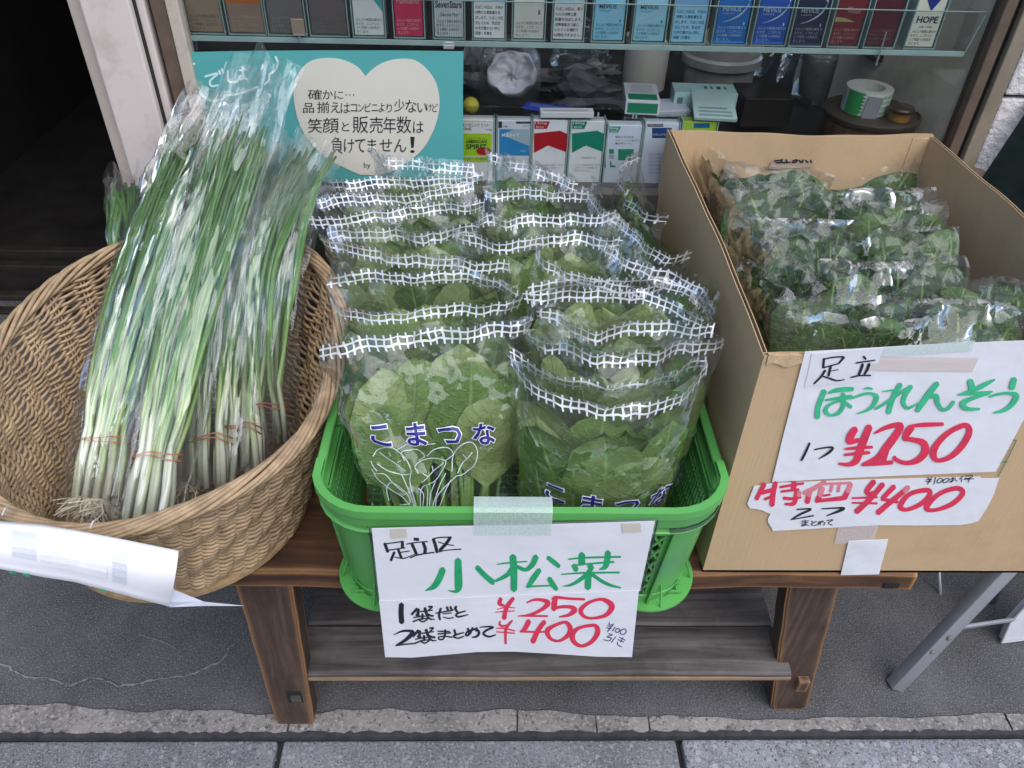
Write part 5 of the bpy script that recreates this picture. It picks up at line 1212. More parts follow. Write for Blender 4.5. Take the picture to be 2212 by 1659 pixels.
# bright spills: nothing painted; the glass carries its own reflections
# --- lower row of display packs
YL = 1.306
lower = [
 (991, 1068, 258, (.72, .73, .72), 'white display card with lime green pack picture, first of the lower row', 'as'),
 (1074, 1148, 260, (.62, .66, .70), 'white and blue display pack, second of the lower row', 'kent'),
 (1152, 1229, 259, (.74, .76, .78), 'white display pack with red roof shape in the lower row', 'red'),
 (1234, 1309, 261, (.70, .74, .74), 'white display pack with green roof shape in the lower row', 'green'),
 (1314, 1390, 270, (.60, .66, .74), 'pale blue display card with small green squares in the lower row', 'design'),
 (1395, 1470, 266, (.62, .68, .76), 'pale display card with blue square half hidden by the cardboard box', 'parl'),
 (1476, 1552, 262, (.35, .55, .05), 'lime green display pack behind the cardboard box', 'lime')]
for (xa, xb, yt, col, lab, st) in lower:
    A = PY(xa, yt, YL); B = PY(xb, yt, YL); x0, x1 = float(A[0]), float(B[0]); zt = float(A[2]); z0 = zt-.128; W_ = x1-x0
    t = thing('display_pack', ((x0+x1)/2, YL, z0), lab, 'cigarette pack', 'display packs in the lower row')
    mb = MB(); mb.box((x0+.001, YL, z0), (x1-.001, YL+.022, zt), .001); mb.build('pack_body', flat(col, .35), t)
    mb = MB(); mb.box((x0-.0012, YL-.002, z0), (x0+.0006, YL+.024, zt+.002)); mb.box((x1-.0006, YL-.002, z0), (x1+.0012, YL+.024, zt+.002)); mb.build('case', ACRYL_E, t)
    px = lambda f: xa+(xb-xa)*f
    def q(c, f0, y0, f1, y1, e=.0003): mb = MB(); quad_px(mb, [(px(f0), y1), (px(f1), y1), (px(f1), y0), (px(f0), y0)], YL, e); mb.build('print_patch', flat(c, .35), t)
    def poly(c, pts, e=.0004): mb = MB(); quad_px(mb, [(px(a), b) for a, b in pts], YL, e); mb.build('print_shape', flat(c, .35), t)
    def tx(s, f0, y0, f1, y1, c=(.03, .03, .04), off=.0, e=.0007): mb = MB(); fit_text(mb, s, (px(f0), y0, px(f1), y1), YL, e, off); mb.build('lettering', flat(c, .4), t)
    if st == 'as':
        tx('ナチュラル アメリカン スピリット', .1, 260, .9, 263); tx('オーガニック ミント', .1, 266, .85, 273, off=.01); tx('ONE', .1, 275, .36, 281); tx('1mg', .76, 277, .92, 282)
        q((.34, .62, .02), .08, 288, .92, 336); tx('NATURAL', .22, 297, .78, 301, (.5, .12, .02)); tx('AMERICAN', .2, 302, .78, 309, (.02, .05, .02), .03); tx('SPIRIT', .2, 311, .78, 322, (.02, .05, .02), .03)
        mb = MB(); mb.add([tuple(PY(px(.70+.21*math.cos(a)), 326+9*math.sin(a), YL)+np.array([0, -.0006, 0])) for a in np.linspace(0, 6.0, 14)], [tuple(range(14))]); mb.build('red_emblem', flat((.45, .01, .02), .4), t)
        q((.40, .60, .06), .08, 338, .92, 350); tx('たばこの煙は', .12, 340, .8, 345, (.1, .15, .02))
    if st == 'kent':
        tx('1', .04, 262, .14, 276, off=.02); tx('mg', .17, 271, .30, 275); q((.06, .07, .09), .55, 262, .98, 267); tx('ロング', .75, 269, .95, 274)
        q((.03, .24, .52), .06, 279, .93, 336); poly((.34, .46, .52), [(.5, 279), (.93, 279), (.93, 315), (.12, 291)], .0005); tx('KENT', .14, 288, .66, 295, (.72, .78, .8), .01, .0009); tx('100’s', .68, 324, .84, 328, (.6, .7, .8))
    if st in ('red', 'green'):
        c = (.42, .012, .022) if st == 'red' else (.01, .22, .14)
        poly(c, [(.03, 262), (.47, 262), (.38, 278), (.03, 278)]); tx('12mg', .05, 263, .38, 269, (.8, .8, .8), .0, .0009); tx('BOX', .08, 272, .3, 276, (.8, .8, .8), .0, .0009)
        poly(c, [(.02, 330), (.02, 288), (.75, 282), (.98, 290), (.98, 330), (.42, 314)])
        q((.02, .05, .08), .92, 300, .99, 362); tx('marlboro 12' if st == 'red' else 'menthol 12', .3, 337, .7, 342, (.3, .3, .32)) if st == 'green' else None
        for k, l in enumerate(('人により程度は異なりますが、', 'ニコチンにより喫煙への', '依存が生じます。')): tx(l, .08, 354+6*k, .08+.06*len(l), 358+6*k, (.3, .32, .34))
        if st == 'red':
            for k in range(9): q((.45, .47, .5), .34+.035*k, 316+abs(k-4)*2, .347+.035*k, 322+abs(k-4)*2, .0006)
    if st == 'design':
        poly((.05, .30, .20), [(.03, 273), (.36, 273), (.28, 286), (.03, 286)]); tx('8mg', .06, 274, .28, 280, (.8, .85, .85), 0, .0009); tx('BOX', .08, 282, .26, 285, (.8, .85, .85), 0, .0009)
        tx('味わいそのまま。', .2, 293, .75, 298, (.05, .06, .09), .01); tx('スタイリッシュに進化する', .2, 301, .88, 305, (.05, .06, .09)); tx('新デザインへ。', .2, 307, .68, 312, (.05, .06, .09), .01)
        q((.02, .25, .14), .02, 322, .16, 332); q((.35, .38, .4), .02, 334, .16, 343); q((.02, .25, .14), .28, 322, .72, 346); poly((.02, .25, .14), [(.05, 348), (.09, 348), (.09, 357), (.2, 357), (.2, 361), (.05, 361)])
    if st == 'parl':
        q((.10, .12, .14), .05, 267, .5, 274, .0003); tx('9mg 100’s', .08, 268, .46, 272, (.7, .7, .7), 0, .0009); q((.015, .05, .20), .18, 276, .75, 298); tx('PARLIAMENT', .2, 288, .7, 293, (.4, .5, .65), 0, .0009)
        for k in range(6): tx('たばこの煙は健康に悪影響', .08, 330+8*k, .9, 335+8*k, (.25, .28, .33))
    if st == 'lime': q((.01, .12, .30), .3, 266, .75, 276)
mb = MB(); a = float(PY(985, 262, YL)[0]); b = float(PY(1560, 262, YL)[0]); z_ = float(PY(1200, 258, YL)[2])
rail = thing('acrylic_riser', (a, YL, z_), 'clear ledge with small pegs on top of the lower display packs', 'ledge')
mb.box((a, YL-.002, z_+.0015), (b, YL+.05, z_+.0035), .0005); mb.build('ledge_plate', ACRYL, rail)
for xx in (1210, 1222, 1275, 1290, 1365, 1372): p = PY(xx, 256, YL); mb = MB(); mb.box((p[0], YL, z_+.0036), (p[0]+.003, YL+.004, z_+.012), .0005); mb.build('peg', ACRYL_E, rail)

# --- teal handwritten poster, taped to the glass
YT = 1.276
teal = M('teal_paper', (.085, .37, .36), .6, var=.05, scale=4, bmp=.1, bscale=20)
creamp = M('cream_paper', (.66, .63, .54), .6, var=.03, scale=6, bmp=.1, bscale=30)
poster = thing('teal_poster', tuple(PY(700, 385, YT)), 'teal handwritten poster with a large cream heart, taped to the window', 'poster')
def sheet(mb, pts, Y, thick=.0006):
    P = [PY(x, y, Y) for x, y in pts]; mb.prism([tuple(p) for p in P], (0, thick, 0))
mb = MB(); sheet(mb, [(440-22, 393), (1004, 392), (1001, 350), (1000, 200), (1001, 111), (850, 109), (700, 109), (540, 110), (391, 113)], YT); mb.build('sheet', teal, poster)
hz = Crop(700, 0, .5877)
hp = cr([(1295, 520), (1240, 455), (1130, 405), (1000, 398), (900, 430), (830, 520), (808, 620), (815, 720), (850, 850), (930, 980), (1040, 1080), (1170, 1150), (1260, 1190)], 5)+cr([(1260, 1190), (1420, 1185), (1560, 1120), (1690, 1010), (1770, 860), (1800, 720), (1785, 590), (1730, 490), (1640, 415), (1530, 402), (1420, 425), (1340, 475), (1295, 520)], 5)[1:-1]
mb = MB(); pts = [hz(p[0], p[1]) for p in hp]
mb.prism([tuple(PY(x, y, YT-.0010)) for x, y in pts], (0, .0006, 0)); heart = mb.build('heart', creamp, poster)
YH = YT-.0012
INKP = flat((.02, .022, .03), .5, 'thin_pen')
tb = MB()
def ht(s, X0_, Y0_, X1_, Y1_, sh=0): 
    a = hz(X0_, Y0_); b = hz(X1_, Y1_); fit_text(tb, s, (a[0], a[1], b[0], b[1]), YH, .0004, .0, sh)
for i, (ch, x, y, wd, h) in enumerate([('確', 905, 608, 95, 70), ('か', 1005, 612, 70, 62), ('に', 1085, 618, 60, 55), ('…', 1160, 640, 60, 10),
     ('品', 872, 700, 75, 68), ('揃', 968, 690, 82, 78), ('え', 1060, 695, 65, 72), ('は', 1128, 700, 62, 70), ('コ', 1195, 708, 45, 52), ('ン', 1248, 708, 38, 52), ('ビ', 1292, 700, 42, 60), ('ニ', 1338, 710, 42, 45), ('よ', 1385, 700, 42, 62), ('り', 1440, 705, 38, 60), ('少', 1492, 675, 70, 85), ('な', 1568, 680, 75, 85), ('い', 1650, 700, 65, 65), ('け', 1712, 705, 36, 52), ('ど', 1750, 705, 40, 55),
     ('笑', 905, 805, 95, 100), ('顔', 1005, 800, 110, 105), ('と', 1135, 830, 52, 62), ('販', 1210, 790, 105, 115), ('売', 1325, 795, 90, 110), ('年', 1418, 795, 85, 112), ('数', 1508, 790, 100, 118), ('は', 1620, 825, 72, 80),
     ('負', 1062, 930, 80, 115), ('け', 1150, 945, 70, 95), ('て', 1225, 945, 70, 92), ('ま', 1310, 945, 60, 90), ('せ', 1392, 945, 85, 85), ('ん', 1490, 945, 85, 90), ('！', 1600, 930, 32, 110), ('by', 1285, 1105, 46, 46)]):
    ht(ch, x, y, x+wd, y+h)
tb.build('handwriting', INKP, heart)
tb = MB(); up = upright(YT)
for pts in ([(135, 432), (90, 455), (75, 500), (100, 560), (165, 598)], [(165, 598), (185, 645), (250, 685), (320, 675), (345, 650)], [(345, 650), (420, 640), (490, 620), (560, 590)], [(685, 385), (700, 430), (680, 480), (645, 505), (640, 545), (610, 575)],
            [(205, 520), (290, 500), (240, 550), (250, 585), (295, 580)], [(300, 480), (310, 505)], [(320, 470), (330, 495)], [(360, 480), (365, 550), (420, 555), (440, 520)], [(440, 480), (480, 470)], [(460, 455), (465, 530), (440, 535), (450, 515), (490, 540)], [(600, 440), (590, 470)], [(325, 715), (345, 700), (365, 720)]):
    stroke(tb, hz, pts, 15, plane=up)
tb.build('chalk_lettering', flat((.62, .80, .80), .6, 'pale_pen'), poster)

# --- clutter on the counter inside
CN = .70
def item(name, px, py, z, label, cat, group=None):
    p = PZ(px, py, z); return p, thing(name, tuple(p), label, cat, group)
whitec = M('white_cloth', (.62, .64, .72), .9, var=.06, scale=20, bmp=.8, bscale=60, bdist=.003)
p, t = item('bundled_towel', 1105, 195, .755, 'bundled white cloth in clear film lying inside the window', 'cloth')
tilt = Matrix.Rotation(R(-8), 4, 'Y') @ Matrix.Rotation(R(58), 4, 'X')
mb = MB(); nn_ = 40
prof_ = [(.004, -.10), (.030, -.095), (.045, -.06), (.050, -.02), (.049, .0), (.045, .003), (.042, -.004), (.036, -.018), (.022, -.012), (.010, -.024), (.001, -.020)]
for i_, (r_, z_) in enumerate(prof_):
    for j in range(nn_):
        a_ = 2*math.pi*j/nn_; fr_ = 1+(.10*math.sin(a_*5+i_)+.07*math.sin(a_*9+1)) * (1 if i_ > 5 else .45)
        v_ = tilt @ Vector((r_*fr_*math.cos(a_), r_*fr_*.86*math.sin(a_), z_+(.006*math.sin(a_*7+i_*2) if i_ > 6 else 0))); mb.v.append((p[0]+v_.x, p[1]+.03+v_.y, p[2]+.025+v_.z)); mb.uv.append((j/nn_, i_/10))
for i_ in range(len(prof_)-1):
    for j in range(nn_): mb.f.append((i_*nn_+j, i_*nn_+(j+1) % nn_, (i_+1)*nn_+(j+1) % nn_, (i_+1)*nn_+j))
mb.build('cloth', whitec, t, smooth=True)
mb = MB(); mb.lathe((p[0]-.004, p[1]+.01, p[2]-.03), [(.058, 0), (.063, .04), (.060, .09), (.045, .12)], 20); mb.build('film_wrap', FILM, t, smooth=True)
p, t = item('yellow_ball', 1017, 228, .79, 'small yellow ball beside the rolled cloth in the window', 'ball')
mb = MB(); mb.lathe(tuple(p), [(.0147*math.sin(a), -.0147*math.cos(a)) for a in np.linspace(.05, 3.09, 12)], 20); mb.build('ball_shell', flat((.55, .50, .04), .5), t, smooth=True)
def loose_box(px, py, z, dims, rot, tilt, col, label, name='small_box', cat='box', marks=(), group=None):
    p, t = item(name, px, py, z, label, cat, group); m_ = Matrix.Translation(Vector(p)) @ Matrix.Rotation(R(rot), 4, 'Z') @ Matrix.Rotation(R(tilt), 4, 'X')
    w_, d_, h_ = dims; mb = MB(); mb.box((-w_/2, 0, 0), (w_/2, d_, h_), .0008, M=m_); mb.build('carton', flat(col, .4), t)
    for (face, a0, b0, a1, b1, c) in marks:
        mb = MB()
        if face == 'f': vs_ = [(w_*(a-.5), -.0004, h_*b) for a, b in ((a0, b0), (a1, b0), (a1, b1), (a0, b1))]
        else: vs_ = [(w_*(a-.5), d_*b, h_+.0004) for a, b in ((a0, b0), (a1, b0), (a1, b1), (a0, b1))]
        mb.add([tuple(m_ @ Vector(v)) for v in vs_], [(0, 1, 2, 3)]); mb.build('print_patch', flat(c, .4), t)
    return p, t, m_
YLt = float(PY(1200, 258, YL)[2])+.004
def on_rail(px, dy): p = PY(px, 240, YL+dy); return p
gcol = (.01, .20, .10)
p = PZ(1384, 252, YLt); loose_box(1386, 248, YLt, (.058, .088, .024), -4, 0, (.62, .64, .66), 'white and green pack lying on the ledge above the lower row', 'lying_pack', 'cigarette pack', [('f', .06, .12, .94, .82, gcol), ('t', .08, .05, .92, .36, gcol), ('t', .2, .42, .85, .9, (.50, .52, .54))])
loose_box(1180, 243, YLt, (.085, .03, .004), -18, 0, (.03, .05, .33), 'small blue printed sachet on the ledge beside the rolled cloth', 'blue_sachet', 'packet', [('t', .1, .2, .9, .75, (.10, .13, .42))])
loose_box(1225, 255, YLt, (.09, .02, .010), 2, 0, (.60, .61, .63), 'narrow white carton with faint print behind the lower packs', 'white_carton', 'box', [('t', .05, .2, .9, .5, (.35, .36, .38))])
loose_box(1520, 238, YLt-.01, (.110, .05, .030), -3, 0, (.40, .60, .58), 'pale mint carton with dark bar print, on the left of the pair', 'mint_carton', 'box', [('t', .5, .1, .54, .7, (.05, .1, .1)), ('t', .6, .1, .63, .7, (.05, .1, .1)), ('t', .7, .1, .76, .7, (.05, .1, .1)), ('t', .82, .1, .85, .7, (.05, .1, .1)), ('f', .05, .3, .14, .7, (.1, .2, .2))])
loose_box(1545, 262, YLt, (.072, .09, .006), -5, 12, (.38, .52, .50), 'mint coloured leaflet with fine print leaning on the cartons', 'leaflet', 'paper', [('t', .12, .06, .9, .12, (.2, .3, .3)), ('t', .12, .18, .9, .24, (.2, .3, .3)), ('t', .12, .30, .8, .36, (.2, .3, .3))])
loose_box(1455, 252, YLt-.01, (.06, .06, .01), 8, 0, (.55, .58, .66), 'pale lilac slip of paper under the mint cartons', 'paper_slip', 'paper')
loose_box(1650, 275, .725, (.095, .09, .055), 2, 0, (.022, .018, .016), 'dark brown box behind the cardboard box in the window', 'dark_box', 'box')
p, t = item('white_beaker', 1388, 190, .735, 'open white cylindrical tub inside the window', 'tub')
mb = MB(); mb.lathe(tuple(p), [(.040, 0), (.044, .003), (.0455, .105), (.043, .106), (.041, .006), (.001, .004)], 32, cap1=True); mb.build('tub_wall', M('cream_enamel', (.50, .49, .44), .4, var=.06, bmp=.05), t, smooth='auto')
mb = MB(); mb.tube([(p[0]-.01, p[1], p[2]+.01), (p[0]+.0, p[1]+.02, p[2]+.10)], .012, 6, flat=.25); mb.build('contents', whitec, t)
p, t = item('plastic_tub', 1545, 195, .735, 'wide translucent plastic tub stacked inside the window', 'tub')
mb = MB(); mb.lathe(tuple(p), [(.068, 0), (.070, .02), (.072, .055), (.080, .060), (.081, .075), (.076, .080), (.078, .10), (.070, .104)], 36); mb.build('tub_wall', M('cloudy_plastic', (.30, .29, .28), .3, var=.15, scale=30, bmp=.1), t, smooth='auto')
p, t = item('lidded_jar', 1765, 205, .72, 'clear lidded jar wrapped in film beside the tape roll', 'jar')
mb = MB(); mb.lathe(tuple(p), [(.040, 0), (.045, .03), (.048, .07), (.050, .075), (.050, .088), (.044, .092)], 28); mb.build('jar_wall', M('smoky_plastic', (.20, .21, .19), .3, var=.3, scale=30, bmp=.1), t, smooth='auto')
mb = MB(); mb.lathe(tuple(p), [(.052, -.005), (.056, .03), (.053, .08), (.040, .10)], 20); mb.build('film_wrap', FILM, t, smooth=True)
# wooden stool-like lid with tape rolls on top
p = PZ(1885, 238, .800); jar = thing('wooden_tub', (float(p[0]), float(p[1]), .70), 'round dark wooden tub with lid inside the window corner', 'tub')
pj = (min(float(p[0]), .690), max(float(p[1]), 1.385), 0)
mb = MB(); mb.lathe((pj[0], pj[1], .70), [(.070, 0), (.078, .04), (.080, .088)], 32); mb.build('tub_body', wood_mat('tub_wood', (.06, .028, .013), (.12, .06, .028), (.18, .09, .04), axis='z'), jar, smooth='auto')
mb = MB(); mb.lathe((pj[0], pj[1], .788), [(.082, 0), (.084, .004), (.084, .010), (.080, .012), (.078, .010), (.001, .0095)], 40, cap1=True); mb.build('lid', M('dark_lid', (.055, .040, .032), .5, var=.25, scale=30), jar, smooth='auto')
tr_ = thing('tape_roll', (pj[0]-.018, pj[1]+.0, .799), 'roll of surgical tape with green and white wrapper on the wooden lid', 'tape')
c = (pj[0]-.014, pj[1]+.004, .799); mb = MB(); mb.lathe(c, [(.040, 0), (.040, .040), (.026, .040), (.026, .002)], 36, cap0=True, cap1=False); mb.build('roll', M('wrapper_white', (.62, .66, .58), .5, bmp=.05), tr_, smooth='auto')
mb = MB(); mb.grid(np.array([[(c[0]+.0404*math.cos(a), c[1]+.0404*math.sin(a), z_) for a in np.linspace(R(195), R(235), 9)] for z_ in (c[2]+.001, c[2]+.039)])); mb.build('green_panel', flat((.03, .33, .08), .5), tr_)
mb = MB()
for k in range(6): z_ = c[2]+.004+k*.006; mb.add([(c[0]+.0407*math.cos(R(235)), c[1]+.0407*math.sin(R(235)), z_), (c[0]+.0407*math.cos(R(243)), c[1]+.0407*math.sin(R(243)), z_+.003), (c[0]+.0407*math.cos(R(235)), c[1]+.0407*math.sin(R(235)), z_+.006)], [(0, 1, 2)])
mb.build('zigzag_print', flat((.03, .33, .08), .5), tr_)
mb = MB()
for k, a0 in enumerate((285, 298, 312)):
    for j, s_ in enumerate(('BRAND', 'TAPE', 'BRAND', 'TAPE')):
        vs_, fs_ = glyph_mesh(s_, .01); lo = vs_.min(0); sz = vs_.max(0)-lo
        mb.add([(c[0]+.0409*math.cos(R(a0+(v[0]-lo[0])/sz[0]*11)), c[1]+.0409*math.sin(R(a0+(v[0]-lo[0])/sz[0]*11)), c[2]+.004+j*.009+(v[1]-lo[1])/sz[1]*.005) for v in vs_], fs_)
mb.build('lettering', flat((.05, .35, .14), .5), tr_)
mb = MB(); mb.box((-.013, -.0425, -.004), (.013, -.0410, .036), .0004, M=Matrix.Translation(Vector(c)) @ Matrix.Rotation(R(-8), 4, 'Z') @ Matrix.Rotation(R(4), 4, 'Y')); mb.build('grey_tab', flat((.25, .26, .27), .4), tr_)
ck = thing('amber_tape_roll', (pj[0]+.03, pj[1]-.035, .799), 'small roll of dark amber tape in front of the surgical tape', 'tape')
mb = MB(); mb.lathe((pj[0]+.030, pj[1]-.044, .7995), [(.017, 0), (.018, .014), (.016, .0145)], 24); mb.build('roll', M('amber_side', (.30, .15, .03), .4), ck, smooth='auto')
mb = MB(); mb.lathe((pj[0]+.030, pj[1]-.044, .8142), [(.021, 0), (.022, .005), (.020, .008), (.001, .0085)], 24); mb.build('cap', M('dark_cap', (.04, .022, .013), .4), ck, smooth='auto')
p = PY(1935, 195, 1.55); ot = thing('orange_dispenser', tuple(p), 'orange plastic thing partly hidden behind the tape roll', 'dispenser')
mb = MB(); mb.prism([tuple(PY(x, y, 1.52)) for x, y in ((1900, 180), (1955, 200), (1965, 165), (1935, 148), (1895, 140))], (0, .05, 0)); mb.build('housing', flat((.45, .13, .02), .45), ot)
mb = MB(); mb.prism([tuple(PY(x, y, 1.50)) for x, y in ((1880, 132), (1945, 140), (1925, 105), (1860, 105))], (0, .05, 0)); mb.build('dark_top', DARKPL, ot)
# dim odds and ends further in
for k, (px, py, w_, h_, c_, lab, nm) in enumerate([(1015, 170, .05, .05, (.10, .11, .12), 'crumpled grey film between poster and rolled cloth', 'crumpled_film'), (1235, 190, .10, .03, (.06, .06, .07), 'dark folded cloth in the middle of the window', 'folded_cloth'), (1290, 165, .05, .02, (.16, .15, .15), 'small pale scrap on the dark cloth in the window', 'paper_scrap'),
        (1270, 225, .09, .04, (.05, .055, .065), 'dark bundled bag behind the lower display packs', 'dark_bundle')]):
    p, t = item(nm, px, py, .74, lab, 'clutter')
    bm = bmesh.new(); bmesh.ops.create_icosphere(bm, subdivisions=3, radius=1)
    for v in bm.verts:
        n_ = 1+.25*math.sin(v.co.x*5+k)+.2*math.sin(v.co.z*7+v.co.y*4+k*2)+.1*math.sin(v.co.y*13); v.co = Vector((p[0]+v.co.x*w_*n_, p[1]+v.co.y*.04*n_+.04, p[2]+v.co.z*h_*n_))
    me = bpy.data.meshes.new('lump'); bm.to_mesh(me); bm.free(); me.uv_layers.new(name='UVMap'); link_mesh('folds', me, M('dim_'+nm, c_, .6, var=.5, scale=40, bmp=.5), t)
mb = MB(); a = PY(400, 70, 1.42); 
pb = thing('pale_tray_end', tuple(PY(400, 70, 1.35)), 'pale blue panel edge at the left end of the tray', 'panel')
mb.prism([tuple(PY(x, y, 1.34)) for x, y in ((398, 110), (424, 110), (418, 68), (405, 40), (397, 60))], (0, .01, 0)); mb.build('panel_face', flat((.30, .34, .42), .4), pb)
cl = thing('bulldog_clip', tuple(PY(966, 100, 1.30)), 'small metal clip above the right corner of the teal poster', 'clip')
mb = MB(); mb.box(tuple(PY(958, 106, 1.279)-np.array([0, 0, 0])), tuple(PY(980, 98, 1.279)+np.array([0, .008, 0])), .0005); mb.build('jaw', ALU, cl)
mb = MB(); pp = [tuple(PY(x, y, 1.281)) for x, y in ((959, 104), (957, 96), (962, 91), (978, 92), (981, 99), (979, 106))]; mb.tube(pp, .0009, 5); mb.build('wire', ALU, cl)

for k, (px, py, r0_, h_, z_) in enumerate([(1060, 190, .045, .10, .72), (1250, 150, .06, .09, .72), (1590, 160, .075, .14, .715), (1745, 190, .06, .11, .715)]):
    p, t = item('film_bundle', px, py, z_, ['empty clear film bag beside the towel', 'loose clear film in the dark middle of the window', 'clear film draped over the wide plastic tub', 'clear film around the lidded jar'][k], 'plastic film')
    mb = MB(); n_ = 30; rows = []
    for j in range(9):
        tt = j/8; rows.append([(p[0]+r0_*(1-.5*tt**2)*(1+.18*math.sin(a*5+k+tt*3)+.1*math.sin(a*9+tt*7))*math.cos(a), p[1]+.03+r0_*.7*(1+.15*math.sin(a*4+tt*5))*math.sin(a), p[2]+h_*tt+.006*math.sin(a*6+k)) for a in np.linspace(0, 2*math.pi, n_+1)[:-1]])
    mb.grid(np.array(rows), closed_u=True, uv=np.array([[(.3*i/n_, .2*j/8) for i in range(n_)] for j in range(9)])); mb.build('film_sheet', FILM_S, t, smooth=True)
# ================================================================== SIGNS
# --- komatsuna price sign hanging on the crate front
SY = CCY-.2655-.0145-.0145
sgn = thing('price_sign', tuple(PY(1109, 1128, SY)), 'white handwritten price sign taped to the front of the green crate', 'sign')
mb = MB()
top = [(803, 1141), (960, 1137), (1110, 1134), (1260, 1130), (1415, 1125)]; midl = [(820, 1298), (960, 1294), (1100, 1288), (1240, 1280), (1382, 1276)]
P = np.array([[PY(x, y, SY+.0004) for x, y in top], [PY(x, y, SY+.0004) for x, y in midl]]); mb.grid(P); mb.build('upper_sheet', WHITE_P, sgn, thick=.0005)
bot = [(832, 1419), (890, 1420), (960, 1414), (1030, 1408), (1110, 1407), (1200, 1412), (1290, 1418), (1365, 1419)]
tp = [(819, 1297), (890, 1295), (960, 1292), (1030, 1289), (1110, 1285), (1200, 1281), (1290, 1278), (1380, 1275)]
mb = MB(); rows = [[PY(a[0]+(b[0]-a[0])*t_, a[1]+(b[1]-a[1])*t_, SY-.0012) for a, b in zip(tp, bot)] for t_ in (0, .5, 1)]
mb.grid(np.array(rows)); mb.build('lower_strip', WHITE_P2, sgn, thick=.0004)
mb = MB(); sheetp = [(798, 1142), (1422, 1124), (1386, 1280), (1372, 1330), (832, 1419)]
mb.prism([tuple(PY(x, y, SY+.0024)) for x, y in sheetp], (0, .0006, 0)); mb.build('clear_sleeve', ACRYL, sgn)
mb = MB()
for a, b in (((798, 1142), (816, 1300)), ((1421, 1124), (1386, 1282)), ((798, 1141), (1422, 1123))): mb.tube([tuple(PY(*a, SY+.0022)), tuple(PY(*b, SY+.0022))], .0008, 4)
mb.build('sleeve_edge', flat((.03, .04, .05), .3), sgn)
A_ = Crop(1500, 2100, .27125); B_ = Crop(2000, 2150, .27125); C_ = Crop(1500, 2350, .27125); D_ = Crop(1950, 2350, .27125)
u1 = upright(SY); u2 = upright(SY-.0016)
mb = MB()
for pts in ([(145, 270, 45), (190, 390, 45)], [(150, 275, 18), (390, 240, 18)], [(405, 240, 45), (405, 330, 45)], [(180, 370, 18), (445, 330, 18)], [(340, 350, 38), (390, 480, 38)], [(370, 400, 16), (510, 378, 16)], [(285, 400, 40), (235, 520, 40)], [(285, 470, 14), (420, 490, 18), (520, 455, 14), (600, 420, 10)],
            [(580, 205, 45), (640, 210, 45)], [(465, 280, 18), (600, 255, 18), (775, 240, 18)], [(545, 280, 45), (575, 340, 45), (610, 420, 45)], [(710, 260, 45), (740, 340, 50), (735, 410, 50)], [(520, 480, 20), (640, 435, 22), (870, 400, 20)],
            [(860, 205, 48), (890, 290, 48), (915, 395, 48)], [(860, 200, 18), (960, 180, 18), (1130, 175, 18)], [(1110, 180, 48), (1050, 270, 48), (955, 370, 48)], [(930, 245, 16), (1050, 280, 16), (1160, 298, 16)], [(900, 405, 16), (1040, 370, 16), (1270, 352, 18)]):
    stroke(mb, A_, pts, plane=u1)
mb.build('black_lettering', INK_BLACK, sgn)
mb = MB()
for pts in ([(1000, 650, 95), (950, 780, 100), (870, 900, 85), (740, 965, 12)], [(1225, 515, 100), (1228, 700, 112), (1230, 900, 115), (1190, 975, 50), (1075, 962, 10)], [(1505, 620, 75), (1620, 740, 80), (1745, 845, 85)]): stroke(mb, A_, pts, plane=u1)
for pts in ([(-43, 391, 18), (100, 372, 26), (400, 348, 20)], [(190, 275, 100), (205, 500, 105), (205, 765, 98)], [(200, 430, 80), (100, 550, 68), (-63, 635, 40)], [(250, 425, 55), (380, 470, 60), (480, 390, 82), (530, 278, 86)], [(705, 290, 60), (790, 355, 72), (870, 420, 60)], [(580, 475, 75), (490, 600, 88), (415, 720, 60)], [(390, 722, 30), (560, 710, 26), (760, 705, 24)], [(725, 600, 75), (780, 690, 82), (835, 760, 60)],
            [(1010, 315, 22), (1200, 295, 28), (1500, 285, 30), (1780, 280, 28)], [(1205, 245, 98), (1205, 375, 108)], [(1590, 215, 90), (1580, 330, 95), (1550, 430, 76), (1465, 470, 18)], [(1060, 415, 26), (1300, 385, 28), (1680, 357, 32)], [(1090, 410, 76), (1125, 475, 80)], [(1320, 400, 88), (1350, 460, 88)], [(905, 540, 20), (1200, 520, 28), (1500, 515, 30), (1760, 512, 30)], [(1320, 490, 86), (1300, 600, 98), (1295, 740, 98)], [(1270, 550, 66), (1150, 640, 58), (1030, 700, 38), (925, 715, 12)], [(1370, 550, 56), (1500, 640, 52), (1630, 700, 44), (1780, 738, 24)]): stroke(mb, B_, pts, plane=u1)
mb.build('green_lettering', INK_GREEN, sgn)
mb = MB()
fuk = [[(620, 310, 40), (540, 395, 34)], [(640, 320, 46), (632, 400, 46)], [(670, 352, 22), (850, 330, 18)], [(735, 300, 44), (770, 390, 44), (860, 420, 22)], [(790, 280, 26), (845, 280, 26), (790, 330, 20)], [(570, 440, 20), (700, 420, 20), (865, 408, 18)], [(700, 390, 36), (700, 460, 40)], [(560, 500, 24), (700, 455, 22), (880, 465, 16)], [(640, 465, 26), (705, 500, 24), (770, 470, 20)], [(770, 430, 30), (835, 470, 24)], [(600, 400, 24), (660, 420, 30)]]
for pts in fuk: stroke(mb, C_, pts, plane=u2)
for pts in fuk: stroke(mb, C_, [(x+22+(y-390)*.05, y+318-(x-700)*.02, w_) for x, y, w_ in pts], plane=u2)
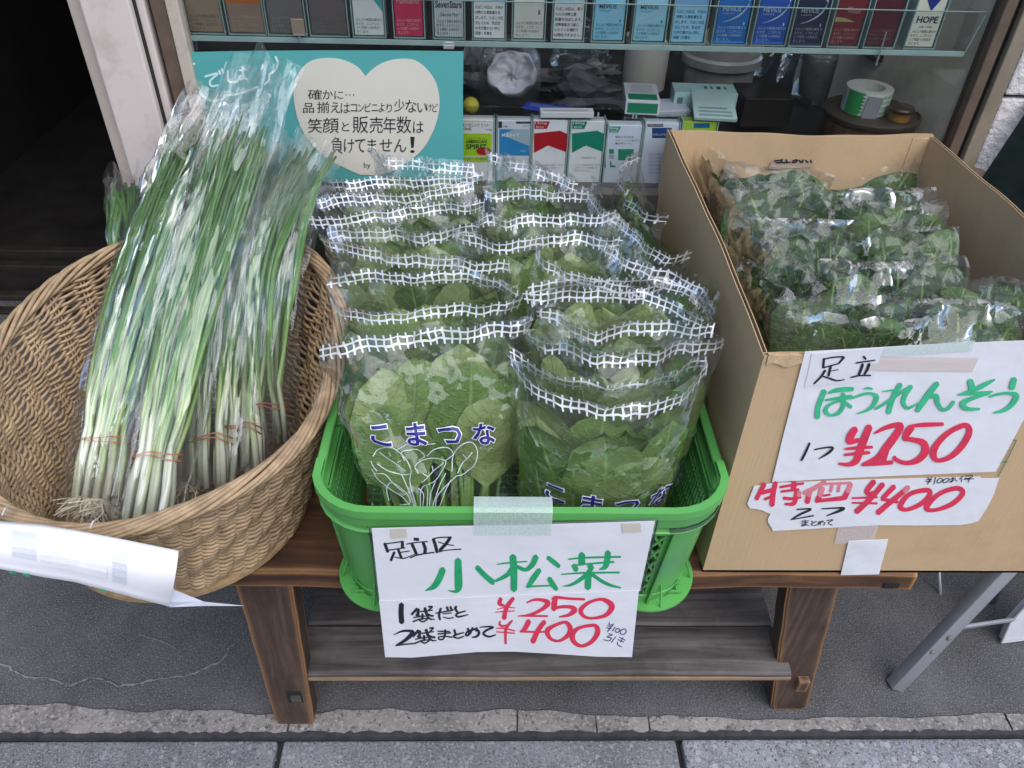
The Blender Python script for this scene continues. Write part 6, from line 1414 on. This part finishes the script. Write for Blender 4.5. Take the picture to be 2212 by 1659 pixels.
for pts in ([(390, 245, 75), (385, 370, 78), (395, 510, 78)], [(895, 375, 20), (1100, 340, 22), (1160, 325, 18)], [(970, 305, 35), (945, 400, 36), (960, 470, 34)], [(1060, 285, 36), (1080, 335, 34)], [(1110, 280, 34), (1135, 330, 30)], [(1000, 385, 18), (1130, 370, 18)], [(1005, 432, 14), (1080, 450, 20), (1160, 440, 18)],
            [(1200, 275, 34), (1185, 305, 40), (1220, 365, 30)], [(1335, 342, 20), (1240, 370, 26), (1195, 400, 30), (1235, 428, 28), (1375, 395, 16)],
            [(275, 695, 10), (400, 640, 30), (520, 637, 40), (552, 670, 66), (450, 770, 50), (310, 852, 24)], [(310, 852, 22), (450, 832, 22), (600, 820, 20)],
            [(925, 640, 20), (1100, 645, 20)], [(925, 680, 22), (1120, 665, 20)], [(1035, 620, 30), (1030, 700, 30), (1000, 758, 26), (940, 755, 22), (950, 722, 20), (1040, 715, 20), (1140, 730, 22)],
            [(1170, 620, 34), (1190, 690, 34)], [(1310, 660, 20), (1200, 690, 28), (1160, 715, 28), (1220, 743, 24), (1310, 715, 20)], [(1370, 600, 34), (1390, 680, 34), (1345, 710, 26)], [(1440, 590, 30), (1400, 680, 30), (1335, 700, 24), (1365, 650, 28), (1480, 612, 34), (1535, 660, 40), (1500, 718, 34), (1430, 732, 20)], [(1500, 590, 30), (1490, 640, 30)],
            [(1540, 585, 14), (1640, 575, 24), (1745, 583, 28), (1640, 630, 34), (1600, 680, 36), (1680, 722, 30), (1778, 695, 20)]): stroke(mb, C_, pts, plane=u2)
mb.build('black_lettering', INK_BLACK, sgn)
mb = MB()
for pts in ([(195, 160, 60), (178, 235, 60), (250, 268, 34)], [(380, 155, 55), (300, 260, 68), (265, 340, 65), (245, 450, 72)], [(140, 318, 10), (270, 290, 18), (410, 298, 12)], [(110, 362, 12), (250, 350, 20), (400, 342, 16)],
            [(580, 220, 24), (680, 180, 36), (800, 180, 50), (893, 225, 78), (800, 320, 54), (620, 400, 40), (450, 418, 16)], [(500, 418, 20), (650, 416, 28), (885, 418, 30)],
            [(945, 165, 16), (1010, 140, 42), (1200, 160, 40), (1430, 170, 36)], [(1000, 155, 80), (985, 240, 88), (978, 320, 80)], [(985, 305, 46), (1100, 280, 46), (1230, 285, 58), (1283, 330, 84), (1200, 400, 52), (1060, 428, 22)],
            [(190, 495, 26), (175, 535, 30), (215, 565, 34), (275, 555, 26)], [(365, 482, 28), (280, 590, 48), (265, 700, 40), (268, 822, 36)], [(130, 597, 16), (260, 600, 22), (400, 635, 22)], [(130, 650, 18), (400, 670, 20)],
            [(610, 490, 76), (560, 590, 74), (505, 645, 44)], [(480, 645, 28), (650, 650, 30), (850, 650, 26)], [(840, 500, 70), (750, 620, 74), (668, 795, 80)]): stroke(mb, D_, pts, plane=u2)
for pts in ([(1650, 170, 45), (1480, 225, 50), (1375, 330, 72), (1430, 425, 50), (1560, 448, 40), (1750, 400, 60), (1835, 275, 88), (1760, 195, 70)], [(1120, 508, 45), (960, 570, 55), (880, 640, 78), (930, 748, 50), (1050, 783, 40), (1170, 715, 60), (1222, 620, 78), (1190, 535, 65)], [(1560, 552, 50), (1350, 592, 50), (1250, 690, 86), (1280, 800, 68), (1390, 858, 50), (1530, 798, 60), (1617, 680, 78), (1618, 595, 74)]): stroke(mb, D_, pts, closed=True, plane=u2)
mb.build('red_lettering', INK_RED, sgn)
mb = MB()
for pts in ([(1795, 508), (1798, 545), (1850, 545)], [(1865, 530), (1805, 600), (1768, 648)], [(1770, 560), (1830, 583)], [(1755, 590), (1825, 608)], [(1880, 580), (1845, 640)], [(1780, 680), (1845, 695), (1760, 725), (1828, 742), (1790, 783), (1712, 766)], [(1895, 720), (1825, 808)], [(1945, 730), (2033, 775)], [(1925, 763), (2010, 803)], [(2000, 733), (1962, 800)], [(1920, 800), (1920, 840), (1978, 872)]): stroke(mb, D_, pts, 13, plane=u2)
for pts in ([(1920, 600), (1888, 625), (1898, 657), (1938, 648), (1950, 618)], [(2005, 610), (1960, 640), (1968, 682), (2012, 685), (2045, 650), (2035, 615)]): stroke(mb, D_, pts, 13, closed=True, plane=u2)
mb.build('small_price_note', flat((.03, .04, .16), .5, 'blue_black_pen'), sgn)
# tape holding it over the rim
mb = MB(); xa, xb = float(PY(1023, 1110, SY)[0]), float(PY(1194, 1110, SY)[0])
prof = [(SY+.020, .6424), (SY+.012, .6430), (SY+.0028, .6424), (SY-.0006, .6390), (SY-.0008, .6300), (SY-.0010, float(PY(1100, 1155, SY)[2]))]
mb.grid(np.array([[(x, y, z) for x in (xa, xb)] for y, z in prof])); mb.build('tape_strip', TAPE, sgn)
for (x, y, w_) in ((845, 1142, 34), (1345, 1130, 40)):
    mb = MB(); quad_px(mb, [(x, y+20), (x+w_, y+18), (x+w_-2, y-1), (x-2, y)], SY, .0010); mb.build('tape_scrap', flat((.60, .56, .47), .4), sgn)

# --- spinach price signs on the cardboard box
WY = Y0-.0022; up = upright(WY)
sg2 = thing('spinach_sign', tuple(PY(1900, 1040, WY)), 'large white handwritten sign with red yen price on the cardboard box', 'sign')
z5 = lambda x, y: (1404+x*.3652, 702+y*.3652)
def rot_pts(pts): return [tuple(PY(*z5(*p), WY)) for p in pts]
mb = MB(); mb.prism(rot_pts([(722, 930), (1100, 908), (1500, 890), (2045, 868), (2212, 560), (2420, 80), (2212, 92), (1600, 118), (1200, 142), (918, 158), (860, 380), (790, 650)]), (0, .0004, 0)); mb.build('sheet', WHITE_P2, sg2)
E_ = Crop(3150, 1350, .22604); F_ = Crop(3600, 1450, .22423); G_ = Crop(3150, 1650, .36166); H_ = Crop(2950, 1880, .47468)
up2 = upright(WY-.0008)
mb = MB(); quad = [E_(300, 875), E_(1480, 770), E_(1560, 600), E_(1620, 420), E_(1700, 180), E_(430, 285), E_(380, 560)]; mb.prism([tuple(PY(x, y, WY-.0006)) for x, y in quad], (0, .0003, 0)); mb.build('pasted_slip', WHITE_P, sg2)
mb = MB()
for pts in ([(645, 370, 42), (632, 530, 42)], [(650, 378, 24), (800, 347, 26), (985, 335, 28)], [(1000, 345, 42), (910, 450, 32)], [(640, 530, 22), (760, 495, 24), (900, 458, 22)], [(765, 508, 44), (725, 672, 42)], [(772, 590, 14), (895, 562, 18)], [(665, 578, 42), (590, 690, 36), (470, 812, 30)], [(600, 672, 22), (750, 720, 32), (870, 758, 28), (1008, 740, 16)],
            [(1345, 330, 38), (1385, 378, 34)], [(1212, 445, 28), (1400, 417, 26), (1545, 396, 24)], [(1330, 468, 48), (1300, 560, 48), (1262, 648, 44)], [(1445, 462, 52), (1410, 560, 48), (1362, 640, 38)], [(1122, 700, 26), (1280, 667, 28), (1468, 665, 28)]): stroke(mb, E_, pts, plane=up2)
mb.build('black_lettering', INK_BLACK, sg2); mb = MB()
for pts in ([(245, 337, 22), (205, 430, 26), (155, 527, 24)], [(302, 408, 16), (400, 390, 18), (500, 385, 22), (460, 440, 28), (347, 512, 8)]): stroke(mb, G_, pts, plane=up2)
mb.build('black_lettering', INK_BLACK, sg2)
mb = MB()
for pts in ([(655, 945, 92), (590, 1100, 92), (540, 1250, 92), (530, 1412, 96)], [(730, 980, 36), (850, 935, 76), (1000, 915, 86), (1155, 908, 76)], [(672, 1105, 36), (850, 1080, 58), (1135, 1048, 84)], [(985, 990, 66), (1000, 1100, 66), (980, 1230, 72), (900, 1335, 68), (765, 1372, 50), (675, 1300, 76), (720, 1205, 58), (850, 1140, 40), (1000, 1130, 48), (1125, 1228, 64)],
            [(1345, 905, 12), (1420, 892, 48), (1500, 905, 34)], [(1150, 1072, 36), (1250, 1030, 44), (1400, 988, 50), (1530, 1002, 60), (1578, 1060, 86), (1520, 1195, 68), (1400, 1288, 48), (1240, 1343, 22)], [(2000, 825, 86), (1900, 1000, 88), (1830, 1170, 88), (1790, 1325, 90)], [(1690, 950, 22), (1850, 930, 34), (1950, 920, 44)], [(1560, 1258, 48), (1700, 1180, 50), (1880, 1060, 60), (2000, 970, 60), (2190, 868, 58)]): stroke(mb, E_, pts, plane=up2)
for pts in ([(200, 420, 80), (105, 560, 80), (60, 700, 78), (130, 808, 58), (240, 770, 38), (350, 712, 26)], [(665, 368, 92), (500, 580, 106), (312, 855, 86)], [(560, 602, 76), (650, 602, 96), (670, 720, 78), (760, 838, 68), (880, 800, 58), (960, 692, 58)], [(1255, 322, 106), (1290, 470, 116)], [(1690, 297, 28), (1550, 370, 76), (1350, 470, 78), (1040, 573, 26)], [(1040, 573, 26), (1350, 545, 60), (1645, 515, 36)], [(1600, 540, 56), (1400, 600, 58), (1180, 680, 86), (1122, 750, 106), (1200, 820, 78), (1415, 825, 46)], [(2040, 287, 98), (1995, 452, 106)], [(1600, 610, 32), (1750, 560, 48), (1950, 542, 58), (2078, 590, 100), (2000, 740, 86), (1850, 850, 66), (1680, 890, 26)]): stroke(mb, F_, pts, plane=up2)
mb.build('green_lettering', INK_GREEN2, sg2)
mb = MB()
for pts in ([(750, 178, 72), (700, 255, 82), (685, 320, 66), (790, 300, 46)], [(905, 155, 76), (850, 290, 82), (800, 430, 78), (760, 530, 72), (680, 572, 48), (572, 562, 30)], [(642, 400, 28), (800, 385, 40), (935, 380, 34)], [(632, 465, 28), (780, 450, 40), (905, 440, 36)],
            [(965, 228, 22), (1100, 162, 50), (1250, 138, 66), (1205, 240, 82), (1085, 400, 88), (1000, 500, 70), (830, 578, 36)], [(840, 575, 36), (1000, 562, 50), (1158, 550, 48)], [(1110, 370, 60), (1060, 520, 70)],
            [(1345, 150, 28), (1500, 135, 50), (1718, 127, 42)], [(1375, 160, 76), (1320, 230, 80), (1292, 290, 50)], [(1290, 288, 50), (1400, 302, 58), (1508, 340, 78), (1520, 440, 82), (1430, 530, 68), (1300, 555, 48), (1192, 512, 46), (1188, 482, 26)]): stroke(mb, G_, pts, plane=up2)
stroke(mb, G_, [(1940, 142, 58), (1780, 222, 58), (1660, 340, 68), (1612, 450, 78), (1660, 528, 50), (1800, 490, 58), (1930, 370, 68), (2008, 230, 68), (2000, 155, 58)], closed=True, plane=up2)
mb.build('red_lettering', INK_RED, sg2)
mb = MB(); xa, xb = float(PY(*z5(1365, 60), Y0)[0]), float(PY(*z5(2003, 60), Y0)[0])
mb.grid(np.array([[(x, y, z) for x in (xa, xb)] for y, z in ((Y0+.012, Z1-.02), (Y0+.0075, Z1+.0036), (Y0-.002, Z1+.0040), (WY-.0004, Z1-.002), (WY-.0010, Z1-.016))])); mb.build('sheer_tape', M('sheer_tape', (.62, .56, .53), .45, var=.08, scale=300, bmp=0, stretch=(.1, .1, 4)), sg2)
mb = MB(); quad = [z5(1368, 186), z5(1905, 150), z5(1922, 86), z5(1395, 128)]; quad_px(mb, quad, WY, .0014); mb.build('tape_strip', TAPE, sg2)
sg3 = thing('bargain_sign', tuple(PY(1850, 1100, WY)), 'torn white strip with red bargain price below the spinach sign', 'sign')
out = [(140, 130), (300, 105), (1050, 75), (2040, 50), (2060, 65), (2205, 65), (2160, 200), (2110, 300), (2030, 425), (1960, 445), (1880, 458), (1500, 462), (1200, 460), (1000, 468), (800, 480), (300, 508), (285, 480), (255, 430), (258, 400), (278, 365), (240, 350), (210, 335), (160, 322), (105, 318), (82, 280), (105, 220)]
mb = MB(); mb.prism([tuple(PY(*H_(*p), WY+.0003)) for p in out[:0] or [(p[0], p[1]+6) for p in out]], (0, .0004, 0)); mb.build('sheet', WHITE_P2, sg3)
mb = MB()
for pts in ([(225, 118, 42), (160, 242, 36)], [(205, 190, 38), (290, 168, 34)], [(320, 105, 40), (300, 200, 44), (290, 295, 44)], [(230, 245, 26), (310, 212, 22)], [(480, 105, 48), (470, 160, 42)], [(360, 142, 22), (555, 110, 22)], [(370, 180, 22), (515, 162, 22)], [(390, 235, 28), (460, 240, 26), (535, 227, 22)], [(500, 180, 38), (490, 240, 40), (470, 283, 34), (402, 285, 20)],
            [(600, 215, 44), (588, 270, 44)], [(690, 225, 46), (668, 262, 40)], [(680, 258, 28), (890, 235, 40)], [(925, 185, 44), (900, 235, 46)], [(720, 215, 18), (780, 205, 18)],
            [(1150, 95, 46), (1092, 170, 44), (1110, 200, 38), (1175, 182, 36)], [(1225, 118, 44), (1120, 240, 44), (1002, 350, 48)], [(967, 235, 16), (1175, 226, 20)], [(967, 275, 16), (1175, 280, 20)], [(1320, 138, 44), (1222, 238, 40)], [(1215, 245, 26), (1345, 265, 34)], [(1400, 180, 44), (1300, 260, 44), (1182, 360, 48)]): stroke(mb, H_, pts, plane=up)
for pts in ([(1600, 168, 42), (1450, 202, 38), (1372, 300, 48), (1420, 333, 34), (1540, 288, 40), (1618, 212, 40)], [(1850, 152, 42), (1700, 200, 38), (1592, 310, 48), (1650, 338, 32), (1800, 290, 40), (1898, 197, 42)]): stroke(mb, H_, pts, closed=True, plane=up)
mb.build('red_lettering', INK_RED, sg3)
mb = MB()
for pts in ([(740, 95, 28), (650, 150, 38), (560, 192, 36)], [(610, 170, 48), (602, 212, 44)], [(700, 117, 20), (955, 107, 22)], [(715, 150, 46), (695, 215, 42)], [(955, 115, 38), (930, 180, 44)], [(800, 120, 24), (785, 180, 24)], [(860, 118, 24), (850, 180, 24)], [(520, 180, 36), (515, 215, 36)]): stroke(mb, H_, pts, plane=up, base=.0004)
mb.build('faded_red_lettering', INK_PINK, sg3); mb = MB(); stroke(mb, H_, [(1440, 142, 42), (1405, 175, 40)], plane=up, base=.0004)
mb.build('faded_red_lettering', INK_PINK, sg3)
mb = MB()
for pts in ([(500, 330, 10), (620, 327, 16), (530, 370, 18), (452, 416, 10)], [(452, 416, 8), (640, 383, 12)], [(710, 325, 10), (870, 317, 16), (885, 330, 26), (752, 384, 8)]): stroke(mb, H_, pts, plane=up)
for pts in ([(540, 430), (600, 425)], [(540, 445), (595, 440)], [(570, 420), (575, 460), (540, 468), (560, 455), (600, 465)], [(625, 425), (630, 440)], [(665, 430), (620, 455), (650, 465), (670, 460)], [(690, 430), (700, 460)], [(720, 425), (680, 460), (690, 435), (735, 440), (725, 465)], [(750, 425), (805, 418), (765, 445), (800, 465)],
            ): stroke(mb, H_, pts, 7, plane=up)
mb.build('black_lettering', INK_BLACK, sg3); mb = MB()
for pts in ([(1600, 60), (1620, 80)], [(1640, 55), (1600, 120)], [(1590, 80), (1640, 82)], [(1588, 95), (1632, 97)], [(1670, 60), (1655, 118)], [(1790, 75), (1840, 65)], [(1815, 60), (1810, 95), (1790, 100), (1830, 80), (1850, 95)], [(1900, 50), (1870, 75)], [(1890, 70), (1885, 100)], [(1920, 50), (1980, 45), (1960, 65), (1915, 68)], [(1910, 78), (1990, 70)], [(1955, 70), (1945, 100)]): stroke(mb, H_, pts, 7, plane=up)
for pts in ([(1705, 68), (1680, 95), (1700, 107), (1730, 80)], [(1762, 68), (1730, 92), (1745, 106), (1785, 82)]): stroke(mb, H_, pts, 7, closed=True, plane=up)
mb.build('black_lettering', INK_BLACK, sg3)
mb = MB(); quad_px(mb, [z5(1090, 1295), z5(1320, 1285), z5(1355, 1170), z5(1118, 1180)], WY+.0008, 0); mb.build('pink_tape', TAPE_P, sg3)
mb = MB(); P = [PY(*z5(*p), WY) for p in ((1128, 1480), (1355, 1475), (1410, 1268), (1175, 1280))]; mb.prism([tuple(p) for p in P], (0, .0006, 0)); mb.build('white_tape', TAPE_W, sg3)
# label stuck inside the back wall of the box
lb = thing('box_label', (.49, Y1-.012, .72), 'clear label with black writing stuck inside the back of the cardboard box', 'label')
YB = Y1-TH-.012
mb = MB(); quad_px(mb, [zs_(700, 262), zs_(972, 250), zs_(965, 205), zs_(760, 195), zs_(720, 215)], YB, .0); mb.build('label_film', flat((.42, .33, .24), .3), lb)
mb = MB(); zc5 = Crop(2600, 500, .67631)
for pts in ([(735, 212), (785, 205)], [(745, 222), (800, 220)], [(775, 203), (780, 222)], [(805, 205), (815, 222)], [(790, 222), (830, 220)], [(845, 210), (870, 205), (860, 220), (840, 218)], [(880, 207), (895, 220)], [(905, 205), (900, 222)], [(920, 208), (935, 222)], [(950, 207), (955, 222)]): stroke(mb, zc5, pts, 8, plane=upright(YB-.0006))
mb.build('black_lettering', INK_BLACK, lb)

# --- curled white paper hanging from the basket front
cp_ = thing('curled_paper_sign', (-.45, .53, .58), 'blank curled white paper hanging on the front of the wicker basket', 'sign')
topE = [(-120, 1112, .556), (0, 1126, .556), (90, 1134, .553), (165, 1146, .550), (270, 1166, .546), (386, 1190, .540)]
botE = [(-120, 1205, .520), (0, 1228, .520), (90, 1245, .520), (160, 1256, .520), (270, 1285, .518), (364, 1309, .516)]
rows = []
for k in range(13):
    t_ = k/12; row = []
    for a, b in zip(topE, botE):
        x = a[0]+(b[0]-a[0])*t_; y = a[1]+(b[1]-a[1])*t_; Y = a[2]+(b[2]-a[2])*t_-.009*math.sin(math.pi*min(1, t_*1.05)); row.append(PY(x+3*math.sin(t_*3)*(a[0] > 300), y, Y))
    rows.append(row)
for k in range(1, 7):   # roll back underneath
    t_ = k/6; rows.append([rows[12][j]+np.array([0, .020*math.sin(t_*1.6), -.006+.010*(1-math.cos(t_*1.6))]) for j in range(6)])
mb = MB(); mb.grid(np.array(rows)); mb.build('sheet', M('white_sign_back', (.80, .80, .84), .5, var=.02, scale=8, bmp=.15, bscale=30, bdist=.002), cp_, smooth=True, thick=.0005)
fl = [PY(364, 1300, .52), PY(372, 1272, .530), PY(440, 1300, .535), PY(528, 1309, .535), PY(450, 1309, .530), PY(366, 1311, .520)]
mb = MB(); mb.add(fl, [(0, 1, 2), (0, 2, 5), (2, 3, 4), (2, 4, 5)]); mb.build('curled_tip', M('translucent_paper', (.52, .54, .62), .5, bmp=.1), cp_, thick=.0004)
RW = np.array(rows[:13])
def on_paper(a0, a1, t0, t1, mat, name):
    A_g = []
    for tt in np.linspace(t0, t1, 6):
        r0_ = tt*12; i = min(11, int(r0_)); row = RW[i]*(1-(r0_-i))+RW[i+1]*(r0_-i); A_g.append([row[min(4, int(a))]*(1-(a-min(4, int(a))))+row[min(4, int(a))+1]*(a-min(4, int(a)))+np.array([0, -.0012, .0006]) for a in np.linspace(a0, a1, 7)])
    mb = MB(); mb.grid(np.array(A_g)); mb.build(name, mat, cp_)
on_paper(2.0, 3.65, .22, .78, TAPE_W, 'pasted_patch')
on_paper(3.75, 4.05, .18, .80, tape_mat('bubbled_tape', (.72, .74, .80), .7), 'tape_strip')
on_paper(1.3, 1.9, .15, .70, tape_mat('bubbled_tape', (.72, .74, .80), .7), 'tape_strip')
for q in ([(120, 1160), (262, 1185), (248, 1232), (112, 1212)], [(236, 1190), (282, 1200), (270, 1244), (226, 1234)]):
    pass
mb = MB()
for (x, y) in ((5, 1112), (195, 1140)): 
    p = PY(x, y, .556); p2 = PY(x+6, y-14, .566); mb.tube([p, p2, PY(x+14, y-18, .575)], .0010, 5)
mb.build('wire_tie', flat((.62, .62, .66), .4), cp_)
mb = MB()
for (x, y) in ((28, 1235), (58, 1241), (222, 1273)): p = PY(x, y, .5195); mb.add([p+np.array([dx, -.0009, dz]) for dx, dz in ((-.004, -.001), (.004, -.002), (.003, .002), (-.003, .0025))], [(0, 1, 2, 3)])
mb.build('green_marks', INK_GREEN, cp_)

# ================================================================== FOLDING TABLE, WHITE BOARD, DARK BAG
ft = thing('folding_table', (.74, .74, 0), 'grey metal folding table leg and braces at the right edge', 'table')
def flat_bar(a, b, w_, d_, name, parent, mat=ALU):
    a, b = Vector(a), Vector(b); t_ = (b-a).normalized(); n_ = Vector((0, -1, 0)); s_ = t_.cross(n_).normalized(); n_ = s_.cross(t_).normalized(); L = (b-a).length
    m_ = Matrix((( s_.x, n_.x, t_.x, a.x), (s_.y, n_.y, t_.y, a.y), (s_.z, n_.z, t_.z, a.z), (0, 0, 0, 1))); mb = MB(); mb.box((-w_/2, -d_/2, 0), (w_/2, d_/2, L), .002, M=m_); return mb.build(name, mat, parent, smooth='auto')
foot = PZ(1932, 1482, 0); tp_ = PY(2230, 1168, .80); d_ = tp_-foot; topp = foot+d_*1.9
lg = flat_bar(foot, topp, .026, .022, 'leg', ft)
piv = foot+d_*.40
mb = MB(); p = piv+np.array([.0, -.013, 0]); mb.lathe(tuple(p), [(.0045, 0), (.004, .002), (.001, .003)], 12, M=Matrix.Rotation(R(90), 4, 'X')); p = foot+d_*.30+np.array([-.006, -.013, .0]); mb.lathe(tuple(p), [(.004, 0), (.003, .002)], 12, M=Matrix.Rotation(R(90), 4, 'X')); mb.build('rivet', flat((.2, .18, .16), .4), lg)
flat_bar(piv+np.array([0, .004, 0]), PY(2190, 1338, .82), .009, .006, 'brace', ft)
mb = MB(); mb.tube([PY(2028, 1222, .95), PY(2036, 1380, .90)], .0032, 8); mb.build('rod', ALU, ft, smooth=True)
flat_bar(PZ(2000, 1330, 0.02)+np.array([.0, .25, 0]), PZ(2160, 1130, .02)+np.array([0, .3, .28]), .026, .022, 'leg', ft)
tz = .70; q = foot+d_*((tz-.02)/d_[2]); tx = max(float(q[0])+.0, .93)
mb = MB(); mb.box((tx, .70, tz), (tx+.62, 1.20, tz+.022), .004); mb.build('table_top', M('pale_table_top', (.55, .54, .52), .5), ft)
flat_bar((tx+.55, .74, 0), (tx+.06, .80, tz), .026, .022, 'leg', ft)
flat_bar((tx+.55, 1.14, 0), (tx+.06, 1.14, tz), .026, .022, 'leg', ft)
c0 = PZ(2165, 1387, .004); Yb = float(c0[1])
wb = thing('white_board', tuple(c0), 'corner of a white board standing at the right edge of the view', 'board')
pw = [PY(x, y, Yb) for x, y in ((2165, 1386), (2330, 1366), (2480, 1180), (2420, 1100), (2212, 1312), (2182, 1345))]
mb = MB(); mb.prism([tuple(p) for p in pw], (0, .012, 0)); mb.build('panel', WHITE_P, wb)
mb = MB(); mb.tube([PY(2163, 1388, Yb-.002), PY(2330, 1367, Yb-.002)], .002, 6); mb.tube([PY(2163, 1388, Yb-.002), PY(2182, 1345, Yb-.002), PY(2212, 1312, Yb-.002), PY(2420, 1100, Yb-.002)], .002, 6); mb.build('edge_strip', flat((.5, .5, .53), .4), wb)
db = thing('folding_chair', (.95, 1.15, 0), 'dark green black chair back leaning right of the cardboard box', 'chair')
A0 = PY(2121, 384, 1.20); A1 = PY(2205, 258, 1.24)-A0; A2 = PY(2215, 476, 1.10)-A0
A1 = A1/np.linalg.norm(A1)*.24; A2 = A2/np.linalg.norm(A2)*.30
nrm_ = np.cross(A1, A2); nrm_ = nrm_/np.linalg.norm(nrm_); nrm_ = nrm_ if nrm_[1] > 0 else -nrm_
mb = MB(); mb.prism([tuple(A0), tuple(A0+A1), tuple(A0+A1+A2), tuple(A0+A2)], tuple(nrm_*.022)); mb.build('backrest', M('dark_green_fabric', (.008, .014, .013), .9, var=.4, spec=.1), db)
for e in (A0+A2*.97+nrm_*.012, A0+A1+A2*.97+nrm_*.012):
    mb = MB(); mb.tube([tuple(e), (float(e[0])+.05, float(e[1])+.0, float(e[2])*.5), (float(e[0])+.10, float(e[1])-.02, .005)], .010, 8); mb.build('leg', ALU, db, smooth=True)
sm_ = thing('brown_pot', tuple(PY(2110, 372, 1.245)), 'small brown rounded thing between the box and the stone cladding', 'pot')
p = PY(2108, 378, 1.245); mb = MB(); mb.lathe(tuple(p-np.array([0, 0, .05])), [(.02, 0), (.028, .03), (.026, .05), (.012, .058)], 20); mb.build('pot_body', flat((.22, .13, .09), .5), sm_, smooth='auto')
